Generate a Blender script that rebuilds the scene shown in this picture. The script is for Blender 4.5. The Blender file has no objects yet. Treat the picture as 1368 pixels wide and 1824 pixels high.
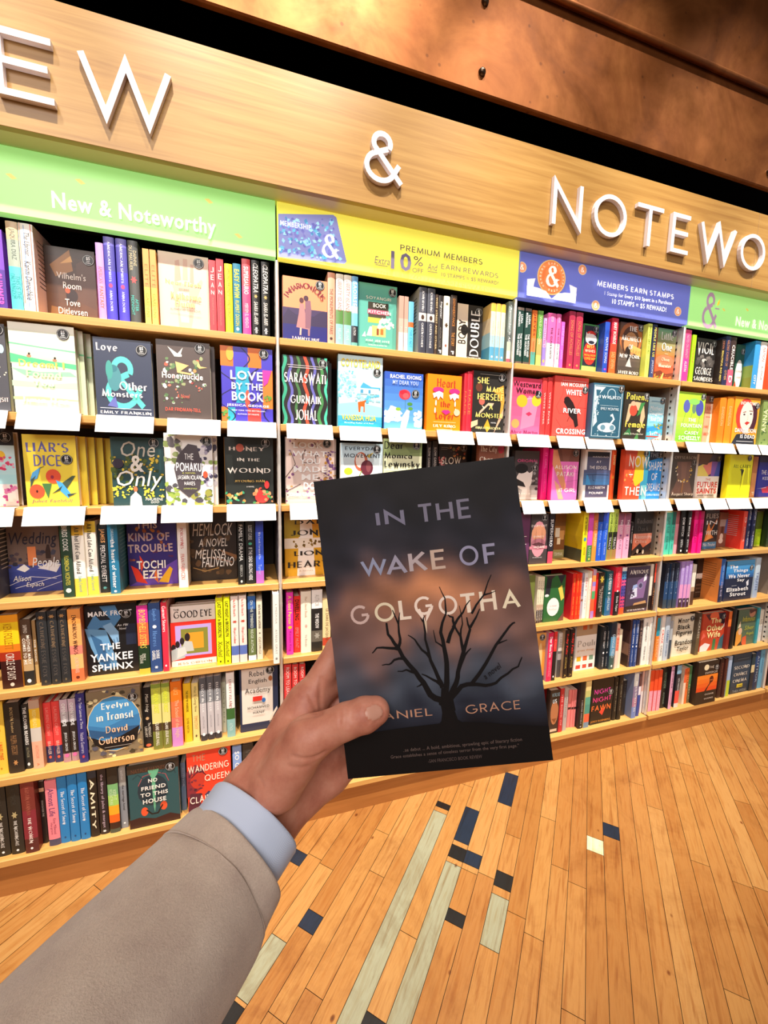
import bpy, math, random, re
import numpy as np
from mathutils import Vector, Matrix
SC = bpy.context.scene
COL = SC.collection
PI = math.pi

def lin(h):
    h = h.lstrip('#')
    if len(h) == 3: h = ''.join(c * 2 for c in h)
    out = []
    for i in (0, 2, 4):
        c = int(h[i:i + 2], 16) / 255
        out.append(c / 12.92 if c <= .04045 else ((c + .055) / 1.055) ** 2.4)
    return tuple(out) + (1.0,)

# ---------------------------------------------------------------- camera
YAW, PITCH, ROLL = 0.31201961, 0.1210013, 0.01891339
CAM_POS = Vector((-0.0902984, -1.4685498, 1.4200881))
FWD = Vector((math.sin(YAW) * math.cos(PITCH), math.cos(YAW) * math.cos(PITCH), -math.sin(PITCH)))
_r0 = Vector((math.cos(YAW), -math.sin(YAW), 0)); _u0 = _r0.cross(FWD)
RIGHT = math.cos(ROLL) * _r0 + math.sin(ROLL) * _u0
UP = -math.sin(ROLL) * _r0 + math.cos(ROLL) * _u0
cd = bpy.data.cameras.new('camera'); cam = bpy.data.objects.new('camera', cd); COL.objects.link(cam)
M = Matrix((RIGHT, UP, -FWD)).transposed().to_4x4(); M.translation = CAM_POS
cam.matrix_world = M
cd.sensor_fit = 'HORIZONTAL'; cd.sensor_width = 36.0; cd.lens = 36.0 * 730.671 / 1368.0
cd.clip_start = .01; cd.clip_end = 60
SC.camera = cam

# ---------------------------------------------------------------- world, lights, exposure
vs = SC.view_settings
vs.view_transform = 'Standard'; vs.look = 'None'; vs.gamma = 1.0; vs.use_curve_mapping = False
vs.exposure = 0.0
w = bpy.data.worlds.new('store_ambience'); SC.world = w; w.use_nodes = True
bg = w.node_tree.nodes['Background']; bg.inputs[0].default_value = (1.0, .90, .84, 1); bg.inputs[1].default_value = .3

def aim(o, p):
    o.rotation_euler = (Vector(p) - o.location).to_track_quat('-Z', 'Y').to_euler()
for i, x in enumerate((-1.25, -.42, .34, 1.12, 1.9, 2.7)):
    ld = bpy.data.lights.new('track_spot', 'SPOT'); lo = bpy.data.objects.new('track_spot', ld); COL.objects.link(lo)
    lo.location = (x, -1.08, 4.2); aim(lo, (x + .02, .1, .9))
    ld.energy = 430; ld.color = (1, .92, .81); ld.spot_size = math.radians(50); ld.spot_blend = .85; ld.shadow_soft_size = .035
def area(name, loc, tgt, sx, sy, e, c):
    ld = bpy.data.lights.new(name, 'AREA'); lo = bpy.data.objects.new(name, ld); COL.objects.link(lo)
    ld.shape = 'RECTANGLE'; ld.size = sx; ld.size_y = sy; ld.energy = e; ld.color = c
    lo.location = loc; aim(lo, tgt); return lo
area('ambient_fill_light', (-1.6, -4.0, 3.9), (.2, -.6, 1.2), 4.0, 2.0, 205, (1, .92, .88))  # added unseen area light, soft ambient fill from behind the camera

# ---------------------------------------------------------------- materials
def mat(name, col='#808080', rough=.5, metal=0.0, emit=None, es=0, spec=.5):
    m = bpy.data.materials.new(name); m.use_nodes = True
    b = m.node_tree.nodes['Principled BSDF']
    b.inputs['Base Color'].default_value = lin(col); b.inputs['Roughness'].default_value = rough
    b.inputs['Metallic'].default_value = metal; b.inputs['Specular IOR Level'].default_value = spec
    if emit: b.inputs['Emission Color'].default_value = lin(emit); b.inputs['Emission Strength'].default_value = es
    return m
def nd(m, t, **kw):
    n = m.node_tree.nodes.new(t)
    for k, v in kw.items(): setattr(n, k, v)
    return n
def lk(m, a, b): m.node_tree.links.new(a, b)
def bsdf(m): return m.node_tree.nodes['Principled BSDF']
def ramp(m, fac, stops):
    r = nd(m, 'ShaderNodeValToRGB'); e = r.color_ramp.elements
    while len(e) < len(stops): e.new(.5)
    for i, (p, c) in enumerate(stops): e[i].position = p; e[i].color = lin(c)
    lk(m, fac, r.inputs[0]); return r.outputs[0]
def coords(m, scale=(1, 1, 1), rot=(0, 0, 0), which='Object'):
    t = nd(m, 'ShaderNodeTexCoord'); mp = nd(m, 'ShaderNodeMapping'); mp.inputs['Scale'].default_value = scale; mp.inputs['Rotation'].default_value = rot
    if any(rot):
        m0 = nd(m, 'ShaderNodeMapping'); m0.inputs['Rotation'].default_value = rot; mp.inputs['Rotation'].default_value = (0, 0, 0)
        lk(m, t.outputs[which], m0.inputs[0]); lk(m, m0.outputs[0], mp.inputs[0])
    else: lk(m, t.outputs[which], mp.inputs[0])
    return mp.outputs[0]
def noise(m, vec, s, det=4, rough=.55, dist=0):
    n = nd(m, 'ShaderNodeTexNoise'); n.inputs['Scale'].default_value = s; n.inputs['Detail'].default_value = det
    n.inputs['Roughness'].default_value = rough; n.inputs['Distortion'].default_value = dist
    lk(m, vec, n.inputs['Vector']); return n.outputs[0]
def mixc(m, fac, a, b, mode='MIX'):
    n = nd(m, 'ShaderNodeMix', data_type='RGBA', blend_type=mode)
    for s, v in ((n.inputs[0], fac), (n.inputs[6], a), (n.inputs[7], b)):
        if hasattr(v, 'links'): lk(m, v, s)
        elif isinstance(v, str): s.default_value = lin(v)
        else: s.default_value = v
    return n.outputs[2]
def bump(m, h, strength, dist=.001):
    b = nd(m, 'ShaderNodeBump'); b.inputs['Strength'].default_value = strength; b.inputs['Distance'].default_value = dist
    lk(m, h, b.inputs['Height']); lk(m, b.outputs[0], bsdf(m).inputs['Normal'])

def wood(name, a, b, c, along='x', rough=.4, fine=60):
    m = mat(name, a, rough)
    sc = {'x': (1.2, 30, 30), 'z': (30, 30, 1.2)}[along]
    v = coords(m, sc)
    n1 = noise(m, v, 1.6, 5, .6, .6); n2 = noise(m, coords(m, (1.6 if along == 'x' else fine, fine, fine if along == 'x' else 1.6)), 2.2, 3, .6)
    c1 = ramp(m, n1, [(.3, a), (.5, b), (.72, c)])
    c2 = mixc(m, n2, c1, mixc(m, .22, c1, '#5a3414', 'MIX'))
    lk(m, c2, bsdf(m).inputs['Base Color']); bump(m, n2, .12, .0006)
    return m
M_SHELF = wood('light_oak_shelf', '#d9a458', '#e0ac62', '#cb944c')
M_FASCIA = wood('honey_oak_fascia', '#b38c4e', '#a67e42', '#936a34', rough=.36, fine=90)
M_PLINTH = wood('cherry_plinth', '#b87a3e', '#b27339', '#a66a33', rough=.4)
M_BACK = mat('dark_back_panel', '#3a332e', .7)
M_SIDE = mat('grey_upright_panel', '#8c837b', .6)
M_SLOT = mat('dark_slot', '#2c2824', .8)
M_CHROME = mat('chrome_post', '#eceae6', .3, .55)
M_WHITE = mat('white_sign_letter', '#e9e2e6', .4)
M_BLACK = mat('recess_shade_black', '#040404', .9, spec=.1)  # near-black: shade of the gap above the fascia put into the colour
M_CARD = mat('white_card', '#f6f3ee', .5)
M_CARDINK = mat('grey_card_print', '#cfc8c0', .6)
M_COPPER = mat('patinated_copper', '#b87040', .6, .75)
def _cop(m):
    v = coords(m, (1, 1, 1)); n = noise(m, v, 3.2, 6, .62, .8); n2 = noise(m, v, 7, 4, .6)
    c = ramp(m, n, [(.25, '#5c3114'), (.45, '#78431b'), (.6, '#8c5428'), (.78, '#76411a')])
    v2 = nd(m, 'ShaderNodeTexVoronoi'); v2.inputs['Scale'].default_value = 17; lk(m, v, v2.inputs['Vector'])
    sp = ramp(m, v2.outputs['Distance'], [(.0, '#301808'), (.07, '#5a3a20'), (.11, '#ffffff')])
    lk(m, mixc(m, .4, c, mixc(m, 1.0, c, sp, 'MULTIPLY')), bsdf(m).inputs['Base Color'])
    r = ramp(m, n2, [(.3, '#a8a8a8'), (.7, '#c8c8c8')]); lk(m, r, bsdf(m).inputs['Roughness']); bump(m, n2, .05, .002)
_cop(M_COPPER)
M_RIVET = mat('dark_rivet', '#5a4a3c', .3, 1.0)
M_FLOOR = mat('maple_floor', '#d89a4e', .33)
def _flo(m):
    a = nd(m, 'ShaderNodeVertexColor', layer_name='Col')
    v = coords(m, (30, 2.2, 1), (0, 0, PI / 4)); n = noise(m, v, 2.4, 6, .62, .5)
    g = ramp(m, n, [(.28, '#c8a072'), (.5, '#ffffff'), (.75, '#e2c49c')])
    vo = nd(m, 'ShaderNodeTexVoronoi'); vo.inputs['Scale'].default_value = 6.5; lk(m, coords(m, (1.4, .9, 1), (0, 0, PI / 4)), vo.inputs['Vector'])
    k = ramp(m, vo.outputs['Distance'], [(.0, '#4a2812'), (.035, '#a06838'), (.06, '#ffffff')])
    sc_ = ramp(m, noise(m, coords(m, (1, 1, 1)), 3.1, 6, .7, 1.2), [(.32, '#b89468'), (.5, '#ffffff')]); k = mixc(m, .55, k, mixc(m, 1.0, k, sc_, 'MULTIPLY'))
    c = mixc(m, .85, a.outputs[0], mixc(m, 1.0, mixc(m, 1.0, a.outputs[0], g, 'MULTIPLY'), k, 'MULTIPLY'))
    lk(m, c, bsdf(m).inputs['Base Color']); bump(m, n, .05, .0004)
_flo(M_FLOOR)
M_SUB = mat('dark_floor_seam', '#1e1006', .9)
M_PRINT = mat('printed_jacket', '#ffffff', .38)
def _pr(m):
    a = nd(m, 'ShaderNodeVertexColor', layer_name='Col'); lk(m, a.outputs[0], bsdf(m).inputs['Base Color'])
_pr(M_PRINT)
M_PAGES = mat('page_block', '#e9dfc8', .8)
def _pg(m):
    n = noise(m, coords(m, (900, 2, 2)), 1.0, 2); lk(m, ramp(m, n, [(.35, '#d6c9ac'), (.65, '#f3ead6')]), bsdf(m).inputs['Base Color'])
_pg(M_PAGES)

# ---------------------------------------------------------------- mesh helpers
class MB:
    """collects polygons (optionally coloured) and links them as one mesh object"""
    def __init__(s): s.v = []; s.f = []; s.c = []; s.m = []
    def poly(s, pts, col=None, mi=0):
        n = len(s.v); s.v.extend(tuple(p) for p in pts); s.f.append(tuple(range(n, n + len(pts)))); s.c.append(col); s.m.append(mi)
    def mesh(s, vs, fs, col=None, mi=0):
        n = len(s.v); s.v.extend(tuple(p) for p in vs)
        for f in fs: s.f.append(tuple(n + i for i in f)); s.c.append(col); s.m.append(mi)
    def box(s, x0, x1, y0, y1, z0, z1, mi=0, col=None, bev=0):
        if bev:
            bm_box(s, x0, x1, y0, y1, z0, z1, bev, mi, col); return
        v = [(x, y, z) for x in (x0, x1) for y in (y0, y1) for z in (z0, z1)]
        s.mesh(v, [(0, 1, 3, 2), (4, 6, 7, 5), (0, 4, 5, 1), (2, 3, 7, 6), (0, 2, 6, 4), (1, 5, 7, 3)], col, mi)
    def tube(s, pts, rad, n=12, mi=0, cap=True, col=None):
        pts = [Vector(p) for p in pts]; k = len(pts); rad = rad if isinstance(rad, (list, tuple)) else [rad] * k
        vs = []; prev = None
        for i, p in enumerate(pts):
            t = (pts[min(i + 1, k - 1)] - pts[max(i - 1, 0)]).normalized()
            a = prev if prev is not None else (Vector((0, 0, 1)) if abs(t.z) < .9 else Vector((1, 0, 0)))
            a = (a - t * a.dot(t)).normalized(); prev = a; b = t.cross(a)
            vs += [p + rad[i] * (math.cos(2 * PI * j / n) * a + math.sin(2 * PI * j / n) * b) for j in range(n)]
        fs = [(i * n + j, i * n + (j + 1) % n, (i + 1) * n + (j + 1) % n, (i + 1) * n + j) for i in range(k - 1) for j in range(n)]
        if cap: fs += [tuple(range(n))[::-1], tuple((k - 1) * n + j for j in range(n))]
        s.mesh(vs, fs, col, mi)
    def build(s, name, mats, parent=None, smooth=False, data_only=False):
        me = bpy.data.meshes.new(name); me.from_pydata(s.v, [], s.f)
        for m in (mats if isinstance(mats, (list, tuple)) else [mats]): me.materials.append(m)
        if any(s.m): me.polygons.foreach_set('material_index', s.m)
        if any(c is not None for c in s.c):
            at = me.color_attributes.new('Col', 'FLOAT_COLOR', 'CORNER'); buf = []
            for f, c in zip(s.f, s.c):
                if isinstance(c, list):
                    for q in c: buf.extend(q)
                else: buf.extend((c or (1, 1, 1, 1)) * len(f))
            at.data.foreach_set('color', buf)
        if smooth: me.polygons.foreach_set('use_smooth', [True] * len(me.polygons))
        me.update()
        if data_only: return me
        return link(name, me, parent)
def bm_box(s, x0, x1, y0, y1, z0, z1, b, mi, col):
    # box with chamfered edges: 6 faces inset + 12 chamfers + 8 corners
    X = (x0, x1); Y = (y0, y1); Z = (z0, z1); sg = (1, -1); V = {}; vs = []
    for i in (0, 1):
        for j in (0, 1):
            for k in (0, 1):
                p = (X[i], Y[j], Z[k]); d = (sg[i] * b, sg[j] * b, sg[k] * b)
                for a in range(3):
                    q = list(p)
                    for c in range(3):
                        if c != a: q[c] += d[c]
                    V[i, j, k, a] = len(vs); vs.append(q)
    fs = []
    for a in range(3):
        o = [c for c in range(3) if c != a]
        for sd in (0, 1):
            q = []
            for (m_, n_) in ((0, 0), (1, 0), (1, 1), (0, 1)):
                ix = [0, 0, 0]; ix[a] = sd; ix[o[0]] = m_; ix[o[1]] = n_; q.append(V[tuple(ix) + (a,)])
            fs.append(tuple(q))
    for a in range(3):      # edges running along axis a
        o = [c for c in range(3) if c != a]
        for m_ in (0, 1):
            for n_ in (0, 1):
                q = []
                for e in (0, 1):
                    ix = [0, 0, 0]; ix[a] = e; ix[o[0]] = m_; ix[o[1]] = n_; ix = tuple(ix)
                    q.append((V[ix + (o[0],)], V[ix + (o[1],)]))
                fs.append((q[0][0], q[0][1], q[1][1], q[1][0]))
    for i in (0, 1):
        for j in (0, 1):
            for k in (0, 1): fs.append(tuple(V[i, j, k, a] for a in range(3)))
    s.mesh(vs, fs, col, mi)
def fixn(o):
    import bmesh
    bm = bmesh.new(); bm.from_mesh(o.data); bmesh.ops.recalc_face_normals(bm, faces=bm.faces); bm.to_mesh(o.data); bm.free(); return o
def link(name, data, parent=None):
    o = bpy.data.objects.new(name, data); COL.objects.link(o)
    if parent: o.parent = parent
    return o
def tag(o, label=None, cat=None, group=None, kind=None):
    for k, v in (('label', label), ('category', cat), ('group', group), ('kind', kind)):
        if v: o[k] = v
    return o
def empty(name, loc, rz=0):
    o = link(name, None); o.location = loc; o.rotation_euler = (0, 0, rz); o.empty_display_size = .05; return o

# ---------------------------------------------------------------- lettering
def arc(cx, cy, rx, ry, a0, a1, n=14):
    return [(cx + rx * math.cos(math.radians(a0 + (a1 - a0) * i / n)), cy + ry * math.sin(math.radians(a0 + (a1 - a0) * i / n))) for i in range(n + 1)]
# stroke letters: L = polyline, A = arc (centre, radii, angles); cap height 1
GL = {'A': 'L0,0 .38,1 .76,0;L.14,.34 .62,.34', 'B': 'L0,0 0,1 .26,1;A.26,.76,.22,.24,90,-90;L.26,.52 0,.52;A.26,.26,.27,.26,90,-90;L.26,0 0,0', 'C': 'A.5,.5,.5,.5,48,312',
'D': 'L.24,1 0,1 0,0 .24,0;A.24,.5,.48,.5,90,-90', 'E': 'L.5,1 0,1 0,0 .5,0;L0,.52 .45,.52', 'F': 'L.48,1 0,1 0,0;L0,.52 .42,.52', 'G': 'A.5,.5,.5,.5,48,355;L1,.47 .6,.47',
'H': 'L0,0 0,1;L.62,0 .62,1;L0,.52 .62,.52', 'I': 'L0,0 0,1', 'J': 'L.34,1 .34,.2;A.16,.2,.18,.2,0,-150', 'K': 'L0,0 0,1;L.56,1 0,.42;L.2,.6 .6,0', 'L': 'L0,1 0,0 .44,0',
'M': 'L0,0 .1,1 .45,.1 .8,1 .9,0', 'N': 'L0,0 0,1 .68,0 .68,1', 'O': 'A.5,.5,.5,.5,90,450,28', 'P': 'L0,0 0,1 .26,1;A.26,.74,.26,.26,90,-90;L.26,.48 0,.48', 'Q': 'A.5,.5,.5,.5,90,450,28;L.6,.25 .95,-.08',
'R': 'L0,0 0,1 .26,1;A.26,.74,.25,.26,90,-90;L.26,.48 0,.48;L.24,.48 .54,0', 'S': 'A.27,.755,.23,.245,38,270;A.27,.255,.26,.255,90,-142', 'T': 'L0,1 .62,1;L.31,1 .31,0', 'U': 'L0,1 0,.34;A.33,.34,.33,.34,180,360;L.66,.34 .66,1',
'V': 'L0,1 .36,0 .72,1', 'W': 'L0,1 .3,0 .6,1 .9,0 1.2,1', 'X': 'L0,0 .6,1;L0,1 .6,0', 'Y': 'L0,1 .32,.5 .64,1;L.32,.5 .32,0', 'Z': 'L0,1 .58,1 0,0 .58,0',
'&': 'L.76,.4 .62,.17;A.32,.3,.34,.3,-28,-240;L.16,.56 .48,.7;A.34,.8,.2,.2,-30,222;L.19,.68 .82,0',
'a': 'A.24,.31,.24,.31,0,360,20;L.5,.62 .5,0', 'b': 'L0,0 0,1;A.26,.31,.25,.31,0,360,20', 'c': 'A.28,.31,.28,.31,48,312', 'd': 'A.24,.31,.24,.31,0,360,20;L.5,1 .5,0', 'e': 'L.03,.34 .5,.34;A.27,.31,.26,.31,6,316',
'f': 'L.14,0 .14,.78;A.32,.78,.18,.2,180,60;L0,.6 .34,.6', 'g': 'A.24,.31,.24,.31,0,360,20;L.5,.62 .5,-.1;A.25,-.08,.25,.22,0,-150', 'h': 'L0,0 0,1;A.22,.4,.22,.22,180,0;L.44,.4 .44,0', 'i': 'L0,0 0,.62;L-.02,.84 .02,.84',
'j': 'L.1,.62 .1,-.15;L.08,.84 .12,.84', 'k': 'L0,0 0,1;L.42,.62 0,.24;L.14,.36 .46,0', 'l': 'L0,0 0,1', 'm': 'L0,0 0,.62;A.18,.42,.18,.2,180,0;L.36,.42 .36,0;A.54,.42,.18,.2,180,0;L.72,.42 .72,0', 'n': 'L0,0 0,.62;A.22,.4,.22,.22,180,0;L.44,.4 .44,0',
'o': 'A.28,.31,.28,.31,90,450,22', 'p': 'L0,-.28 0,.62;A.26,.31,.25,.31,0,360,20', 'q': 'L.5,-.28 .5,.62;A.24,.31,.24,.31,0,360,20', 'r': 'L0,0 0,.62;A.22,.36,.22,.26,170,60', 's': 'A.18,.465,.16,.155,38,270;A.18,.155,.18,.155,90,-142',
't': 'L.14,.86 .14,.14;A.3,.16,.16,.16,180,290;L0,.6 .32,.6', 'u': 'L0,.62 0,.22;A.22,.22,.22,.22,180,360;L.44,.62 .44,0', 'v': 'L0,.62 .24,0 .48,.62', 'w': 'L0,.62 .2,0 .4,.62 .6,0 .8,.62', 'x': 'L0,0 .44,.62;L0,.62 .44,0', 'y': 'L0,.62 .24,0;L.5,.62 .14,-.28', 'z': 'L0,.62 .42,.62 0,0 .42,0',
"'": 'L0,1 0,.8', ',': 'L.04,.06 0,-.14', '.': 'L0,0 .02,0', '-': 'L0,.4 .3,.4'}
def strokes(ch):
    out = []
    for s in GL[ch].split(';'):
        if s[0] == 'L': out.append([tuple(float(q) for q in p.split(',')) for p in s[1:].split()])
        else:
            q = [float(t) for t in s[1:].split(',')]; out.append(arc(*q[:6], n=int(q[6]) if len(q) > 6 else 14))
    return out
def ribbon(pts, wf):
    """left/right offset outlines of a polyline; wf(dx,dy) = stroke width of a segment"""
    n = len(pts); closed = n > 8 and abs(pts[0][0] - pts[-1][0]) < 1e-6 and abs(pts[0][1] - pts[-1][1]) < 1e-6
    dirs = []
    for i in range(n - 1):
        dx, dy = pts[i + 1][0] - pts[i][0], pts[i + 1][1] - pts[i][1]; l = math.hypot(dx, dy) or 1; dirs.append((dx / l, dy / l))
    Lf, Rt = [], []
    for i in range(n):
        a = dirs[i - 1] if i > 0 else (dirs[-1] if closed else dirs[0]); b = dirs[i] if i < n - 1 else (dirs[0] if closed else dirs[-1])
        wd = (wf(*a) + wf(*b)) / 4
        nx, ny = -(a[1] + b[1]), a[0] + b[0]; l = math.hypot(nx, ny)
        if l < 1e-6: nx, ny, l = -b[1], b[0], 1
        nx, ny = nx / l, ny / l; c = max(nx * -b[1] + ny * b[0], .3); k = wd / c
        Lf.append((pts[i][0] + nx * k, pts[i][1] + ny * k)); Rt.append((pts[i][0] - nx * k, pts[i][1] - ny * k))
    return Lf, Rt
def glyph_stroke(ch, style, wt):
    """-> (quads in 2D, width) ; style g = even stroke, s = contrast + serifs"""
    quads = []
    for st in strokes(ch):
        if style == 's':
            wf = lambda dx, dy: wt * (.38 + .9 * abs(dy) * (.45 if dx * dy > .1 else 1))
        else: wf = lambda dx, dy: wt
        a, b = ribbon(st, wf)
        for i in range(len(st) - 1): quads.append([a[i], b[i], b[i + 1], a[i + 1]])
        if style == 's':
            for p, q in ((st[0], st[1]), (st[-1], st[-2])):
                dx, dy = p[0] - q[0], p[1] - q[1]; l = math.hypot(dx, dy)
                if len(st) < 8 and abs(dy) > .75 * l and l > .2:
                    h = .05 * (-1 if dy > 0 else 1); e = .14
                    quads.append([(p[0] - e, p[1]), (p[0] + e, p[1]), (p[0] + e, p[1] + h), (p[0] - e, p[1] + h)])
    xs = [p[0] for q in quads for p in q]
    return quads, min(xs), max(xs)
_bf = {}
_fc = bpy.data.curves.new('tmp_font', 'FONT'); _fo = bpy.data.objects.new('tmp_font', _fc); COL.objects.link(_fo); _fc.resolution_u = 2
def _fmesh(t, off):
    _fc.body = t; _fc.offset = off; bpy.context.view_layer.update()
    me = _fo.evaluated_get(bpy.context.evaluated_depsgraph_get()).to_mesh()
    v = [(q.co.x, q.co.y) for q in me.vertices]; f = [tuple(p.vertices) for p in me.polygons]; return v, f
def bglyph(ch, bold):
    k = (ch, bold)
    if k not in _bf:
        off = .022 if bold else 0.0
        v, f = _fmesh(ch, off); v2, _ = _fmesh('H' + ch + 'H', 0); v3, _ = _fmesh('HH', 0)
        adv = max(q[0] for q in v2) - max(q[0] for q in v3)
        _bf[k] = ([[v[i] for i in p] for p in f], adv)
    return _bf[k]
def text_polys(t, style, wt=None, track=.0):
    """2D polygons of a line of text, unscaled, with its bounding box"""
    out = []; x = 0
    if style in 'gs' and all(c == ' ' or c in GL for c in t):
        wt = wt or (.2 if style == 's' else .17)
        for c in t:
            if c == ' ': x += .42; continue
            q, lo, hi = glyph_stroke(c, style, wt)
            out += [[(px + x - lo, py) for px, py in p] for p in q]; x += hi - lo + (.16 if style == 's' else .2) + track
    else:
        for c in t:
            if c == ' ': x += .32; continue
            ps, adv = bglyph(c, style in 'bg')
            out += [[(px + x, py) for px, py in p] for p in ps]; x += adv + (.05 if style in 'bg' else .01) + track
        if style == 'i': out = [[(px + .22 * py, py) for px, py in p] for p in out]
    if not out: return [], (0, 0, 1, 1)
    xs = [p[0] for q in out for p in q]; ys = [p[1] for q in out for p in q]
    return out, (min(xs), min(ys), max(xs), max(ys))
def fit(polys, bb, x0, y0, x1, y1):
    sx = (x1 - x0) / max(bb[2] - bb[0], 1e-6); sy = (y1 - y0) / max(bb[3] - bb[1], 1e-6)
    return [[(x0 + (px - bb[0]) * sx, y0 + (py - bb[1]) * sy) for px, py in p] for p in polys]
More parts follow.
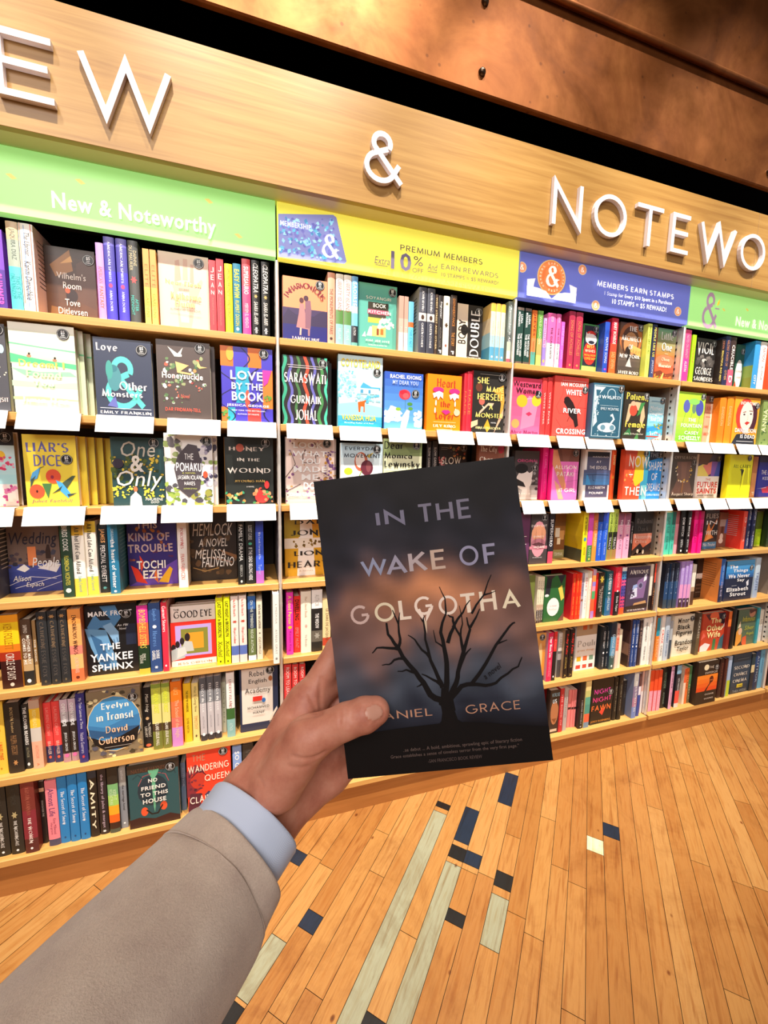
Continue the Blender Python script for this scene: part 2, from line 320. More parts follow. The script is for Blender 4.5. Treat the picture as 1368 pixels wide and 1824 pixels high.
BOOKS = [
(-0.7525,.015,1.826,.0314,.2105,.15,1,0,'#7a3bc4:.5,#4d2196',('SHIMMER|.55|.95|#ff5ac8|b|.6',),None,(),None,None,'purple book spine with magenta lettering, top shelf under the wide green banner','books on the top shelf under the wide green banner'),
(-0.7131,.015,1.826,.0271,.236,.15,1,0,'#d8b893:.2,#a9b5a4:.5,#5fe0e0',('JAQUIRA DIAZ|.08|.42|#6d7a70|n|.5','THIS IS THE|.6|.86|#3aa4ac|n|.4|.2','ONLY KINGDOM|.58|.86|#3aa4ac|n|.4|-.2'),'#8fa79f',(),None,None,'tan and aqua book spine with rose motif, top shelf under the wide green banner','books on the top shelf under the wide green banner'),
(-0.6816,.015,1.826,.0331,.236,.15,1,0,'#f6efe9',('|.0|1|#e07a6a|line|.06|.36','|.02|1|#7f9fd0|line|.05|-.1','|0|.9|#e8a080|line|.05|-.4','The Uproar|.1|.36|#2a2226|i|.5','Karim Dimechkie|.42|.86|#2a2226|i|.45'),'#dcbcb2:#3a2a30',(),None,None,'white striped book spine with scribbled art cover, top shelf under the wide green banner','books on the top shelf under the wide green banner'),
(-0.6643,.0894,1.826,.028,.2117,.129,1,1,'#4a2c1c',(),None,('G 0 1 #6a4228 #3a261c 8','P #a5713a .1,.75 .5,.98 .55,.7 .2,.6','P #e0a860 .3,.78 .52,.9 .55,.82','P #5a3a2a .6,.3 .98,.2 .98,.95 .62,.8','E .5 .36 .12 .09 #2a1512','E .42 .43 .05 .04 #c0502a','P #9a6a3a .05,.04 .5,.06 .45,.16 .08,.2',"T .22 .58 .8 .67 #fff6ea n Vilhelm's",'T .34 .45 .7 .54 #fff6ea n Room','T .36 .22 .66 .31 #fff6ea n Tove','T .22 .1 .8 .19 #fff6ea n Ditlevsen'),'#4a2c1c',(.8721,.8706,.031),'brown room interior cover with white rounded title, top shelf under the wide green banner','books on the top shelf under the wide green banner'),
(-0.5048,.015,1.826,.0193,.2156,.15,1,0,'#c89be8:.3,#d890d8:.52,#e79be8',('AMERICAN|.3|.52|#e8806a|n|.5','FANTASY|.56|.85|#e87a50|b|.5'),None,(),None,None,'lilac and pink book spine with orange lettering, top shelf under the wide green banner','books on the top shelf under the wide green banner'),
(-0.4802,.015,1.826,.0273,.236,.15,1,0,'#6a63c0:.1,#4a44a0:.4,#4a3fc4',('AMERICAN SPIRITS|.05|.53|#e8e4ff|s|.35','o|.55|.6|#ff3a78|dot|.35','ANNA DORN|.63|.88|#e8e4ff|s|.35'),None,(),None,None,'violet book spine beside the lilac and pink spine, top shelf under the wide green banner','copies of the violet book'),
(-0.4485,.015,1.826,.028,.236,.15,1,0,'#6a63c0:.1,#4a44a0:.4,#4a3fc4',('AMERICAN SPIRITS|.05|.53|#e8e4ff|s|.35','o|.55|.6|#ff3a78|dot|.35','ANNA DORN|.63|.88|#e8e4ff|s|.35'),None,(),None,None,'violet book spine beside the charcoal spine, top shelf under the wide green banner','copies of the violet book'),
(-0.4184,.015,1.826,.0267,.236,.15,1,0,'#4b4d4a',('DAPHNE|.12|.3|#d9c9a0|n|.32|.2','DU MAURIER|.06|.36|#d9c9a0|n|.32|-.2','*|.42|.52|#e04a4a|dot|.7','AFTER|.7|.85|#4ad0c0|n|.3|.2','MIDNIGHT|.66|.9|#4ad0c0|n|.3|-.2'),None,(),None,None,'charcoal book spine with red flower, top shelf under the wide green banner','books on the top shelf under the wide green banner'),
(-0.3841,.015,1.826,.0166,.219,.15,0,0,'#f0a050:.5,#f6c850:.75,#f8d860',('ELITE|.2|.5|#e07830|n|.5','GARDENS|.58|.9|#e8a030|n|.5'),None,(),None,None,'thin amber book spine beside the charcoal spine, top shelf under the wide green banner','copies of the thin amber book'),
(-0.3651,.015,1.826,.0168,.2191,.15,0,0,'#f0a050:.5,#f6c850:.75,#f8d860',('ELITE|.2|.5|#e07830|n|.5','GARDENS|.58|.9|#e8a030|n|.5'),None,(),None,None,'thin amber book spine beside the beige cover, top shelf under the wide green banner','copies of the thin amber book'),
(-0.3559,.0444,1.826,.028,.2268,.1456,1,1,'#ead0b8',(),None,('P #d8a890 .32,.62 .34,.9 .42,.92 .45,.66','P #dcb098 .48,.66 .5,.94 .58,.94 .58,.66','P #d8a890 .62,.64 .64,.88 .7,.88 .7,.62','P #e0b8a0 .26,.62 .72,.6 .85,.7 .88,.66 .72,.38 .62,.02 .38,.02 .34,.4','P #f2d8c0 .36,.5 .6,.52 .58,.1 .42,.1','T .14 .57 .84 .66 #fff07a s Near Flesh','T .4 .52 .6 .545 #8a6a50 n STORIES','T .24 .4 .84 .49 #fff07a s Katherine','T .32 .3 .7 .39 #fff07a s Dunn','T .22 .24 .82 .27 #8a6a50 n AUTHOR OF GEEK LOVE'),'#ead0b8',(.8065,.9049,.031),'beige cover with raised bare hand and yellow title, top shelf under the wide green banner','books on the top shelf under the wide green banner'),
(-0.1982,.015,1.826,.0191,.2157,.15,0,0,'#ee3a44',('JEAN|.08|.5|#ffe6d8|v|.6','MADELEINE DUNNIGAN|.52|.9|#f8837a|n|.25'),None,(),None,None,'red book spine beside the beige cover, top shelf under the wide green banner','copies of the red book'),
(-0.1759,.015,1.826,.0215,.2231,.15,0,0,'#ee3a44',('JEAN|.08|.5|#ffe6d8|v|.6','MADELEINE DUNNIGAN|.52|.9|#f8837a|n|.25'),None,(),None,None,'red book spine beside the bright yellow spine, top shelf under the wide green banner','copies of the red book'),
(-0.1505,.015,1.826,.0228,.2127,.15,1,0,'#fbe92a',('AMONG FRIENDS|.06|.46|#a08520|n|.4','HAL EBBOTT|.52|.82|#a08520|n|.4'),None,(),None,None,'bright yellow book spine with brown lettering, top shelf under the wide green banner','books on the top shelf under the wide green banner'),
(-0.1252,.015,1.826,.0234,.2172,.15,1,0,'#2f7f9c',('EASY SWIM|.08|.48|#f4e04a|b|.65','RUPERT DIXON|.52|.88|#f4e04a|n|.5','o|.9|.95|#e8f4f0|dot|.4'),None,(),None,None,'teal book spine with yellow lettering, top shelf under the wide green banner','books on the top shelf under the wide green banner'),
(-0.0965,.015,1.826,.026,.236,.15,1,0,'#f0505a:.35,#ee4a7a:.7,#e8459a',('SUPERSAURIO|.1|.46|#fff2f0|b|.55','MERYEM EL MEHDATI|.58|.9|#ffe0ea|n|.4'),None,(),None,None,'coral to magenta book spine with white lettering, top shelf under the wide green banner','books on the top shelf under the wide green banner'),
(-0.0672,.015,1.826,.0247,.236,.15,1,0,'#16140f',('CLEOPATRA|.04|.42|#fff8ee|i|.6','w|.44|.5|#c8a860|dot|.5','SAARA EL-ARIFI|.54|.84|#fff8ee|i|.5','ejo|.88|.96|#fff|b|.5'),None,(),None,None,'black book spine beside the coral to magenta spine, top shelf under the wide green banner','copies of the black book'),
(-0.0365,.015,1.826,.025,.236,.15,1,0,'#16140f',('CLEOPATRA|.04|.42|#fff8ee|i|.6','w|.44|.5|#c8a860|dot|.5','SAARA EL-ARIFI|.54|.84|#fff8ee|i|.5','ejo|.88|.96|#fff|b|.5'),'#2a231c',(),None,None,'black book spine beside the bay post, top shelf under the wide green banner','copies of the black book'),
(.0179,.0344,1.826,.028,.2059,.1511,1,1,'#d09a78',(),None,('G 0 .52 #272a78 #4a3a5a 6','P #3c3050 0,.35 .12,.5 .2,.46 .3,.42 .7,.42 .8,.48 .92,.52 1,.5 1,.2 0,.2','G 0 .26 #23267c #2c2a70 4','P #c08080 .3,.22 .58,.2 .5,.45 .47,.6 .38,.6 .36,.45','P #8a6070 .5,.22 .62,.22 .64,.5 .62,.66 .5,.66','E .42 .65 .05 .045 #5a3038','E .52 .69 .055 .045 #4a3040','P #e0b0a0 .37,.1 .41,.1 .42,.22 .38,.22','P #a07880 .56,.1 .6,.1 .61,.22 .56,.22','A .5 .5 .42 .34 150 35 #7a2030 s INHARMONIOUS .09','T .2 .02 .82 .08 #ffe6d8 s TAMMYE HUF'),'#f8986a',(.8331,.9198,.031),'peach and navy cover with an embracing couple, top shelf under the yellow banner','books on the top shelf under the yellow banner'),
(.0299,.0622,1.826,.024,.2048,.1511,1,1,'#d09a78',(),None,('R 0 0 1 1 #f8986a','G 0 .52 #272a78 #4a3a5a 6','P #3c3050 0,.35 .12,.5 .2,.46 .3,.42 .7,.42 .8,.48 .92,.52 1,.5 1,.2 0,.2'),'#f8986a',None,'spare copy behind the peach and navy cover, first behind it, top shelf','copies of the peach and navy cover'),
(.1825,.015,1.826,.0252,.236,.15,1,0,'#eaa98c',('THE MONUMENTS OF PARIS|.22|.86|#8a4a3a|n|.45','o|.9|.94|#4a3a30|dot|.4'),None,(),None,None,'salmon book spine with brown lettering, top shelf under the yellow banner','books on the top shelf under the yellow banner'),
(.2118,.015,1.826,.0259,.236,.15,1,0,'#fbf6ee:.5,#5c8a4a:.7,#8fc3c0',('LIBERTY ISLAND|.08|.52|#b8665a|n|.5','MELANIE|.76|.92|#d8f0ee|n|.4'),None,(),None,None,'white and green island book spine beside the salmon spine, top shelf under the yellow banner','copies of the white and green island book'),
(.2404,.015,1.826,.0266,.236,.15,1,0,'#fbf6ee:.5,#5c8a4a:.7,#8fc3c0',('LIBERTY ISLAND|.08|.52|#b8665a|n|.5','MELANIE|.76|.92|#d8f0ee|n|.4'),None,(),None,None,'white and green island spine beside the sky blue spine, top shelf under the yellow banner','copies of the white and green island book'),
(.266,.015,1.826,.0222,.236,.15,1,0,'#6fb0ea:.42,#b8c8d0:.52,#7ad4f4:.7,#2a2a30:.94,#6ab0a8',('SAOIRSE|.08|.42|#ffffff|b|.6','AUTHOR|.72|.84|#e8e8e8|n|.4'),None,(),None,None,'sky blue book spine with black foot, top shelf under the yellow banner','books on the top shelf under the yellow banner'),
(.2846,.0544,1.826,.028,.2318,.1459,1,1,'#5fb0a0',(),None,('R .25 .62 .78 .73 #3a3428','R .24 .55 .8 .62 #c0607a','R .26 .5 .72 .55 #4a4234','R .25 .42 .6 .5 #b8cc50','P #f8ecd8 .22,.22 .3,.36 .62,.36 .62,.22','R .36 .22 .72 .38 #f0c878','R .48 .24 .54 .34 #8a4a2a','R .58 .25 .66 .34 #c07030','B 26 4 .55 .36 .95 .5 .06 #fffdf0,#f6f2d8,#ffffff','P #fff .1,.2 .18,.28 .2,.2','T .2 .76 .84 .82 #f8f6e6 g SOYANGRI','T .38 .65 .7 .71 #f8f6e6 g BOOK','T .26 .55 .84 .61 #f8f6e6 g KITCHEN','T .2 .13 .82 .17 #f0f0dc g KIM JEE HYE','T .26 .07 .74 .09 #e8f0e0 n TRANSLATED BY SHANNA TAN'),'#5fb0a0',(.8778,.9042,.031),'book facing out, teal cover with a little yellow house, top shelf under the yellow banner','books on the top shelf under the yellow banner'),
(.4405,.015,1.826,.0184,.1946,.15,0,0,'#c89a8a:.4,#d8b0a0:.65,#f0e4dc',('MONA|.55|.8|#e8d0c8|n|.5',),None,(),None,None,'thin rosy brown book spine beside the teal cover, top shelf under the yellow banner','copies of the thin rosy brown book'),
(.4596,.015,1.826,.0156,.1948,.15,0,0,'#c89a8a:.4,#d8b0a0:.65,#f0e4dc',('MONA|.55|.8|#e8d0c8|n|.5',),None,(),None,None,'thin rosy brown book spine beside the light blue spine, top shelf under the yellow banner','copies of the thin rosy brown book'),
(.4794,.015,1.826,.0199,.18,.15,1,0,'#6ab8e8:.4,#d86a30:.5,#6ad4f0',('THIS IS NOT|.55|.9|#2a80b0|n|.5',),None,(),None,None,'light blue book spine with orange middle, top shelf under the yellow banner','books on the top shelf under the yellow banner'),
(.525,.015,1.826,.0298,.236,.15,1,0,'#4a4c58:.38,#d8d0c8:.5,#3c3e4c',('JOHN IRVING|.05|.36|#e8e6e6|s|.45','o|.41|.48|#4a3428|dot|.4','QUEEN ESTHER|.53|.9|#e8e6e6|s|.45'),'#b5b0ac:#2c2a2e',(),None,None,'slate book spine beside the light blue spine, top shelf under the yellow banner','copies of the slate book'),
(.5585,.015,1.826,.0302,.236,.15,1,0,'#4a4c58:.38,#d8d0c8:.5,#3c3e4c',('JOHN IRVING|.05|.36|#e8e6e6|s|.45','o|.41|.48|#4a3428|dot|.4','QUEEN ESTHER|.53|.9|#e8e6e6|s|.45'),None,(),None,None,'slate book spine beside the thin dark brown spine, top shelf under the yellow banner','copies of the slate book'),
(.5807,.015,1.826,.0107,.2182,.15,0,0,'#4a3a30',('WEST STREET AND OTHER|.05|.9|#f0d8a0|n|.6',),None,(),None,None,'thin dark brown spine with cream lettering, top shelf under the yellow banner','books on the top shelf under the yellow banner'),
(.5987,.015,1.826,.018,.2171,.15,1,0,'#2c2624',('Imposter|.1|.38|#fff|i|.6','AUTHOR NAME|.52|.86|#a09890|n|.3','P|.9|.96|#fff|b|.6'),None,(),None,None,'black book spine with white script, top shelf under the yellow banner','books on the top shelf under the yellow banner'),
(.6226,.015,1.826,.0247,.2183,.15,1,0,'#f4ecd8',('*|.1|.16|#6a5a30|dot|.4','*|.42|.54|#4a3420|dot|.6','*|.78|.86|#a04a3a|dot|.4'),None,(),None,None,'cream book spine with brown diamond motif, top shelf under the yellow banner','books on the top shelf under the yellow banner'),
(.6519,.015,1.826,.025,.2253,.15,1,0,'#3a2c24',('DISINHERITANCE|.06|.5|#d88a40|n|.4','THE STORY|.6|.82|#e8a050|n|.5','P|.9|.96|#fff|b|.5'),None,(),None,None,'brown black book spine with orange lettering, top shelf under the yellow banner','books on the top shelf under the yellow banner'),
(.6849,.0644,1.826,.028,.2138,.113,1,1,'#2b2622',(),None,('R 0 0 .42 1 #f3dfc8','E .3 .55 .14 .1 #1c1814','P #1c1814 .2,.5 .6,.62 .6,.52','V .06 .3 .36 .72 #2a2420 g BODY','V .52 .1 .88 .9 #f6f2ec s DOUBLE','T .02 .03 .96 .09 #f0ece4 s HANNA JOHANSSON'),'#2b2622',(.8308,.8898,.031),'half cream half black cover with sideways title, top shelf under the yellow banner','books on the top shelf under the yellow banner'),
(.8254,.015,1.826,.0216,.2196,.15,1,0,'#f0b848:.14,#f6e6c4:.55,#a8d0dc:.75,#5aa4c8',('o|.9|.94|#e8f4fa|dot|.4','THE ISLAND|.3|.7|#c8b890|n|.2'),'#f2cf80/#ead9b8/#9fcad8/#4f9cc4',(),None,None,'cream to sky blue spine beside the half cream half black cover, top shelf, yellow bay','copies of the cream to sky blue book'),
(.8483,.015,1.826,.0194,.2208,.15,1,0,'#f0b848:.14,#f6e6c4:.55,#a8d0dc:.75,#5aa4c8',('o|.9|.94|#e8f4fa|dot|.4','THE ISLAND|.3|.7|#c8b890|n|.2'),None,(),None,None,'cream to sky blue spine between its two like copies, top shelf under the yellow banner','copies of the cream to sky blue book'),
(.8704,.015,1.826,.0192,.2204,.15,1,0,'#f0b848:.14,#f6e6c4:.55,#a8d0dc:.75,#5aa4c8',('o|.9|.94|#e8f4fa|dot|.4','THE ISLAND|.3|.7|#c8b890|n|.2'),None,(),None,None,'cream to sky blue spine beside the misty grey spine, top shelf under the yellow banner','copies of the cream to sky blue book'),
(.9019,.015,1.826,.0181,.236,.15,1,0,'#7f8c88:.5,#5a6460:.65,#b8c4b0:.8,#e8ecd0:.93,#c05a6a',('I Remember It All|.05|.66|#ffffff|i|.5',),None,(),None,None,'misty grey book spine with white script, top shelf under the yellow banner','books on the top shelf under the yellow banner'),
(.95,.015,1.826,.0295,.2192,.15,0,0,'#7a6a60:.05,#24443c:.95,#6a5a50',('LUNA|.12|.28|#fff|b|.3|.2','MCNAMARA|.08|.34|#fff|b|.3|-.2','THE WITCH AND|.45|.86|#fff|b|.3|.2','THE HUNTRESS|.46|.84|#fff|b|.3|-.2'),None,(),None,None,'dark green book spine beside the bay post, top shelf under the blue banner','copies of the dark green book'),
(.9859,.015,1.826,.0299,.2197,.15,0,0,'#7a6a60:.05,#24443c:.95,#6a5a50',('LUNA|.12|.28|#fff|b|.3|.2','MCNAMARA|.08|.34|#fff|b|.3|-.2','THE WITCH AND|.45|.86|#fff|b|.3|.2','THE HUNTRESS|.46|.84|#fff|b|.3|-.2'),None,(),None,None,'dark green book spine beside the orange spine, top shelf under the blue banner','copies of the dark green book'),
(1.017,.015,1.826,.0219,.2167,.15,0,0,'#f07a30:.5,#e88a50:.75,#5aa89a',('JEEVES|.06|.46|#7a2a20|b|.6','NAMELESS|.56|.8|#a8502a|n|.3'),None,(),None,None,'orange book spine fading to teal, top shelf under the blue banner','books on the top shelf under the blue banner'),
(1.0454,.015,1.826,.0243,.218,.15,0,0,'#6aa04a:.5,#c8a860:.8,#e8e070',('WILD GARDEN|.1|.6|#e8f0c0|n|.4',),None,(),None,None,'green and cream floral book spine, top shelf under the blue banner','books on the top shelf under the blue banner'),
(1.0703,.015,1.826,.0149,.1926,.15,0,0,'#c8a8e0:.6,#9a80d8',('ABSOLUTELY|.04|.6|#e85a9a|b|.6','o|.85|.92|#f8b860|dot|.6'),None,(),None,None,'thin lilac book spine with pink lettering, top shelf under the blue banner','books on the top shelf under the blue banner'),
(1.1035,.015,1.826,.0388,.216,.15,1,0,'#f46ab0:.55,#fdfafa',('EDITOR|.06|.16|#ffe0f0|n|.3','THE GUNK|.26|.62|#3a2030|b|.25','IN WINTER|.62|.84|#3a2030|b|.25'),'#f080b8/#f4f0f0',(),None,None,'pink over white book spine beside the thin lilac spine, top shelf under the blue banner','copies of the pink over white book'),
(1.1378,.015,1.826,.0223,.217,.15,1,0,'#f46ab0:.55,#fdfafa',('EDITOR|.06|.16|#ffe0f0|n|.3','THE GUNK|.26|.62|#3a2030|b|.25','IN WINTER|.62|.84|#3a2030|b|.25'),None,(),None,None,'pink over white book spine beside the thin orchid spine, top shelf under the blue banner','copies of the pink over white book'),
(1.1594,.015,1.826,.0165,.1883,.15,0,0,'#d864c8',('LITTLE GODS|.1|.5|#f8c0f0|n|.5','JAMES|.6|.8|#f8c0f0|n|.5'),None,(),None,None,'thin orchid book spine, top shelf under the blue banner','books on the top shelf under the blue banner'),
(1.2054,.015,1.826,.0312,.236,.15,1,0,'#b0304e',('SONG OF ACHILLES|.15|.75|#e0905a|n|.45','o|.9|.94|#e0905a|dot|.3'),'#a82c48',(),None,None,'crimson book spine beside the thin orchid spine, top shelf under the blue banner','copies of the crimson book'),
(1.2433,.015,1.826,.0345,.236,.15,1,0,'#b0304e',('SONG OF ACHILLES|.15|.75|#e0905a|n|.45','o|.9|.94|#e0905a|dot|.3'),None,(),None,None,'crimson book spine beside the green bordered cover, top shelf under the blue banner','copies of the crimson book'),
(1.2974,.0644,1.826,.028,.2093,.0837,1,1,'#4a9850',(),None,('R .06 .16 .94 .97 #2a2a38','B 30 3 .08 .2 .92 .9 .008 #ffffff,#e8e8f0','E .5 .42 .42 .24 #e8392c','E .52 .8 .3 .07 #e8392c','R .2 .72 .84 .8 #2a2a38','E .55 .7 .36 .11 #fbf6f0','E .3 .72 .14 .09 #fbf6f0','P #fbf6f0 .18,.76 .18,.84 .28,.79','P #fbf6f0 .32,.79 .42,.84 .42,.74','E .56 .64 .2 .035 #2a2a38','R .03 .03 .97 .15 #e8dc70','T .3 .52 .74 .58 #f8e060 g BEST','T .18 .43 .82 .5 #fff4d0 g WISHES','T .12 .35 .86 .4 #f8c840 g THE FULL MOON','T .16 .28 .84 .33 #f8c840 g COFFEE SHOP'),'#4a9850',(.8029,.9025,.031),'book facing out, green bordered cover with a white cat, top shelf under the blue banner','books on the top shelf under the blue banner'),
(1.3947,.015,1.826,.0256,.2152,.15,1,0,'#2a52c0',('NATIVE SONG|.3|.8|#e8f0ff|n|.5','o|.9|.94|#e84ac0|dot|.4'),'#2448a8',(),None,None,'royal blue book spine with white lettering, top shelf under the blue banner','books on the top shelf under the blue banner'),
(1.4352,.015,1.826,.0362,.236,.15,1,0,'#c8243c:.45,#d84a30:.6,#e86a30',('MARY MONROE|.08|.46|#fff2e8|b|.5','SAD SEVEN|.6|.9|#f8c080|n|.5'),'#c01f3a',(),None,None,'crimson and orange book spine with white capitals, top shelf under the blue banner','books on the top shelf under the blue banner'),
(1.4888,.0544,1.826,.028,.236,.1349,1,1,'#6a4f3c',(),None,('G 0 .4 #3a3836 #6a5a50 4','E .5 .72 .5 .3 #b0683a','E .48 .66 .38 .28 #5a3a2c','E .5 .62 .3 .22 #c08a5a','P #e8b060 .4,.5 .98,.4 .98,.55 .6,.6','E .4 .45 .12 .12 #3a2a24','E .45 .4 .06 .2 #2a2220','P #d8d0c8 .35,.2 .6,.2 .5,.38','T .4 .85 .74 .95 #fff8ee s THE','T .1 .67 .94 .78 #fff8ee s ARCHITECT','T .42 .52 .6 .61 #fff8ee s OF','T .06 .34 .92 .44 #fff8ee s NEW YORK','T .4 .19 .6 .21 #fff n A NOVEL','T .03 .04 .9 .13 #fff8ee s JAVIER MORO'),'#6a4f3c',(.8777,.9301,.031),'book facing out, sepia archway cover with ornate white title, top shelf under the blue banner','books on the top shelf under the blue banner'),
(1.6361,.015,1.826,.0232,.236,.15,0,0,'#dff06a',('FAMILIES LIKE OURS|.04|.55|#4a5a20|n|.5','GARDEN|.65|.85|#90a040|n|.4'),None,(),None,None,'lime yellow book spine with dark lettering, top shelf under the blue banner','books on the top shelf under the blue banner'),
(1.6677,.015,1.826,.0251,.236,.15,1,0,'#27304e:.6,#3a4a78',('PEOPLE LIKE US|.05|.6|#f0e060|b|.5','JASON|.66|.9|#e8e8f8|n|.5'),None,(),None,None,'navy book spine with yellow lettering, top shelf under the blue banner','books on the top shelf under the blue banner'),
(1.7134,.0544,1.826,.028,.236,.1176,1,1,'#e8703a',(),None,('G .5 1 #b8803a #7ab888 8','G .3 .5 #e8603a #c8783a 5','G 0 .3 #b8502a #e8603a 4','E .5 .38 .5 .12 #f0805a','P #7a3a24 0,.16 .3,.2 .6,.14 1,.18 1,.08 0,.08','B 40 9 .0 .0 1 .12 .05 #d8a040,#8a5a2a,#c87a30,#5a6a2a','P #f0c870 .3,.0 .44,.16 .5,.15 .42,0','T .2 .78 .84 .93 #f8f6e8 s Little','T .26 .58 .8 .73 #f8f6e8 s One','R .44 .52 .62 .525 #f8f6e8','T .3 .37 .7 .45 #f8d8b8 s Olivia','T .16 .25 .82 .35 #fff0d8 s Muenter'),'#e8703a',(.8597,.9301,.031),'green to orange landscape cover with white title, top shelf under the blue banner','books on the top shelf under the blue banner'),
(1.8729,.015,1.826,.0458,.236,.15,1,0,'#f04a86:.55,#ee3f98',('NOTES ON INFINITY|.1|.55|#ffb8d0|n|.35','AUSTIN|.6|.8|#fff|n|.35'),None,(),None,None,'hot pink book spine with white lettering, top shelf under the small green banner','books on the top shelf under the small green banner'),
(1.9158,.015,1.826,.0245,.218,.15,0,0,'#a8ec1e',('SUMMER|.2|.6|#d03a50|n|.4',),None,(),None,None,'lime green slim book spine, top shelf under the small green banner','books on the top shelf under the small green banner'),
(1.9671,.0544,1.826,.028,.2191,.1331,1,1,'#2d2a29',(),None,('B 30 12 .1 .42 .95 .62 .12 #5a5552,#76706c,#4a4644','E .45 .53 .12 .04 #c8c4c0','E .52 .5 .06 .04 #1c1a1a','T .05 .62 .9 .92 #f4efe8 s VIGIL','T .06 .22 .86 .38 #f4efe8 s GEORGE','T .0 .06 .96 .2 #f4efe8 s SAUNDERS','T .05 .01 .9 .035 #d8d4cc n BOOKER PRIZE-WINNING AUTHOR'),'#2d2a29',(.876,.9057,.031),'black cover with grey clouds and white title, top shelf under the small green banner','books on the top shelf under the small green banner'),
(2.1126,.015,1.826,.0233,.2175,.15,0,0,'#2b211e',('KEVIN|.04|.2|#c87a60|n|.5','BEAUTIFUL BAD MEN|.24|.9|#f0d870|b|.5'),None,(),None,None,'thin black book spine with gold lettering, top shelf under the small green banner','books on the top shelf under the small green banner'),
(2.1464,.015,1.826,.0332,.236,.15,1,0,'#23305a:.1,#2a2f50',('GILDED CAGES OF|.08|.6|#d8905a|n|.45','OTHER|.68|.88|#e8b070|n|.45'),None,(),None,None,'navy book spine with orange lettering, top shelf under the small green banner','books on the top shelf under the small green banner'),
(2.184,.015,1.826,.0392,.236,.15,1,0,'#3a2a28:.66,#f0607a',('CRUCIBLE|.16|.66|#fff8f0|b|.5','D|.78|.92|#fff|b|.6'),None,(),None,None,'dark brown and pink book spine with white capitals, top shelf under the small green banner','books on the top shelf under the small green banner'),
(2.2782,.0744,1.826,.028,.2241,.0625,1,1,'#2f5a48',(),None,('E .5 .34 .4 .33 #f0e8e2','P #c84a2a .05,.05 .4,.05 .2,.2','T .2 .38 .85 .44 #6a5a60 g ELEANOR','T .3 .26 .75 .31 #d84a4a n a novel'),'#2f5a48',(.736,.8521,.031),'dark green cover with a white oval, top shelf under the small green banner','books on the top shelf under the small green banner'),
(2.3614,.015,1.826,.0398,.236,.15,1,0,'#3a98da',('CITY|.7|.9|#fff|b|.4',),'#2f8fd0/#2f8fd0/#8aa84a/#8a9a3a',(),None,None,'bright blue book spine with landscape cover, top shelf under the small green banner','books on the top shelf under the small green banner'),
(2.4082,.015,1.826,.0478,.236,.15,1,0,'#fbf4f0',('NATION|.12|.4|#b84a3a|n|.4','AUTHOR|.5|.8|#6a6060|n|.3'),None,(),None,None,'white book spine with dark red lettering, top shelf under the small green banner','books on the top shelf under the small green banner'),
(2.4613,.015,1.826,.0524,.236,.15,1,0,'#ee4a20',('SCARLET|.1|.5|#f8d040|b|.5',),None,(),None,None,'orange red book spine at frame edge, top shelf under the small green banner','books on the top shelf under the small green banner'),
(-0.863,.0294,1.543,.028,.2429,.1135,1,1,'#55555c',(),None,('B 9 5 .6 .4 .98 .55 .03 #f4ecd0,#ffffff','E .9 .72 .06 .05 #b8e0ec','T .5 .1 .97 .18 #f8e0d8 s TRANSIT'),'#55555c',(.8546,.9321,.031),'charcoal cover with cream stars and capitals, second shelf under the wide green banner','books on the second shelf under the wide green banner'),
(-0.7409,.0294,1.543,.028,.2525,.1587,1,1,'#cfe0b8',(),None,('G .55 1 #dff2c0 #fdfdf0 6','P #7fe0a0 0,.78 .5,.75 1,.73 1,.71 0,.76','P #5fd090 0,.66 .25,.63 .6,.6 1,.58 1,.52 .5,.56 0,.56','P #9ae8b0 0,.5 .4,.47 .9,.49 1,.44 .2,.42','P #c8f0c0 0,.36 .6,.34 1,.37 1,.3 0,.3','P #c0e8a0 0,.18 .4,.19 1,.17 1,.16 0,.15','E .28 .64 .035 .018 #d88a6a','E .285 .665 .018 .014 #3a2a20','E .67 .61 .035 .018 #d88a6a','E .675 .635 .018 .014 #3a2a20','T .12 .52 .82 .6 #f6e86a s Dreamt I','T .22 .41 .76 .49 #fdf8c0 s Found','T .32 .31 .64 .39 #fffce0 s You','T .12 .12 .86 .18 #fffde8 s Jimin Han'),'#eff8d6',(.8282,.91,.031),'pale green sea cover with two swimmers, second shelf under the wide green banner','books on the second shelf under the wide green banner'),
(-0.7289,.0572,1.543,.024,.2512,.1587,1,1,'#cfe0b8',(),None,('R 0 0 1 1 #eff8d6','G .55 1 #dff2c0 #fdfdf0 6','P #7fe0a0 0,.78 .5,.75 1,.73 1,.71 0,.76'),'#eff8d6',None,'spare copy behind the pale green sea cover, first behind it, second shelf','copies of the pale green sea cover'),
(-0.7169,.0828,1.543,.024,.2512,.1587,1,1,'#cfe0b8',(),None,('R 0 0 1 1 #eff8d6','G .55 1 #dff2c0 #fdfdf0 6','P #7fe0a0 0,.78 .5,.75 1,.73 1,.71 0,.76'),'#eff8d6',None,'spare copy behind the pale green sea cover, second behind it, second shelf','copies of the pale green sea cover'),
(-0.7049,.1082,1.543,.024,.2512,.1587,1,1,'#cfe0b8',(),None,('R 0 0 1 1 #eff8d6','G .55 1 #dff2c0 #fdfdf0 6','P #7fe0a0 0,.78 .5,.75 1,.73 1,.71 0,.76'),'#eff8d6',None,'spare copy behind the pale green sea cover, third behind it, second shelf','copies of the pale green sea cover'),
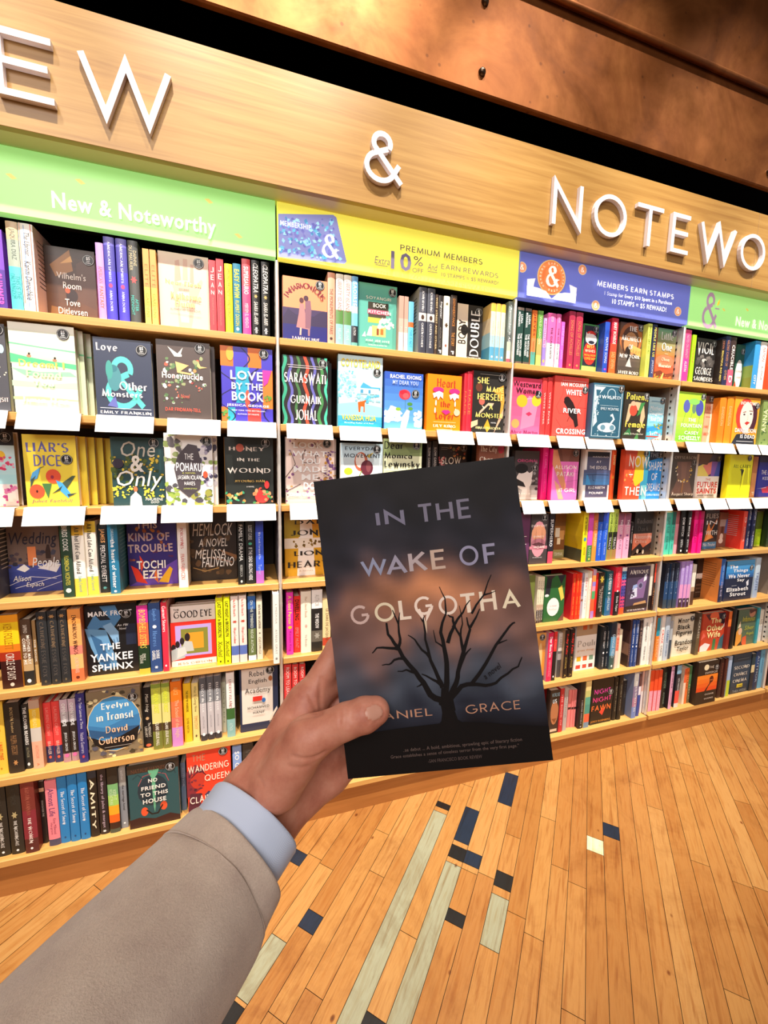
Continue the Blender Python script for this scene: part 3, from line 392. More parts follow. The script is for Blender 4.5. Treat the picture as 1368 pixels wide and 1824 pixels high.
(-0.538,.0294,1.543,.028,.2329,.1564,1,1,'#3a4258',(),None,('N .18 .1 .86 .78 .07 #5fd8c8 &','E .34 .5 .12 .17 #4f8f98','E .3 .62 .1 .05 #3a7a88','E .26 .6 .06 .12 #4aa098','P #6a70b8 .2,.14 .38,.12 .34,.28','T .06 .82 .42 .93 #fff8f4 s Love','T .42 .35 .9 .46 #fff8f4 s Other','T .12 .25 .82 .36 #fff8f4 s Monsters','R .08 .105 .96 .112 #e8e8f0','T .08 .03 .96 .085 #fff8f4 s EMILY FRANKLIN'),'#3a4258',(.8319,.877,.031),'book facing out, navy cover with turquoise ampersand figure, second shelf under the wide green banner','books on the second shelf under the wide green banner'),
(-0.3694,.0294,1.543,.028,.2439,.1561,1,1,'#c8c4b0',(),None,('B 34 7 .15 .45 .9 .82 .05 #6a8a5a,#a0a878,#c89a5a,#f0ece0,#4a6a4a,#c8604a','B 26 8 .1 .2 .45 .5 .035 #7a9a6a,#e8e4d8,#d8806a,#5a7a50','B 10 9 .62 .38 .85 .55 .03 #d86a5a,#7a8a7a,#8a3a3a','P #f2f0e4 .22,.92 .4,.84 .5,.92 .44,.8 .34,.8','P #f0c080 .35,.74 .6,.7 .44,.62 .66,.6 .64,.58 .38,.6','P #f0c880 .75,.7 .78,.76 .82,.7 .95,.69 .8,.67','T .1 .5 .86 .6 #fffcf4 b Honeysuckle','T .36 .28 .6 .33 #e8705a i A Novel','T .14 .1 .8 .16 #f0604a g DAR FRIDMAN-TELL'),'#574a46',(.8179,.9275,.031),'taupe brown cover with white birds and flowers, second shelf under the wide green banner','books on the second shelf under the wide green banner'),
(-0.3574,.0572,1.543,.024,.2426,.1561,1,1,'#c8c4b0',(),None,('R 0 0 1 1 #574a46','B 34 7 .15 .45 .9 .82 .05 #6a8a5a,#a0a878,#c89a5a,#f0ece0,#4a6a4a,#c8604a','B 26 8 .1 .2 .45 .5 .035 #7a9a6a,#e8e4d8,#d8806a,#5a7a50'),'#574a46',None,'spare copy behind the taupe brown cover, first behind it, second shelf','copies of the taupe brown cover'),
(-0.1816,.0294,1.543,.028,.2437,.164,1,1,'#4a40c0',(),None,('R 0 .74 .24 1 #f07a28','R .52 .74 .78 1 #f07a28','R .28 .26 .54 .74 #2fa8c8','R .8 .2 1 .72 #f28030','R 0 .0 .14 .2 #e8803a','R .12 0 .26 .2 #2fb0c8','R .5 0 .76 .2 #ee4540','W .1 .03 .16 #2a2450 .0 .74','W .45 .028 .1 #2a2450 .74 1','W .92 .03 .1 #2a2450 .0 .2','W .66 .03 .12 #2a2450 .2 .74','E .18 .9 .07 .09 #f8b040','P #d03aa8 .8,.72 .98,.72 .9,.55 .82,.5','E .5 .32 .05 .12 #ee5a48','B 8 3 .0 .02 .14 .15 .04 #3a8a4a,#6aa84a','B 8 4 .84 .3 .98 .38 .04 #4a8a3a,#6a9a3a','T .18 .57 .8 .69 #fff b LOVE','T .2 .44 .8 .53 #fff b BY THE','T .2 .29 .82 .41 #fff b BOOK','T .1 .205 .92 .245 #fff b JESSICA GEORGE','T .2 .15 .84 .17 #fff n NEW YORK TIMES BESTSELLING','T .3 .1 .72 .12 #fff n AUTHOR OF MAAME'),'#4a40c0',(.8293,.9323,.031),'patchwork purple orange cover with bold white title, second shelf under the wide green banner','books on the second shelf under the wide green banner'),
(.013,.0294,1.543,.028,.2328,.1566,1,1,'#2a3a34',(),None,('W .04 .07 .04 #3fae8a 0 1','W .18 .06 .04 #6a68b8 0 1','W .34 .06 .04 #4a7a48 0 1','W .52 .07 .04 #f0543a 0 1','W .68 .06 .04 #6a68b8 0 1','W .84 .07 .04 #4a8a50 0 1','W .99 .06 .04 #4fd0a8 0 1','R .12 .86 .9 .87 #b8b0b0','R .14 .83 .88 .84 #c8c0c0','T .05 .58 .96 .79 #fff8f0 s SARASWATI','T .18 .28 .86 .47 #fff8f0 s GURNAIK','T .28 .07 .76 .26 #fff8f0 s JOHAL'),'#2a2626',(.8946,.9136,.031),'book facing out, black cover with rainbow wavy stripes, second shelf under the yellow banner','books on the second shelf under the yellow banner'),
(.025,.0572,1.543,.024,.2317,.1566,1,1,'#2a3a34',(),None,('R 0 0 1 1 #2a2626','W .04 .07 .04 #3fae8a 0 1','W .18 .06 .04 #6a68b8 0 1'),'#2a2626',None,'spare copy behind the black cover, first behind it, second shelf under the yellow banner','copies of the black cover'),
(.037,.0828,1.543,.024,.2317,.1566,1,1,'#2a3a34',(),None,('R 0 0 1 1 #2a2626','W .04 .07 .04 #3fae8a 0 1','W .18 .06 .04 #6a68b8 0 1'),'#2a2626',None,'spare copy behind the black cover, second behind it, second shelf under the yellow banner','copies of the black cover'),
(.2074,.0294,1.543,.028,.253,.1652,1,1,'#8fd0e4',(),None,('G .45 1 #b8eaf8 #dcf8fc 4','B 60 4 .0 .42 .38 .78 .045 #6ac4e0,#8ad8ec,#a8e4f0','B 40 6 .4 .36 .95 .48 .05 #5ab8dc,#8ad4e8,#a8e0f0','P #4aa8d0 .5,.58 .56,.64 .75,.58 .95,.58 .95,.55 .5,.55','R .45 .48 .92 .56 #c8eef4','R .5 .49 .56 .54 #4a98c0','R .68 .49 .73 .54 #4a98c0','P #9adcf0 0,.32 .4,.36 1,.3 1,.1 0,.1','G 0 .16 #1f98c8 #4ab4d8 4','P #e8621a .46,.22 .5,.22 .51,.3 .57,.3 .57,.22 .6,.22 .6,.36 .64,.4 .56,.38 .44,.36','T .06 .84 .94 .95 #f8d848 b COYOTELAND','T .08 .1 .86 .18 #f8d848 b VANESSA HUA','T .14 .05 .8 .075 #f0f8fc i Bestselling Author of A River'),'#c8f0f8',(.8706,.7901,.031),'sky blue cover with villa and orange coyote, second shelf under the yellow banner','books on the second shelf under the yellow banner'),
(.3818,.0294,1.543,.028,.2088,.1529,1,1,'#3f6fd0',(),None,('G 0 1 #6ab4ec #3050b8 8','B 18 3 .0 .12 .4 .34 .12 #ffffff,#e8f0fc','B 12 5 .8 .08 1 .36 .1 #ffffff,#e0ecfc','E .52 .62 .15 .09 #e83a48','E .48 .66 .1 .04 #c02438','E .55 .6 .08 .05 #f05a60','L .012 #4a7a8a .54,.54 .54,.36','E .66 .46 .07 .03 #4a8a3a','E .68 .38 .06 .03 #5a9a40','E .36 .36 .07 .03 #8ab83a','P #e8e4f4 .42,.0 .46,.22 .58,.36 .66,.34 .64,.2 .56,.0','L .01 #a8a0c8 .48,.2 .6,.26','T .14 .89 .94 .96 #ffffff b RACHEL KHONG','T .2 .79 .86 .86 #b8c8f8 b MY DEAR YOU'),'#3f6fd0',(.8004,.6429,.031),'blue sky cover with red rose in hand, second shelf under the yellow banner','books on the second shelf under the yellow banner'),
(.5535,.0344,1.543,.028,.2155,.1468,1,1,'#fb8c10',(),None,('T .28 .78 .82 .93 #b83a20 s Heart','T .4 .44 .68 .54 #b83a20 s the','T .26 .2 .8 .34 #b83a20 s Lover','E .32 .73 .16 .05 #e83080','E .79 .72 .16 .05 #e83080','P #fff .16,.66 .2,.58 .28,.62 .32,.55 .38,.62 .46,.58 .46,.68 .34,.71','P #fff .64,.65 .68,.57 .74,.61 .8,.55 .86,.61 .92,.6 .92,.66 .8,.69','E .26 .5 .02 .05 #fff','E .24 .37 .02 .05 #fff','E .82 .5 .02 .05 #fff','E .84 .38 .02 .04 #fff','P #e82f88 .42,.36 .52,.39 .57,.38 .62,.39 .7,.35 .56,.3','E .88 .35 .09 .06 #d8c8a8','R .2 .165 .86 .17 #ffe8c0','T .2 .06 .86 .14 #fff6e0 s LILY KING','R .3 .03 .76 .04 #ffe8c0'),'#fb8c10',None,'book facing out, orange cover with crying pink eyes, second shelf under the yellow banner','books on the second shelf under the yellow banner'),
(.7164,.015,1.543,.0132,.2272,.15,1,0,'#d82838',('MADE|.3|.7|#f08a50|n|.5',),None,(),None,None,'scarlet copy spine behind monster cover beside the orange cover, second shelf under the yellow banner','copies of the scarlet copy book'),
(.7345,.015,1.543,.0194,.2359,.15,1,0,'#e02c40',('MADE|.3|.7|#f08a50|n|.5',),None,(),None,None,'scarlet copy spine behind monster cover beside the black cover, second shelf under the yellow banner','copies of the scarlet copy book'),
(.7488,.0344,1.543,.028,.2434,.1492,1,1,'#d82c3c',(),None,('P #d8a040 .6,.7 .95,.8 1,.55 .95,.3 .85,.2 .9,.5 .8,.64','P #e8c0a0 .2,.28 .5,.46 .62,.44 .68,.5 .5,.5 .25,.36','P #e0b090 .7,.0 .98,.3 .98,.42 .85,.26','E .3 .52 .09 .06 #d0685a','P #f0e0c0 .3,.46 .4,.42 .36,.4','P #e0a830 .4,.12 .5,.24 .6,.1 .5,.02','P #f0c8a0 0,.08 .2,.14 .2,.22 0,.18','E .2 .74 .1 .07 #6a3a2a','T .14 .8 .5 .91 #ffe87a s SHE','T .42 .67 .96 .78 #ffe87a s MADE','T .16 .54 .96 .65 #ffe87a s HERSELF','T .52 .39 .64 .49 #ffe87a s A','T .12 .24 .96 .35 #ffe87a s MONSTER','T .6 .17 .76 .19 #fff n NOVEL','T .12 .06 .9 .12 #f8e8a0 s ANNA KOVATCHEVA','R .2 .945 .9 .95 #c8c0b0'),'#2c2a26',(.8821,.92,.031),'black cover with golden figures and yellow capitals, second shelf under the yellow banner','books on the second shelf under the yellow banner'),
(.929,.0344,1.543,.028,.2324,.148,1,1,'#f0507e',(),None,('G 0 1 #f46a9a #ec4468 6','P #f884a8 .35,.1 .8,.18 .9,.6 .6,.7 .4,.55','E .36 .6 .18 .11 #f8b02a','E .84 .62 .16 .1 #f8c030','L .01 #f8d0d0 .52,.64 .7,.66','P #d8305a .5,.38 .62,.42 .72,.38 .6,.34','E .18 .2 .13 .08 #f8a05a','T .04 .84 .96 .94 #2a1420 b Westward','T .14 .73 .88 .83 #2a1420 b Women','T .02 .02 .92 .1 #6a1040 s Alice Martin'),'#f0507e',(.8885,.7345,.031),'pink cover with a face in yellow sunglasses, second shelf under the blue banner','books on the second shelf under the blue banner'),
(1.0891,.015,1.543,.0226,.2396,.15,1,0,'#e03c3c',('WHITE RIVER|.25|.8|#f8e0d8|n|.3',),None,(),None,None,'red copy spine beside the pink cover, second shelf under the blue banner','copies of the red copy book'),
(1.1155,.015,1.543,.0233,.2436,.15,1,0,'#d83838',('WHITE RIVER|.25|.8|#f8e0d8|n|.3',),None,(),None,None,'red copy spine beside the red cover, second shelf under the blue banner','copies of the red copy book'),
(1.1343,.0294,1.543,.028,.2541,.1795,1,1,'#d83c38',(),None,('L .006 #a02a2a .28,.98 .26,.7 .1,.5 .2,.38 .3,.4','L .006 #a02a2a .82,.9 .86,.7 .7,.5 .98,.5','L .006 #a02a2a .1,.3 .3,.14 .6,.2','P #2a1a1a .3,.58 .36,.66 .46,.66 .58,.58 .7,.44 .78,.2 .68,.16 .62,.28 .48,.36 .4,.5','E .4 .62 .09 .055 #241616','L .014 #3a1a1a .5,.34 .44,.26','R .22 .93 .94 .935 #f8d8d0','T .2 .84 .92 .9 #fff2ec b IAN MCGUIRE','T .34 .7 .8 .79 #fff b WHITE','T .3 .4 .82 .48 #fff b RIVER','T .12 .05 .98 .14 #fff b CROSSING'),'#ee5248',(.9081,.8039,.031),'book facing out, red cover with a black raven, second shelf under the blue banner','books on the second shelf under the blue banner'),
(1.3147,.0054,1.543,.034,.2329,.1709,1,1,'#2c5878',(),None,('R .04 .03 .96 .965 #c8dce4','R .06 .04 .94 .955 #2f6078','P #c8dce4 .06,.94 .4,.94 .2,.8 .14,.5 .2,.3 .08,.2','P #2f6078 .1,.88 .26,.88 .14,.7','B 26 3 .08 .3 .22 .8 .03 #c8dce4,#8fb0c0','E .52 .2 .3 .09 #d8e8ee','E .4 .2 .08 .05 #6a94a8','E .7 .2 .08 .05 #6a94a8','L .05 #d8e8ee .6,.24 .74,.36 .68,.44 .62,.42','B 20 8 .08 .04 .92 .14 .03 #c8dce4,#5a889c','E .6 .82 .14 .1 #b8d0dc','E .6 .82 .12 .085 #2f6078','T .2 .72 .9 .8 #e8f2f6 s TWISTED','R .26 .6 .84 .605 #c8dce4','T .28 .52 .86 .57 #e0ecf2 n EMILY MCINTIRE'),'#33657c',(.9035,.9256,.031),'book facing out, teal blue cover with white etched octopus, second shelf under the blue banner','books on the second shelf under the blue banner'),
(1.522,.0294,1.543,.028,.2161,.1451,1,1,'#352f26',(),None,('P #d8b890 .2,.74 .5,.8 .8,.78 .9,.5 .8,.3 .7,.4 .72,.6 .4,.66 .24,.4 .1,.3','P #3f8a48 .68,.78 .86,.8 .7,.56 .56,.5','E .4 .62 .16 .12 #c8503a','E .38 .76 .1 .05 #e0b090','P #3a7a48 .05,.1 .3,.26 .4,.1','P #4a8a48 .5,.0 .7,.0 .66,.18','P #e8d0b0 .6,.2 .8,.3 .74,.16','T .08 .82 .96 .98 #f6e05a s Patient,','T .1 .26 .92 .4 #f6e05a s Female','T .08 .1 .86 .15 #f4ecd8 i Julie Schumacher'),'#352f26',(.8863,.9237,.031),'dark cover with red and green costumed figure, second shelf under the blue banner','books on the second shelf under the blue banner'),
(1.7234,.0744,1.543,.028,.2109,.1007,1,1,'#4ab8e0',(),None,('G .35 1 #7ad0ec #c8ecf4 4','P #2f90d0 0,.3 .5,.36 1,.44 1,.3 0,.2','B 20 6 .4 .26 1 .4 .07 #5a8a3a,#c8a848,#7aa04a','B 14 5 .1 .14 .9 .24 .05 #f0f4f0,#e05a4a,#f8e8d8','R .0 .1 .8 .13 #d8402a','P #f8e8d8 .2,.0 1,.0 1,.16','T .1 .7 .9 .8 #fff i Mother-','T .06 .58 .94 .68 #fff i Daughter','T .14 .46 .84 .56 #fff i Book Club','R .1 .9 .8 .91 #3a8ab8','T .05 .02 .8 .07 #e05a30 b SUSAN'),'#4ab8e0',(.8361,.9218,.031),'book facing out, turquoise beach cover with white script, second shelf under the blue banner','books on the second shelf under the blue banner'),
(1.849,.0294,1.543,.028,.2382,.1825,1,1,'#7aa848',(),None,('G 0 .5 #7ad83a #c0ea50 6','E .34 .72 .12 .13 #5a62b0','E .62 .7 .08 .12 #6a8a70','E .82 .7 .14 .16 #4a52a8','E .6 .82 .2 .06 #8ad860','L .01 #2a4a3a .32,.6 .22,.28','L .01 #2a4a3a .56,.6 .4,.12','L .01 #2a4a3a .84,.54 .8,.04','T .44 .42 .72 .49 #fffef0 b THE','T .2 .3 .94 .38 #fffef0 b FOUNTAIN','T .34 .16 .86 .23 #fffef0 b CASEY','T .14 .05 .92 .13 #fffef0 b SCHESZLY'),'#b4e83a',(.9096,.9307,.031),'book facing out, lime green cover with blue balloons, second shelf under the small green banner','books on the second shelf under the small green banner'),
(2.0849,.0644,1.543,.028,.2376,.0525,1,1,'#f0a888',(),None,('R 0 .84 1 1 #7a4a34','P #fdf0d8 .7,.84 1,.84 1,0 .6,0 .8,.4','T .1 .7 .8 .8 #c8583a s LADIE','R .2 .64 .8 .65 #a85a4a','R .2 .56 .8 .57 #a85a4a','T .06 .32 .66 .4 #d86a4a s JANE','T .06 .17 .8 .26 #d86a4a s SMILEY'),'#f0a888',(.6857,.9306,.031),'book facing out, salmon cover with red serif capitals, second shelf under the small green banner','books on the second shelf under the small green banner'),
(2.1603,.015,1.543,.0442,.2273,.15,1,0,'#f0861e',('DANDELION|.2|.6|#f8c890|n|.4',),None,(),None,None,'bright orange copy spine beside the salmon cover, second shelf under the small green banner','copies of the bright orange copy book'),
(2.2129,.015,1.543,.0467,.2346,.15,1,0,'#f4901e',('DANDELION|.2|.6|#f8c890|n|.4',),None,(),None,None,'bright orange copy spine beside the orange cover, second shelf under the small green banner','copies of the bright orange copy book'),
(2.2393,.0294,1.543,.028,.2399,.1891,1,1,'#e88a20',(),None,('E .46 .62 .36 .36 #d8402e','E .78 .6 .16 .3 #4a2030','E .52 .6 .26 .3 #f6e4d4','P #f6e4d4 .46,.4 .66,.38 .66,.24 .44,.24','L .02 #8a3a30 .36,.68 .48,.7','L .02 #6a2a28 .6,.72 .74,.72','E .42 .64 .04 .02 #5a4a50','E .68 .66 .04 .02 #5a4a50','P #c8342e .46,.46 .56,.5 .68,.48 .56,.42','L .012 #d8a890 .56,.64 .58,.54 .54,.52','P #2a2c36 .02,.0 .2,.22 .44,.24 .9,.2 .96,0','T .24 .84 .9 .91 #fff4e8 b INDIE SYMES','T .12 .26 .94 .35 #fff b DANDELION','T .34 .14 .92 .22 #fff b IS DEAD','R .2 .07 .86 .08 #d8d8d8'),'#f8a828',(.8984,.8391,.031),'book facing out, orange cover with red-haired woman portrait, second shelf under the small green banner','books on the second shelf under the small green banner'),
(2.4539,.0294,1.543,.028,.2352,.1641,1,1,'#8aa05a',(),None,('P #d02a6a .5,.3 1,.3 1,.7 .6,.7','B 30 5 .0 .0 .5 1 .06 #5a7a3a,#a8b86a,#3a5a3a','V .05 .3 .25 .8 #e8f0b8 b ANNA'),'#8aa05a',None,'mossy green and pink cover at frame edge, second shelf under the small green banner','books on the second shelf under the small green banner'),
(-0.905,.0855,1.264,.028,.2248,.1295,1,1,'#f8f4f4',(),None,('R 0 .82 1 1 #2a2a30','G .3 .82 #a8e0ec #d8f0f4 4','E .72 .68 .1 .07 #f8c83a','B 30 4 .4 .5 1 .66 .06 #e05a80,#f0a0b8,#d83a68','B 24 6 .5 .0 1 .28 .07 #e888c0,#c84a98,#f8e8f0','R .8 .06 .9 .18 #fff','R .9 .1 .96 .2 #fff'),'#f8f4f4',(.8484,.9266,.031),'book facing out, pink and sky blue city cover, third shelf under the wide green banner','books on the third shelf under the wide green banner'),
(-0.7395,.0453,1.264,.028,.2181,.1361,1,1,'#e0b040',(),None,("T .07 .76 .86 .92 #6a66b0 s LIAR'S",'T .2 .57 .7 .73 #6a66b0 s DICE','P #5aa8e0 .1,.36 .16,.48 .32,.56 .24,.4','P #4a5a50 .1,.26 .22,.44 .12,.38','L .008 #2a3a3a .3,.54 .38,.57','E .54 .43 .14 .1 #ee5a3a','E .52 .42 .03 .025 #a02a4a','E .22 .22 .14 .1 #ee5a3a','E .22 .22 .02 .02 #3a1a1a','P #4a7a48 .32,.33 .5,.33 .42,.12','P #4fa8e0 .58,.38 .7,.34 .84,.2 .8,.12 .66,.22','P #4a5a48 .7,.34 .9,.44 .96,.44 .78,.26','P #3a4a40 .48,.18 .66,.24 .7,.3','P #3a4a50 .78,.18 .98,.2 .8,.14','T .1 .05 .88 .11 #8a3a70 i Juliet Faithfull'),'#fbe04a',(.8137,.666,.031),'yellow cover with hummingbirds and red flowers, third shelf under the wide green banner','books on the third shelf under the wide green banner'),
(-0.7235,.0731,1.264,.024,.217,.1361,1,1,'#e0b040',(),None,('R 0 0 1 1 #fbe04a',"T .07 .76 .86 .92 #6a66b0 s LIAR'S",'T .2 .57 .7 .73 #6a66b0 s DICE'),'#fbe04a',None,'spare copy behind the yellow cover, first behind it, third shelf under the wide green banner','copies of the yellow cover'),
(-0.7075,.0986,1.264,.024,.217,.1361,1,1,'#e0b040',(),None,('R 0 0 1 1 #fbe04a',"T .07 .76 .86 .92 #6a66b0 s LIAR'S",'T .2 .57 .7 .73 #6a66b0 s DICE'),'#fbe04a',None,'spare copy behind the yellow cover, second behind it, third shelf under the wide green banner','copies of the yellow cover'),
(-0.6915,.1241,1.264,.024,.217,.1361,1,1,'#e0b040',(),None,('R 0 0 1 1 #fbe04a',"T .07 .76 .86 .92 #6a66b0 s LIAR'S",'T .2 .57 .7 .73 #6a66b0 s DICE'),'#fbe04a',None,'spare copy behind the yellow cover, third behind it, third shelf under the wide green banner','copies of the yellow cover'),
(-0.6755,.1496,1.264,.024,.217,.1361,1,1,'#e0b040',(),None,('R 0 0 1 1 #fbe04a',"T .07 .76 .86 .92 #6a66b0 s LIAR'S",'T .2 .57 .7 .73 #6a66b0 s DICE'),'#fbe04a',None,'spare copy behind the yellow cover, fourth behind it, third shelf under the wide green banner','copies of the yellow cover'),
(-0.6595,.1751,1.264,.024,.217,.1361,1,1,'#e0b040',(),None,('R 0 0 1 1 #fbe04a',"T .07 .76 .86 .92 #6a66b0 s LIAR'S",'T .2 .57 .7 .73 #6a66b0 s DICE'),'#fbe04a',None,'spare copy behind the yellow cover, fifth behind it, third shelf under the wide green banner','copies of the yellow cover'),
(-0.513,.0438,1.264,.028,.2192,.1508,1,1,'#2a4a4c',(),None,('B 60 5 .02 .3 .98 .75 .06 #3a4a20,#4a5a24,#2a3a1a,#5a6a2a','B 40 7 .02 .45 .98 .75 .035 #c8a838,#b09030,#f0d84a','B 34 8 .02 .12 .4 .3 .03 #f8e858,#f0d840','B 30 9 .6 .12 .98 .3 .03 #f8e858,#f0d840','T .2 .72 .84 .94 #c8bfb0 i One','T .36 .5 .62 .74 #f6efe4 b &','T .1 .22 .96 .52 #fffaf0 i Only','E .14 .62 .1 .07 #3a3040','P #f6f0e0 .32,.0 .34,.14 .42,.2 .42,.26 .46,.26 .46,.2 .54,.14 .56,.0','E .44 .25 .04 .04 #c87a50','T .62 .08 .96 .12 #f4f0e8 i MAURENE','T .72 .04 .88 .075 #f4f0e8 i GOO'),'#2a4a4c',(.8209,.9247,.031),'dark teal cover with yellow flowers and script title, third shelf under the wide green banner','books on the third shelf under the wide green banner'),
(-0.3583,.0224,1.264,.028,.2354,.1446,1,1,'#d8d4d0',(),None,('B 30 4 .0 .6 .4 1 .09 #a8b878,#6a6468,#8a9a5a,#d8d4cc','B 40 5 .7 .3 1 .95 .08 #b0a8c0,#4a4660,#98b060,#e8e4ec','B 30 6 .0 .0 .4 .35 .09 #a8c05a,#5a5860,#7a9a40,#d8d8d8','B 24 7 .5 .0 1 .25 .09 #a8a850,#6a7a3a,#585460','E .84 .44 .05 .05 #e05a3a','P #544c52 .28,.7 .5,.86 .68,.84 .78,.56 .72,.24 .48,.12 .28,.24 .2,.52','T .42 .64 .6 .73 #fff g THE','T .24 .48 .76 .62 #fff g POHAKU','T .36 .45 .64 .47 #d8d868 n A NOVEL','T .26 .36 .76 .44 #fff g JASMIN IOLANI','T .4 .29 .62 .35 #fff g HAKES','T .38 .235 .66 .255 #d8e868 n AUTHOR OF HULA'),'#f7f4f0',(.8859,.9003,.031),'white jungle leaf cover with dark rock title, third shelf under the wide green banner','books on the third shelf under the wide green banner'),
(-0.3463,.0503,1.264,.024,.2342,.1446,1,1,'#d8d4d0',(),None,('R 0 0 1 1 #f7f4f0','B 30 4 .0 .6 .4 1 .09 #a8b878,#6a6468,#8a9a5a,#d8d4cc','B 40 5 .7 .3 1 .95 .08 #b0a8c0,#4a4660,#98b060,#e8e4ec'),'#f7f4f0',None,'spare copy behind the white jungle leaf cover, first behind it, third shelf','copies of the white jungle leaf cover'),
(-0.1801,.0489,1.264,.028,.2298,.1615,1,1,'#d89a40',(),None,('T .1 .79 .82 .88 #e8dcd0 s HONEY','E .32 .85 .08 .06 #c8604a','T .26 .64 .72 .71 #f4ece0 s IN THE','T .06 .46 .94 .57 #fff8ee s WOUND','T .2 .33 .82 .38 #f0c86a s JIYOUNG HAN','T .44 .26 .6 .28 #e8e0d8 n A NOVEL','E .76 .12 .15 .1 #e83a38','B 22 4 .56 .0 1 .26 .05 #c84a3a,#4a9a5a,#e08a5a,#f0a070','E .86 .3 .05 .06 #e03a3a','B 22 6 .0 .02 .4 .2 .05 #3a9a70,#e0904a,#48b080,#f0c080'),'#2b302d',(.8449,.9282,.031),'near-black cover with flowers and spaced capitals, third shelf under the wide green banner','books on the third shelf under the wide green banner'),
(.0233,.0493,1.264,.028,.238,.1763,1,1,'#d8c8c4',(),None,('B 50 3 .0 .0 1 1 .035 #a87aa8,#8a5a88,#c8a06a,#6a4a3a','B 40 4 .8 .35 1 .8 .04 #8a5a98,#c89040,#6a4a78','L .012 #5a4440 .0,.4 .2,.6 .1,.8','L .012 #5a4440 .04,.2 .3,.3','L .012 #5a4440 .95,.4 .7,.5','R .34 .62 .62 .76 #5a4440','R .36 .63 .6 .75 #e0c8c0','T .16 .84 .76 .93 #fff b LOOK','T .14 .72 .84 .8 #fff b WHAT','T .28 .6 .7 .69 #fff b YOU','T .16 .48 .84 .57 #fff b MADE','T .32 .36 .66 .45 #fff b ME','T .36 .22 .6 .33 #fff b DO','T .04 .1 .94 .17 #fffaf4 b JOHN LANCHESTER'),'#e6cfc6',(.8392,.9181,.031),'book facing out, blush cover with purple blossom branches, third shelf under the yellow banner','books on the third shelf under the yellow banner'),
(.0353,.0772,1.264,.024,.2369,.1763,1,1,'#d8c8c4',(),None,('R 0 0 1 1 #e6cfc6','B 50 3 .0 .0 1 1 .035 #a87aa8,#8a5a88,#c8a06a,#6a4a3a','B 40 4 .8 .35 1 .8 .04 #8a5a98,#c89040,#6a4a78'),'#e6cfc6',None,'spare copy behind the blush cover, first behind it, third shelf under the yellow banner','copies of the blush cover'),
(.2166,.0204,1.264,.028,.222,.1593,1,1,'#ecf4f6',(),None,('G .3 1 #f4f8f4 #b8d8e8 6','E .48 .7 .16 .16 #c86a4a','E .46 .72 .11 .12 #f4e8e0','E .62 .6 .15 .13 #6a2a3a','E .66 .62 .06 .09 #8a4a50','P #f8d858 .6,.8 .78,.86 .68,.76','E .18 .54 .1 .06 #c0d83a','L .02 #8aa83a .4,.4 .5,.55','T .1 .88 .9 .95 #2a2c3a g EVERYDAY','T .08 .76 .94 .84 #2a2c3a g MOVEMENT'),'#ecf4f6',(.8585,.9086,.031),'book facing out, pale blue cover with a purple tulip, third shelf under the yellow banner','books on the third shelf under the yellow banner'),
(.3793,.0204,1.264,.028,.2436,.1548,1,1,'#eef4cc',(),None,('R 0 .74 1 1 #8c9c68','P #7a8a5a .4,1 1,1 1,.8 .7,.78','T .02 .84 .5 .96 #1a1a16 s Dear','T .02 .69 .74 .81 #1a1a16 s Monica','T .02 .54 .95 .66 #1a1a16 s Lewinsky','R .04 .5 .4 .505 #6a7a50'),'#eef4cc',(.8491,.9033,.031),'book facing out, sage green cover with black fat-face title, third shelf under the yellow banner','books on the third shelf under the yellow banner'),
(.5955,.075,1.264,.0194,.2416,.15,1,0,'#2c2626',('SLOW GARDENS|.1|.5|#e0d8d0|n|.4','*|.6|.7|#e06a70|dot|.7'),None,(),None,None,'black floral copy spine beside the sage green cover, third shelf under the yellow banner','copies of the black floral copy book'),
(.6223,.075,1.264,.0244,.2442,.15,1,0,'#2c2626',('SLOW GARDENS|.1|.5|#e0d8d0|n|.4','*|.6|.7|#e06a70|dot|.7'),None,(),None,None,'black floral copy spine beside the black cover, third shelf under the yellow banner','copies of the black floral copy book'),
(.6588,.1344,1.264,.028,.2459,.1329,1,1,'#332c2c',(),None,('B 22 5 .3 .72 .95 .96 .06 #c0604a,#e8a868,#6a4a3a,#8a8a5a,#585050','B 12 6 .0 .55 .2 .75 .06 #e06a70,#f0a0a0','R .08 .9 .3 .905 #c8c0b8','R .08 .87 .3 .875 #c8c0b8','T .1 .6 .78 .76 #fffaf4 g SLOW'),'#332c2c',(.8758,.9005,.031),'black cover with pastel flowers and white title, third shelf under the yellow banner','books on the third shelf under the yellow banner'),
(.7925,.0344,1.264,.028,.2436,.1185,1,1,'#8a5440',(),None,('G .5 1 #9a6048 #7a4434 4','E .86 .9 .13 .08 #a81c30','T .05 .82 .7 .94 #f0dcc8 s The City','T .02 .66 .92 .76 #fbf0e0 s Changes'),'#8a5440',None,'brown cover with red seal and cream script, third shelf under the yellow banner','books on the third shelf under the yellow banner'),
(1.0078,.0978,1.264,.028,.2171,.1292,1,1,'#4a4446',(),None,('G .0 .3 #d8d4d4 #8a8688 3','B 20 3 .7 .2 1 .8 .08 #6a6668,#9a9698,#3a3638','E .42 .4 .32 .2 #e8e2e0','P #e8e2e0 .5,.5 .76,.6 .74,.46 .5,.36','P #e8e2e0 .4,.3 .66,.26 .7,.05 .3,.05','E .3 .64 .26 .1 #1c1a1c','P #2a2628 .1,.3 .5,.26 .4,.36 .1,.44','R .0 .0 1 .05 #f8f4f4','T .12 .76 .94 .84 #e85aa0 g ORIGINAL','T .1 .1 .7 .15 #fff g PARKER'),'#4a4446',(.8315,.6531,.031),'book facing out, monochrome portrait cover with pink title, third shelf under the blue banner','books on the third shelf under the blue banner'),
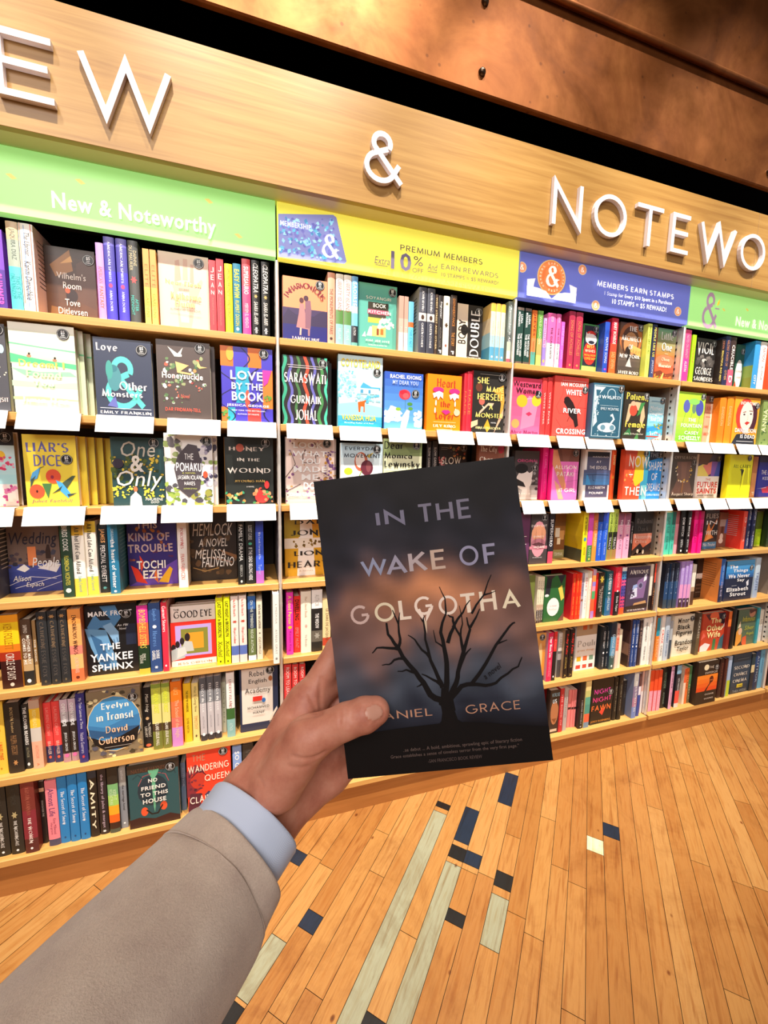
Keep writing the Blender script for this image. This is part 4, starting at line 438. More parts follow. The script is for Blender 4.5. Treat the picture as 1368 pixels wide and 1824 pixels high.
(1.1603,.0684,1.264,.0294,.233,.15,1,0,'#e81e86',('IT GIRL|.1|.4|#ff80c0|n|.4','BESTSELLING|.5|.85|#f86ab0|n|.3'),None,(),None,None,'magenta book spine with rose lettering, third shelf under the blue banner','books on the third shelf under the blue banner'),
(1.1758,.0572,1.264,.028,.2281,.143,1,1,'#e81e86',(),None,('R 0 .76 1 1 #7a4a3c','P #8a5848 .3,1 .7,1 .6,.76 .4,.76','P #e89a70 0,.98 .16,.98 .56,.3 .5,.2 .4,.24 .0,.7','P #f8b090 .1,.4 .3,.3 .5,.02 .3,.02','L .01 #c85aa0 .4,.5 1,.56','L .01 #c85aa0 .5,.36 1,.4','E .5 .26 .06 .04 #e8906a','T .1 .6 .92 .7 #fff0e8 g ALLISON','T .18 .47 .84 .57 #fff0e8 g PATAKI','T .3 .16 .92 .24 #fff8f0 g IT GIRL'),'#f07ac8',(.8548,.9273,.031),'book facing out, pink dress cover with bare shoulders, third shelf under the blue banner','books on the third shelf under the blue banner'),
(1.3537,.0601,1.264,.028,.23,.1533,1,1,'#f0ecec',(),None,('R .1 .05 .94 .96 #585a78','G .3 .6 #4a8ac8 #585a7c 5','R .1 .05 .94 .3 #5a5674','R .1 .86 .94 .96 #26222c','P #4aa0e0 .1,.3 .3,.3 .16,.5 .1,.52','L .02 #2a3a60 .1,.5 .5,.51 .94,.5','L .015 #2a3a60 .34,.5 .36,.4 .42,.38','T .3 .84 .9 .88 #f0ecec g HANGING','T .44 .74 .62 .79 #f8f4f4 g AT','T .2 .62 .84 .68 #f8f4f4 g THE EDGES','T .2 .22 .82 .28 #fffaf8 g ELIZABETH','T .24 .11 .76 .17 #fffaf8 g POLINER'),'#f8f4f2',None,'book facing out, white framed navy cover with blue streak, third shelf under the blue banner','books on the third shelf under the blue banner'),
(1.534,.0536,1.264,.0249,.2314,.15,1,0,'#f0602e',('NOW|.1|.3|#f8e8a0|b|.5','*|.5|.6|#f0b040|dot|.6'),None,(),None,None,'orange patterned copy spine, third shelf under the blue banner','books on the third shelf under the blue banner'),
(1.5472,.0204,1.264,.028,.2348,.1461,1,1,'#d84a2a',(),None,('R .7 .0 1 1 #3a98b8','P #f8c828 .5,.98 .8,.98 .82,.4 .5,.26 .4,.4','B 22 4 .02 .1 .5 .6 .05 #c83a2a,#f0a050,#e8783a','P #ec5430 .0,.0 .5,.0 .56,.28 .3,.3 .0,.3','P #7ac8d0 .8,.3 1,.3 1,.0 .8,.0','T .18 .62 .98 .92 #fff6e8 g NOW','T .08 .06 .98 .3 #fff6e8 g THEN','R .2 .5 .36 .52 #fff'),'#ec5430',(.847,.9297,.031),'orange yellow teal cover with giant white words, third shelf under the blue banner','books on the third shelf under the blue banner'),
(1.7399,.0621,1.264,.028,.2302,.0911,1,1,'#d0ecf0',(),None,('P #24304a 0,1 1,1 1,.9 0,.8','T .1 .88 .7 .98 #a8b8d0 g THE','T .04 .6 .96 .82 #fff g SHAPE','T .3 .4 .7 .55 #fff g OF','T .0 .16 .96 .36 #fff g DREAMS','T .06 .06 .94 .12 #d8ecff g GRAYMAN'),'#2a9af0',(.8189,.9283,.031),'book facing out, bright blue cover with stacked white letters, third shelf under the blue banner','books on the third shelf under the blue banner'),
(1.9348,.0972,1.264,.028,.2308,.178,1,1,'#4f4642',(),None,('P #7a5c54 .24,.8 .8,.82 .78,.4 .96,.1 .1,.1 .3,.4','P #8a685c .4,.8 .64,.8 .62,.42 .46,.42','B 8 3 .2 .44 .3 .72 .03 #fff4e0,#e8c870','B 8 4 .76 .44 .86 .72 .03 #fff4e0,#f0c040','B 10 5 .34 .36 .74 .42 .035 #f0c860,#fff4e0','L .03 #b07a40 .54,.36 .52,.12','T .12 .85 .96 .95 #b8b0a8 s OFFSEASON','T .12 .04 .96 .14 #fff8ee s August Sharp'),'#4f4642',(.9073,.7986,.031),'brown cover with bead necklace on bare throat, third shelf under the small green banner','books on the third shelf under the small green banner'),
(2.1192,.0906,1.264,.028,.2277,.1626,1,1,'#fbf6f4',(),None,('R 0 .5 1 1 #3a3a60','P #f4e070 0,.5 0,.72 .3,.8 .5,.5','P #f08a80 .2,.74 .6,.84 .7,.6 .5,.52','P #8a60c0 .6,.5 .6,.84 1,.84 1,.5','P #4a5ab8 .75,.5 .9,.9 1,.9 1,.5','P #6a4a3a 0,1 .6,1 .4,.76 .0,.78','T .4 .4 .62 .45 #d8382e g THE','T .04 .24 .94 .37 #d8382e b FUTURE','T .04 .1 .92 .22 #d8382e b SAINTS','T .08 .04 .8 .075 #2a2a2a b ASHLEY WINSTEAD'),'#fbf6f4',(.8985,.9045,.031),'white cover with red capitals and rainbow clouds, third shelf under the small green banner','books on the third shelf under the small green banner'),
(2.2826,.0481,1.264,.028,.2289,.1784,1,1,'#e0e010',(),None,('P #3a3a1a .52,.66 .66,.66 .59,.5 .57,.16 .575,.5','L .006 #4a4a1a .575,.5 .56,.14','T .18 .7 .92 .79 #6a7a18 s ALL CARRY','E .54 .66 .06 .02 #5a5a20','T .1 .06 .86 .09 #a8a818 s MARY KELLY'),'#f4f41a',(.8349,.9279,.031),'acid yellow cover with thin martini glass, third shelf under the small green banner','books on the third shelf under the small green banner'),
(2.5453,.0672,1.264,.037,.2239,.15,1,0,'#c8804a:.4,#e8a060',('P|.86|.94|#fff0d8|b|.5',),None,(),None,None,'orange brown book spine by yellow cover, third shelf under the small green banner','books on the third shelf under the small green banner'),
(2.6126,.1053,1.264,.028,.2287,.1374,1,1,'#3038b0',(),None,('R 0 .85 1 1 #28265a','P #e04a6a .4,.1 1,.1 1,.3 .3,.22','P #c8d8ff .0,.2 .6,.24 .6,.22','T .2 .55 .9 .66 #fff g THE LIES','T .3 .42 .8 .5 #e8ecff g KEEP'),'#3038b0',None,'indigo cover with white capitals at frame edge, third shelf under the small green banner','books on the third shelf under the small green banner'),
(-0.846,.0395,.982,.0309,.257,.15,1,0,'#3a3c40',('TALES|.2|.5|#e8e0d8|n|.5',),'#4a4a4c:#e0d8d0',(),None,None,'dark grey book spine at frame edge, fourth shelf under the wide green banner','books on the fourth shelf under the wide green banner'),
(-0.8297,.1117,.982,.028,.257,.1397,1,1,'#7a655c',(),None,('G 0 .36 #2a3a8a #4a5ab0 4','B 26 3 .0 .3 1 .52 .07 #3a3848,#5a4a50,#4a4a5a','P #fff .15,.3 .3,.36 .4,.3 .3,.26','P #f4f4fc .55,.3 .8,.38 1,.34 .9,.24 .7,.28','L .012 #e8e8f8 0,.1 .4,.2 .9,.16','L .012 #f4f4ff .1,.06 .5,.12 1,.2','L .01 #e0e4f8 .5,.02 1,.12','R .38 .34 .54 .58 #f0905a','P #3a2a28 .72,.42 .82,.42 .82,.52 .8,.6 .76,.6 .72,.52','R .42 .9 .9 .94 #a89890','T .06 .56 .96 .76 #2c2c40 i Wedding','T .46 .28 .98 .44 #fff i People','T .08 .15 .42 .22 #fff i Alison','T .32 .06 .66 .13 #fff i Espach'),'#7a655c',None,'taupe and navy sea cover with flung bottle, fourth shelf under the wide green banner','books on the fourth shelf under the wide green banner'),
(-0.641,.0094,.982,.0287,.2446,.15,1,0,'#2f4a38',('BIRDS COOK|.08|.4|#f4f4ec|b|.5','FLORENCIA VICENTES|.46|.84|#e8d850|n|.4','o|.88|.94|#e8f0e8|dot|.5'),None,(),None,None,'forest green book spine with white and yellow letters, fourth shelf under the wide green banner','books on the fourth shelf under the wide green banner'),
(-0.6105,.0135,.982,.0308,.228,.15,1,0,'#d8a830:.15,#fff9ec:.75,#f8de50',('All That Life Can Afford|.03|.68|#2a2420|s|.5','Emily Everett|.72|.94|#8ac0b0|s|.35'),None,(),None,None,'yellow and white spine beside the forest green spine, fourth shelf under the wide green banner','copies of the yellow and white book'),
(-0.5792,.0214,.982,.0302,.2368,.15,1,0,'#f0d040:.15,#fff9ec:.75,#f8de50',('All That Life Can Afford|.03|.68|#2a2420|s|.5','Emily Everett|.72|.94|#8ac0b0|s|.35'),None,(),None,None,'yellow and white book spine beside the black spine, fourth shelf under the wide green banner','copies of the yellow and white book'),
(-0.5502,.0326,.982,.026,.2233,.15,1,0,'#1f2628',('JAMES|.06|.26|#f0b070|b|.6','PERCIVAL EVERETT|.3|.84|#f8f0ec|n|.5','w|.9|.95|#58a0a0|dot|.5'),None,(),None,None,'black book spine with orange and white capitals, fourth shelf under the wide green banner','books on the fourth shelf under the wide green banner'),
(-0.5164,.0147,.982,.0276,.2345,.15,1,0,'#2b7aa0',('CAROLINE|.1|.24|#e0f0f8|n|.25','the heart of winter|.24|.92|#fff|b|.42','o|.95|.98|#fff|dot|.3'),'#34788c:#7aa8b0',(),None,None,'teal blue book spine with lower-case white title, fourth shelf under the wide green banner','books on the fourth shelf under the wide green banner'),
(-0.4976,.1043,.982,.028,.2418,.1522,1,1,'#352a78',(),None,('P #6a48b8 .0,.0 .3,.1 1,.36 1,0','B 30 4 .05 .3 .9 .95 .05 #7a3a48,#a85a30,#5a2a58,#c07a38','P #e83a2a .06,.3 .2,.24 .38,.02 .16,.06','P #f8c030 .6,.04 .84,.26 .9,.22 .8,.02','P #e84a30 .24,.44 .34,.32 .26,.2','P #f07a30 .5,.1 .56,.24 .6,.02','T .2 .82 .62 .92 #c8b8c0 b THIS','T .04 .64 .86 .76 #c8b0b8 b KIND OF','T .02 .48 .92 .6 #d0b4b4 b TROUBLE','T .18 .24 .76 .36 #fff b TOCHI','T .3 .1 .68 .22 #fff b EZE'),'#352a78',None,'purple cover with leaping red and yellow flames, fourth shelf under the wide green banner','books on the fourth shelf under the wide green banner'),
(-0.3193,.0309,.982,.0282,.2335,.15,1,0,'#f6f0ec',('PORCUPINES|.12|.42|#c83a3a|s|.5','FRAN FABRICZKI|.5|.88|#d85a4a|n|.4'),None,(),None,None,'white book spine with red serif lettering, fourth shelf under the wide green banner','books on the fourth shelf under the wide green banner'),
(-0.3043,.116,.982,.028,.2482,.155,1,1,'#2d2522',(),None,('B 40 5 .0 .1 1 .75 .08 #4a3826,#5a4430,#3a2c24,#6a5038','P #8a6040 .6,.46 1,.36 1,.3 .7,.4','L .02 #b8935a .05,.2 .3,.14 .6,.18','L .02 #a06a48 .4,.34 .9,.26','T .06 .66 .92 .84 #d8d0c8 i HEMLOCK','T .18 .5 .8 .62 #e8e0d8 i A NOVEL','T .1 .33 .76 .46 #f0e8e0 i MELISSA','T .24 .2 .94 .34 #fff i FALIVENO'),'#2d2522',None,'black and brown cover with hand-painted white title, fourth shelf under the wide green banner','books on the fourth shelf under the wide green banner'),
(-0.1318,.0174,.982,.0234,.237,.15,1,0,'#1d1f1f',('FAMILY DRAMA|.1|.64|#f4f4f0|n|.5','REBECCA|.7|.88|#c0c0bc|n|.35','o|.93|.97|#e0e0e0|dot|.3'),None,(),None,None,'black book spine with tall white capitals, fourth shelf under the wide green banner','books on the fourth shelf under the wide green banner'),
(-0.1008,.0195,.982,.0303,.2339,.15,1,0,'#232526',('ELDEST CURSE|.1|.32|#d8d8d4|n|.4','o|.36|.4|#4ab090|dot|.4','IF THE DEAD BELONG HERE|.44|.94|#fff|n|.4'),None,(),None,None,'black book spine with small green emblem, fourth shelf under the wide green banner','books on the fourth shelf under the wide green banner'),
(-0.0695,.0172,.982,.0265,.2325,.15,1,0,'#2f44b0:.2,#3f62e0:.8,#c070d0',('We Look Forward To|.2|.62|#d8e4ff|s|.4','Turner|.7|.86|#b8c8ff|n|.4'),None,(),None,None,'cobalt book spine with pink foot, fourth shelf under the wide green banner','books on the fourth shelf under the wide green banner'),
(.0206,.0979,.982,.028,.2431,.1927,1,1,'#e0aa28',(),None,('P #fbf6f2 .24,0 .6,0 .52,1 .3,1','R 0 .44 1 .6 #f0e6d8','B 22 5 .02 .44 .96 .58 .035 #8a6a1a,#a8842a,#6a5010','P #a8902a 0,.6 .3,.62 .3,1 0,1','T .2 .8 .8 .9 #2a2420 s DAN','T .12 .62 .94 .75 #2a2420 s JONES','T .18 .3 .9 .42 #2a2420 s LIONS','T .06 .13 .98 .25 #2a2420 s HEARTS','T .28 .07 .56 .09 #b8a890 n A NOVEL'),'#e0aa28',None,'mustard and white cover with dark roman capitals, fourth shelf under the yellow banner','books on the fourth shelf under the yellow banner'),
(1.0658,.0371,.982,.028,.224,.0942,1,1,'#4a4244',(),None,('E .48 .5 .42 .36 #e89aa8','G .3 .36 #c87888 #e090a0 2','E .48 .62 .4 .16 #f8b088','E .48 .4 .4 .12 #c88090','P #6a4048 .1,.4 .5,.44 .9,.38 .5,.34','T .06 .74 .9 .79 #fff4ec g EVERY EXIT','T .2 .53 .76 .58 #fff4ec g BRINGS','T .24 .32 .84 .37 #fff4ec g HOME','T .2 .12 .7 .15 #e0d8d8 g RYAN ROSE'),'#4a4244',(.7583,.9248,.031),'book facing out, charcoal cover with pink lips window, fourth shelf under the blue banner','books on the fourth shelf under the blue banner'),
(1.1748,.0179,.982,.0267,.227,.15,0,0,'#2b2730:.76,#f0506a',('SUPERHERO|.12|.66|#fff|b|.55',),None,(),None,None,'black book spine with bold white capitals and pink foot, fourth shelf under the blue banner','books on the fourth shelf under the blue banner'),
(1.2612,.1157,.982,.028,.2192,.0628,1,1,'#8a5a34',(),None,('G .5 .8 #c88a48 #6a4830 3','R .1 .46 .5 .66 #f0e8d8','R .5 .4 .9 .6 #e0a868','R .3 .3 .6 .44 #fff0d0','R 0 .0 1 .18 #a8a068','T .1 .05 .9 .12 #f8f8e8 n TERMINAL'),'#8a5a34',None,'book facing out, amber street scene cover set back, fourth shelf under the blue banner','books on the fourth shelf under the blue banner'),
(1.3496,.003,.982,.0264,.2297,.15,1,0,'#f6e41c',('BETTER THAN GOLD|.1|.46|#4a4210|b|.45','o|.5|.58|#4a9ac0|dot|.6','AUTHOR|.7|.86|#8a7c10|n|.4'),'#d8b820/#d0b018/#c8a818/#4a4a38',(),None,None,'bright yellow book spine with dark tree cover, fourth shelf under the blue banner','books on the fourth shelf under the blue banner'),
(1.3798,.003,.982,.0272,.2247,.15,1,0,'#d8409a:.1,#f05ac8:.66,#4a8a4a',('LOVE|.7|.9|#d0f0c8|n|.4','o|.92|.97|#e8d850|dot|.4'),None,(),None,None,'magenta and green book spine, fourth shelf under the blue banner','books on the fourth shelf under the blue banner'),
(1.4077,.003,.982,.024,.2241,.15,1,0,'#c86a3a:.15,#f08a48:.5,#f0a040',('LICK|.2|.34|#f8e0b0|b|.5','BROKEN|.42|.68|#f8e0b0|b|.5'),None,(),None,None,'orange book spine with cream capitals, fourth shelf under the blue banner','books on the fourth shelf under the blue banner'),
(1.4352,.0031,.982,.026,.2235,.15,1,0,'#22306a:.18,#2a62e0',('The Tiffany|.22|.56|#a8c8ff|n|.45','Amy Edwards|.62|.88|#d8e8ff|n|.4'),None,(),None,None,'royal blue book spine beside the orange spine, fourth shelf under the blue banner','copies of the royal blue book'),
(1.4658,.003,.982,.0286,.2275,.15,1,0,'#3a5ad8:.18,#2a62e0',('The Tiffany|.22|.56|#a8c8ff|n|.45','Amy Edwards|.62|.88|#d8e8ff|n|.4'),None,(),None,None,'royal blue book spine beside the lime and black spine, fourth shelf under the blue banner','copies of the royal blue book'),
(1.5083,.0153,.982,.0237,.239,.15,0,0,'#c8e060:.45,#2a2a24:.8,#a8824a',('GROVER CHALK|.08|.5|#3a5a1a|b|.5','TRACY|.55|.8|#f0f0e8|n|.5'),None,(),None,None,'lime and black book spine beside the royal blue spine, fourth shelf under the blue banner','copies of the lime and black book'),
(1.5375,.0168,.982,.0258,.2383,.15,0,0,'#c8e060:.45,#2a2a24:.8,#a8824a',('GROVER CHALK|.08|.5|#3a5a1a|b|.5','TRACY|.55|.8|#f0f0e8|n|.5'),None,(),None,None,'lime and black book spine beside the pale pink spine, fourth shelf under the blue banner','copies of the lime and black book'),
(1.5766,.0208,.982,.034,.2185,.15,1,0,'#9a5a78:.25,#f8b0d0',('THE CUT|.14|.45|#fff0f8|b|.4','LAURA|.54|.8|#8a6a90|n|.4','*|.46|.52|#9a4a9a|dot|.5'),None,(),None,None,'pale pink book spine beside the lime and black spine, fourth shelf under the blue banner','copies of the pale pink book'),
(1.6129,.0166,.982,.0356,.2183,.15,1,0,'#9a5a78:.25,#f8b0d0',('THE CUT|.14|.45|#fff0f8|b|.4','LAURA|.54|.8|#8a6a90|n|.4','*|.46|.52|#9a4a9a|dot|.5'),'#f0a8c8',(),None,None,'pale pink book spine beside the thin black spine, fourth shelf under the blue banner','copies of the pale pink book'),
(1.6479,.0226,.982,.0137,.1738,.15,0,0,'#241c1e',('THE RADIANT|.1|.6|#d8d0d0|n|.5',),None,(),None,None,'thin black book spine by sunset cover, fourth shelf under the blue banner','books on the fourth shelf under the blue banner'),
(1.6897,.0644,.982,.028,.2219,.1214,1,1,'#2b2726',(),None,('G .12 .5 #e8704a #f0a088 4','P #2a1a20 0,.12 .2,.2 .4,.28 .6,.16 1,.14 1,.3 .95,.0 0,0','E .3 .1 .06 .05 #e8e0d8','E .6 .08 .05 .05 #e8e0d8','T .14 .72 .96 .84 #6a6462 s Radiant','T .2 .55 .76 .66 #5a5452 s Dark','T .04 .38 .96 .47 #f8e0d8 n Alexandra','T .1 .28 .7 .36 #f8d8c8 n Oliva'),'#2b2726',None,'book facing out, black cover with coral sunset panel, fourth shelf under the blue banner','books on the fourth shelf under the blue banner'),
(1.8561,.0259,.982,.0142,.2226,.16,1,0,'#f6efe0',('o|.9|.95|#f0b870|dot|.5',),'#d8c8bc:#8a7a70',(),None,None,'cream book spine with broad beige cover, fourth shelf under the small green banner','books on the fourth shelf under the small green banner'),
(1.8947,.032,.982,.0348,.2212,.15,0,0,'#f0f0b0:.03,#58b8a8:.3,#4fd0b8',('ISLAND RULES|.14|.5|#2f7a70|b|.5','ELENA FERRIS|.58|.88|#2a7068|n|.4'),None,(),None,None,'sea green book spine beside the cream spine, fourth shelf under the small green banner','copies of the sea green book'),
(1.9246,.0283,.982,.0235,.2186,.15,0,0,'#2a6a60:.3,#4fd0b8',('ISLAND RULES|.14|.5|#2f7a70|b|.5','ELENA FERRIS|.58|.88|#2a7068|n|.4'),None,(),None,None,'sea green book spine beside the blush pink spine, fourth shelf under the small green banner','copies of the sea green book'),
(1.9613,.0369,.982,.0222,.2192,.15,0,0,'#b86a70:.3,#f8a0b0',('SPRING|.5|.9|#f8d8d8|n|.3',),None,(),None,None,'blush pink book spine, fourth shelf under the small green banner','books on the fourth shelf under the small green banner'),
(1.9913,.0278,.982,.0361,.2199,.15,1,0,'#1d1a1c',('DOM WITCH|.15|.58|#fff|b|.45','SMITH|.66|.84|#e8e8e8|n|.4','o|.9|.95|#fff|dot|.3'),'#2c2426',(),None,None,'black book spine beside the blush pink spine, fourth shelf under the small green banner','copies of the black book'),
(2.0229,.0197,.982,.0257,.2203,.15,1,0,'#1d1a1c',('DOM WITCH|.15|.58|#fff|b|.45','SMITH|.66|.84|#e8e8e8|n|.4','o|.9|.95|#fff|dot|.3'),None,(),None,None,'black book spine beside the neon magenta spine, fourth shelf under the small green banner','copies of the black book'),
(2.077,.0224,.982,.0323,.2189,.15,1,0,'#c01a60:.2,#f01488',('NIGHT CAFE|.3|.75|#c00a68|b|.5',),'#c8104a',(),None,None,'neon magenta book spine beside the black spine, fourth shelf under the small green banner','copies of the neon magenta book'),
(2.1069,.0157,.982,.0258,.2192,.15,1,0,'#c01a60:.2,#f01488',('NIGHT CAFE|.3|.75|#c00a68|b|.5',),None,(),None,None,'neon magenta book spine beside the dark cover, fourth shelf under the small green banner','copies of the neon magenta book'),
(2.2325,.1033,.982,.028,.2103,.1053,1,1,'#3a2a26',(),None,('P #f08a3a .1,.2 .3,.7 .5,.5 .9,.8 .8,.3','P #ffb060 .2,.2 .4,.5 .6,.3','P #1c1618 .5,.4 .8,.7 .98,.6 .98,.2','G 0 .18 #3a7ab0 #5a98c8 3','T .1 .8 .96 .92 #d8d0c8 n FLIES','T .14 .64 .9 .74 #fff n IN','T .14 .36 .96 .48 #fff n WITH','T .02 .07 .9 .15 #fff i Mike Thrasher'),'#3a2a26',None,'dark cover with flames and blue waves, fourth shelf under the small green banner','books on the fourth shelf under the small green banner'),
(2.3806,.1256,.982,.028,.1944,.0668,1,1,'#8a6050',(),None,('R .1 .6 .9 .8 #b8a8a0','P #5a70b8 .7,.4 1,.4 1,.8 .8,.8','E .42 .3 .2 .1 #f0e4d8','E .4 .18 .26 .08 #f8f0e4','R .3 .4 .6 .6 #5a3a30'),'#8a6050',None,'book facing out, brown cover with pale blue figures, fourth shelf under the small green banner','books on the fourth shelf under the small green banner'),
(2.4636,.0351,.982,.0308,.2101,.155,1,0,'#f0503a',('O|.15|.3|#f8f0e8|n|.5','AUTHOR|.4|.8|#fbd8c8|n|.4'),'#d83a30:#b8b0b4',(),None,None,'scarlet book spine with framed back cover, fourth shelf under the small green banner','books on the fourth shelf under the small green banner'),
(2.4941,.033,.982,.0287,.2252,.15,1,0,'#242c5c',('LAST LAKE|.06|.28|#f0f4ff|b|.35','*|.36|.44|#8a98d0|dot|.6','TRUE NORTH|.55|.92|#f0f4ff|n|.4'),None,(),None,None,'midnight blue book spine beside the scarlet spine, fourth shelf under the small green banner','copies of the midnight blue book'),
(2.5233,.0271,.982,.028,.2254,.15,1,0,'#242c5c',('LAST LAKE|.06|.28|#f0f4ff|b|.35','*|.36|.44|#8a98d0|dot|.6','TRUE NORTH|.55|.92|#f0f4ff|n|.4'),None,(),None,None,'midnight blue spine beside the olive to lime spine, fourth shelf under the small green banner','copies of the midnight blue book'),
(2.6497,.075,.982,.0491,.1994,.15,0,0,'#5a6a1a:.5,#a8d81a:.95,#d8e850',('FOREST|.6|.9|#e8f850|i|.6',),None,(),None,None,'olive to lime book spine with yellow band, fourth shelf under the small green banner','books on the fourth shelf under the small green banner'),
(2.675,.0596,.982,.028,.2134,.075,1,1,'#24381f',(),None,('B 50 3 0 0 1 1 .07 #2f5a2a,#3a6a34,#1a2a18,#4a7a3a',),'#24381f',None,'dark green leafy cover at frame edge, fourth shelf under the small green banner','books on the fourth shelf under the small green banner'),
(-0.8115,.024,.699,.0528,.2367,.15,1,0,'#f6a020:.1,#fbd21e:.4,#e8801e:.5,#a8301a:.62,#3a1614',('KEN FOLLETT|.12|.46|#b87a10|n|.4','CIRCLE OF DAYS|.52|.88|#f8e8d8|n|.4','o|.92|.97|#e8d8c8|dot|.2'),'#e89a30',(),None,None,'thick yellow to dark red sunrise book spine, fifth shelf under the wide green banner','books on the fifth shelf under the wide green banner'),
(-0.771,.0307,.699,.0266,.2156,.15,1,0,'#5a4434:.3,#7a5a40:.6,#c8a878:.78,#2a2a28',('SAPPHO|.08|.2|#f0e4d4|b|.4','MOTHER MARY|.24|.68|#fff4e4|b|.3|.2','COMES TO ME|.28|.68|#fff4e4|b|.3|-.2','o|.9|.96|#fff|dot|.4'),None,(),None,None,'brown portrait book spine with white capitals, fifth shelf under the wide green banner','books on the fifth shelf under the wide green banner'),
(-0.7523,.0383,.699,.0091,.2083,.15,0,0,'#b08a5a:.3,#a88050:.7,#d8b070',('THE BOOK|.3|.66|#f8f0e0|b|.5',),None,(),None,None,'thin kraft tan book spine, fifth shelf under the wide green banner','books on the fifth shelf under the wide green banner'),
(-0.7221,.0156,.699,.0264,.2394,.15,1,0,'#2d3033',('w|.04|.1|#b88a58|dot|.7','CATHERINE|.13|.5|#6a5c50|s|.6','ESSIE FOX|.52|.88|#5a5450|s|.45','w|.92|.97|#7a6a50|dot|.3'),None,(),None,None,'charcoal book spine beside the thin kraft tan spine, fifth shelf under the wide green banner','copies of the charcoal book'),
(-0.6945,.0155,.699,.0246,.2409,.15,1,0,'#2d3033',('w|.04|.1|#b88a58|dot|.7','CATHERINE|.13|.5|#8a7258|s|.6','ESSIE FOX|.52|.88|#5a5450|s|.45','w|.92|.97|#7a6a50|dot|.3'),None,(),None,None,'charcoal book spine between its two like copies, fifth shelf under the wide green banner','copies of the charcoal book'),
(-0.6683,.0162,.699,.0238,.2404,.15,1,0,'#2d3033',('w|.04|.1|#b88a58|dot|.7','CATHERINE|.13|.5|#8a7258|s|.6','ESSIE FOX|.52|.88|#5a5450|s|.45','w|.92|.97|#7a6a50|dot|.3'),None,(),None,None,'charcoal spine beside the orange and pink feathered spine, fifth shelf under the wide green banner','copies of the charcoal book'),
(-0.6364,.0163,.699,.0345,.2412,.15,1,0,'#f6a050:.2,#f8b068:.5,#f48a78:.62,#f8c078:.82,#ee7a4a',('ENORMOUS WINGS|.08|.62|#3a1c18|s|.5','LAURIE FRANKEL|.66|.88|#f8d8c0|n|.3','o|.92|.96|#6a2a1a|dot|.3'),'#c8704a',(),None,None,'orange and pink feathered book spine, fifth shelf under the wide green banner','books on the fifth shelf under the wide green banner'),
(-0.6184,.0565,.699,.028,.2404,.1489,1,1,'#16181c',(),None,('P #4f86b8 .05,.7 .3,.98 .6,.98 .7,.8 .5,.62 .3,.68 .1,.6','P #6aa0cc .0,.68 .4,.64 .6,.1 .3,.06 .1,.4','P #3a6a98 .1,.6 .3,.5 .5,.08 .3,.08','P #8ab8e0 .34,.7 .5,.74 .64,.6 .64,.46 .56,.42 .46,.56','L .012 #2a4a70 .54,.5 .56,.42','L .012 #2a4a70 .6,.52 .62,.44','R .78 .4 .98 .7 #222c44','P #1a2430 .08,.98 .3,.78 .5,.78 .3,.98','T .08 .84 .92 .91 #fff b MARK FROST','T .62 .68 .84 .71 #fff i An FBI','T .66 .63 .8 .66 #fff i Novel','T .28 .36 .66 .45 #fff b THE','T .08 .2 .9 .31 #fff b YANKEE','T .1 .06 .9 .16 #fff b SPHINX'),'#16181c',(.8097,.8513,.031),'black cover with blue seated figure and white title, fifth shelf under the wide green banner','books on the fifth shelf under the wide green banner'),
(-0.4446,.0109,.699,.0321,.2378,.15,1,0,'#e03aa0:.25,#f06a48:.58,#1f3a24:.92,#e8c848',('BOMBSHELL SISTERS|.06|.62|#f8e060|i|.6','EMILY|.7|.8|#f0f0e0|n|.3','RAGNAR|.72|.84|#f0f0e0|n|.3|-.25'),None,(),None,None,'magenta orange green book spine with yellow script, fifth shelf under the wide green banner','books on the fifth shelf under the wide green banner'),
(-0.4099,.0131,.699,.034,.2418,.15,1,0,'#34528a',('English|.08|.25|#6a98d8|s|.4','o|.31|.36|#fff|dot|.35','Heiress|.4|.62|#6a98d8|s|.4','DORRIE|.68|.8|#fff|b|.3|.18','GABRIEL|.68|.82|#fff|b|.3|-.18','w|.9|.95|#fff|dot|.35'),None,(),None,None,'slate blue book spine with white emblem, fifth shelf under the wide green banner','books on the fifth shelf under the wide green banner'),
(-0.3801,.0103,.699,.0176,.2421,.15,1,0,'#e8344e',('Garnet Stories|.05|.42|#fff|s|.6','o|.9|.93|#fff|dot|.3'),'#f8b8c0',(),None,None,'crimson book spine with white title, fifth shelf under the wide green banner','books on the fifth shelf under the wide green banner'),
(-0.3668,.0486,.699,.028,.2169,.1436,1,1,'#d8c8c0',(),None,('R 0 .1 1 .74 #f03428','R .1 .16 .9 .68 #c0a8e8','R .22 .2 .82 .62 #8a8a3a','R .32 .28 .72 .55 #f0a030','E .36 .48 .06 .07 #2a2024','P #c8ccc8 .2,.24 .5,.24 .46,.4 .3,.42','E .24 .42 .05 .06 #2a2024','E .14 .37 .05 .06 #2a2024','E .05 .32 .05 .06 #2a2024','P #b8c4c4 .0,.1 .3,.14 .24,.34 .0,.28','P #d8dcd8 .12,.14 .34,.2 .3,.32 .14,.3','R .0 .0 1 .09 #fdf4ec','T .08 .8 .92 .92 #2a2022 s GOOD EYE','T .08 .93 .2 .96 #2a2022 n THE','T .12 .02 .9 .075 #b07a60 s JESS GIBSON'),'#fdf4ec',None,'white and red cover with nested colour frames, fifth shelf under the wide green banner','books on the fifth shelf under the wide green banner'),
(-0.3548,.0765,.699,.024,.2158,.1436,1,1,'#d8c8c0',(),None,('R 0 0 1 1 #fdf4ec','R 0 .1 1 .74 #f03428','R .1 .16 .9 .68 #c0a8e8'),'#fdf4ec',None,'spare copy behind the white and red cover, first behind it, fifth shelf','copies of the white and red cover'),
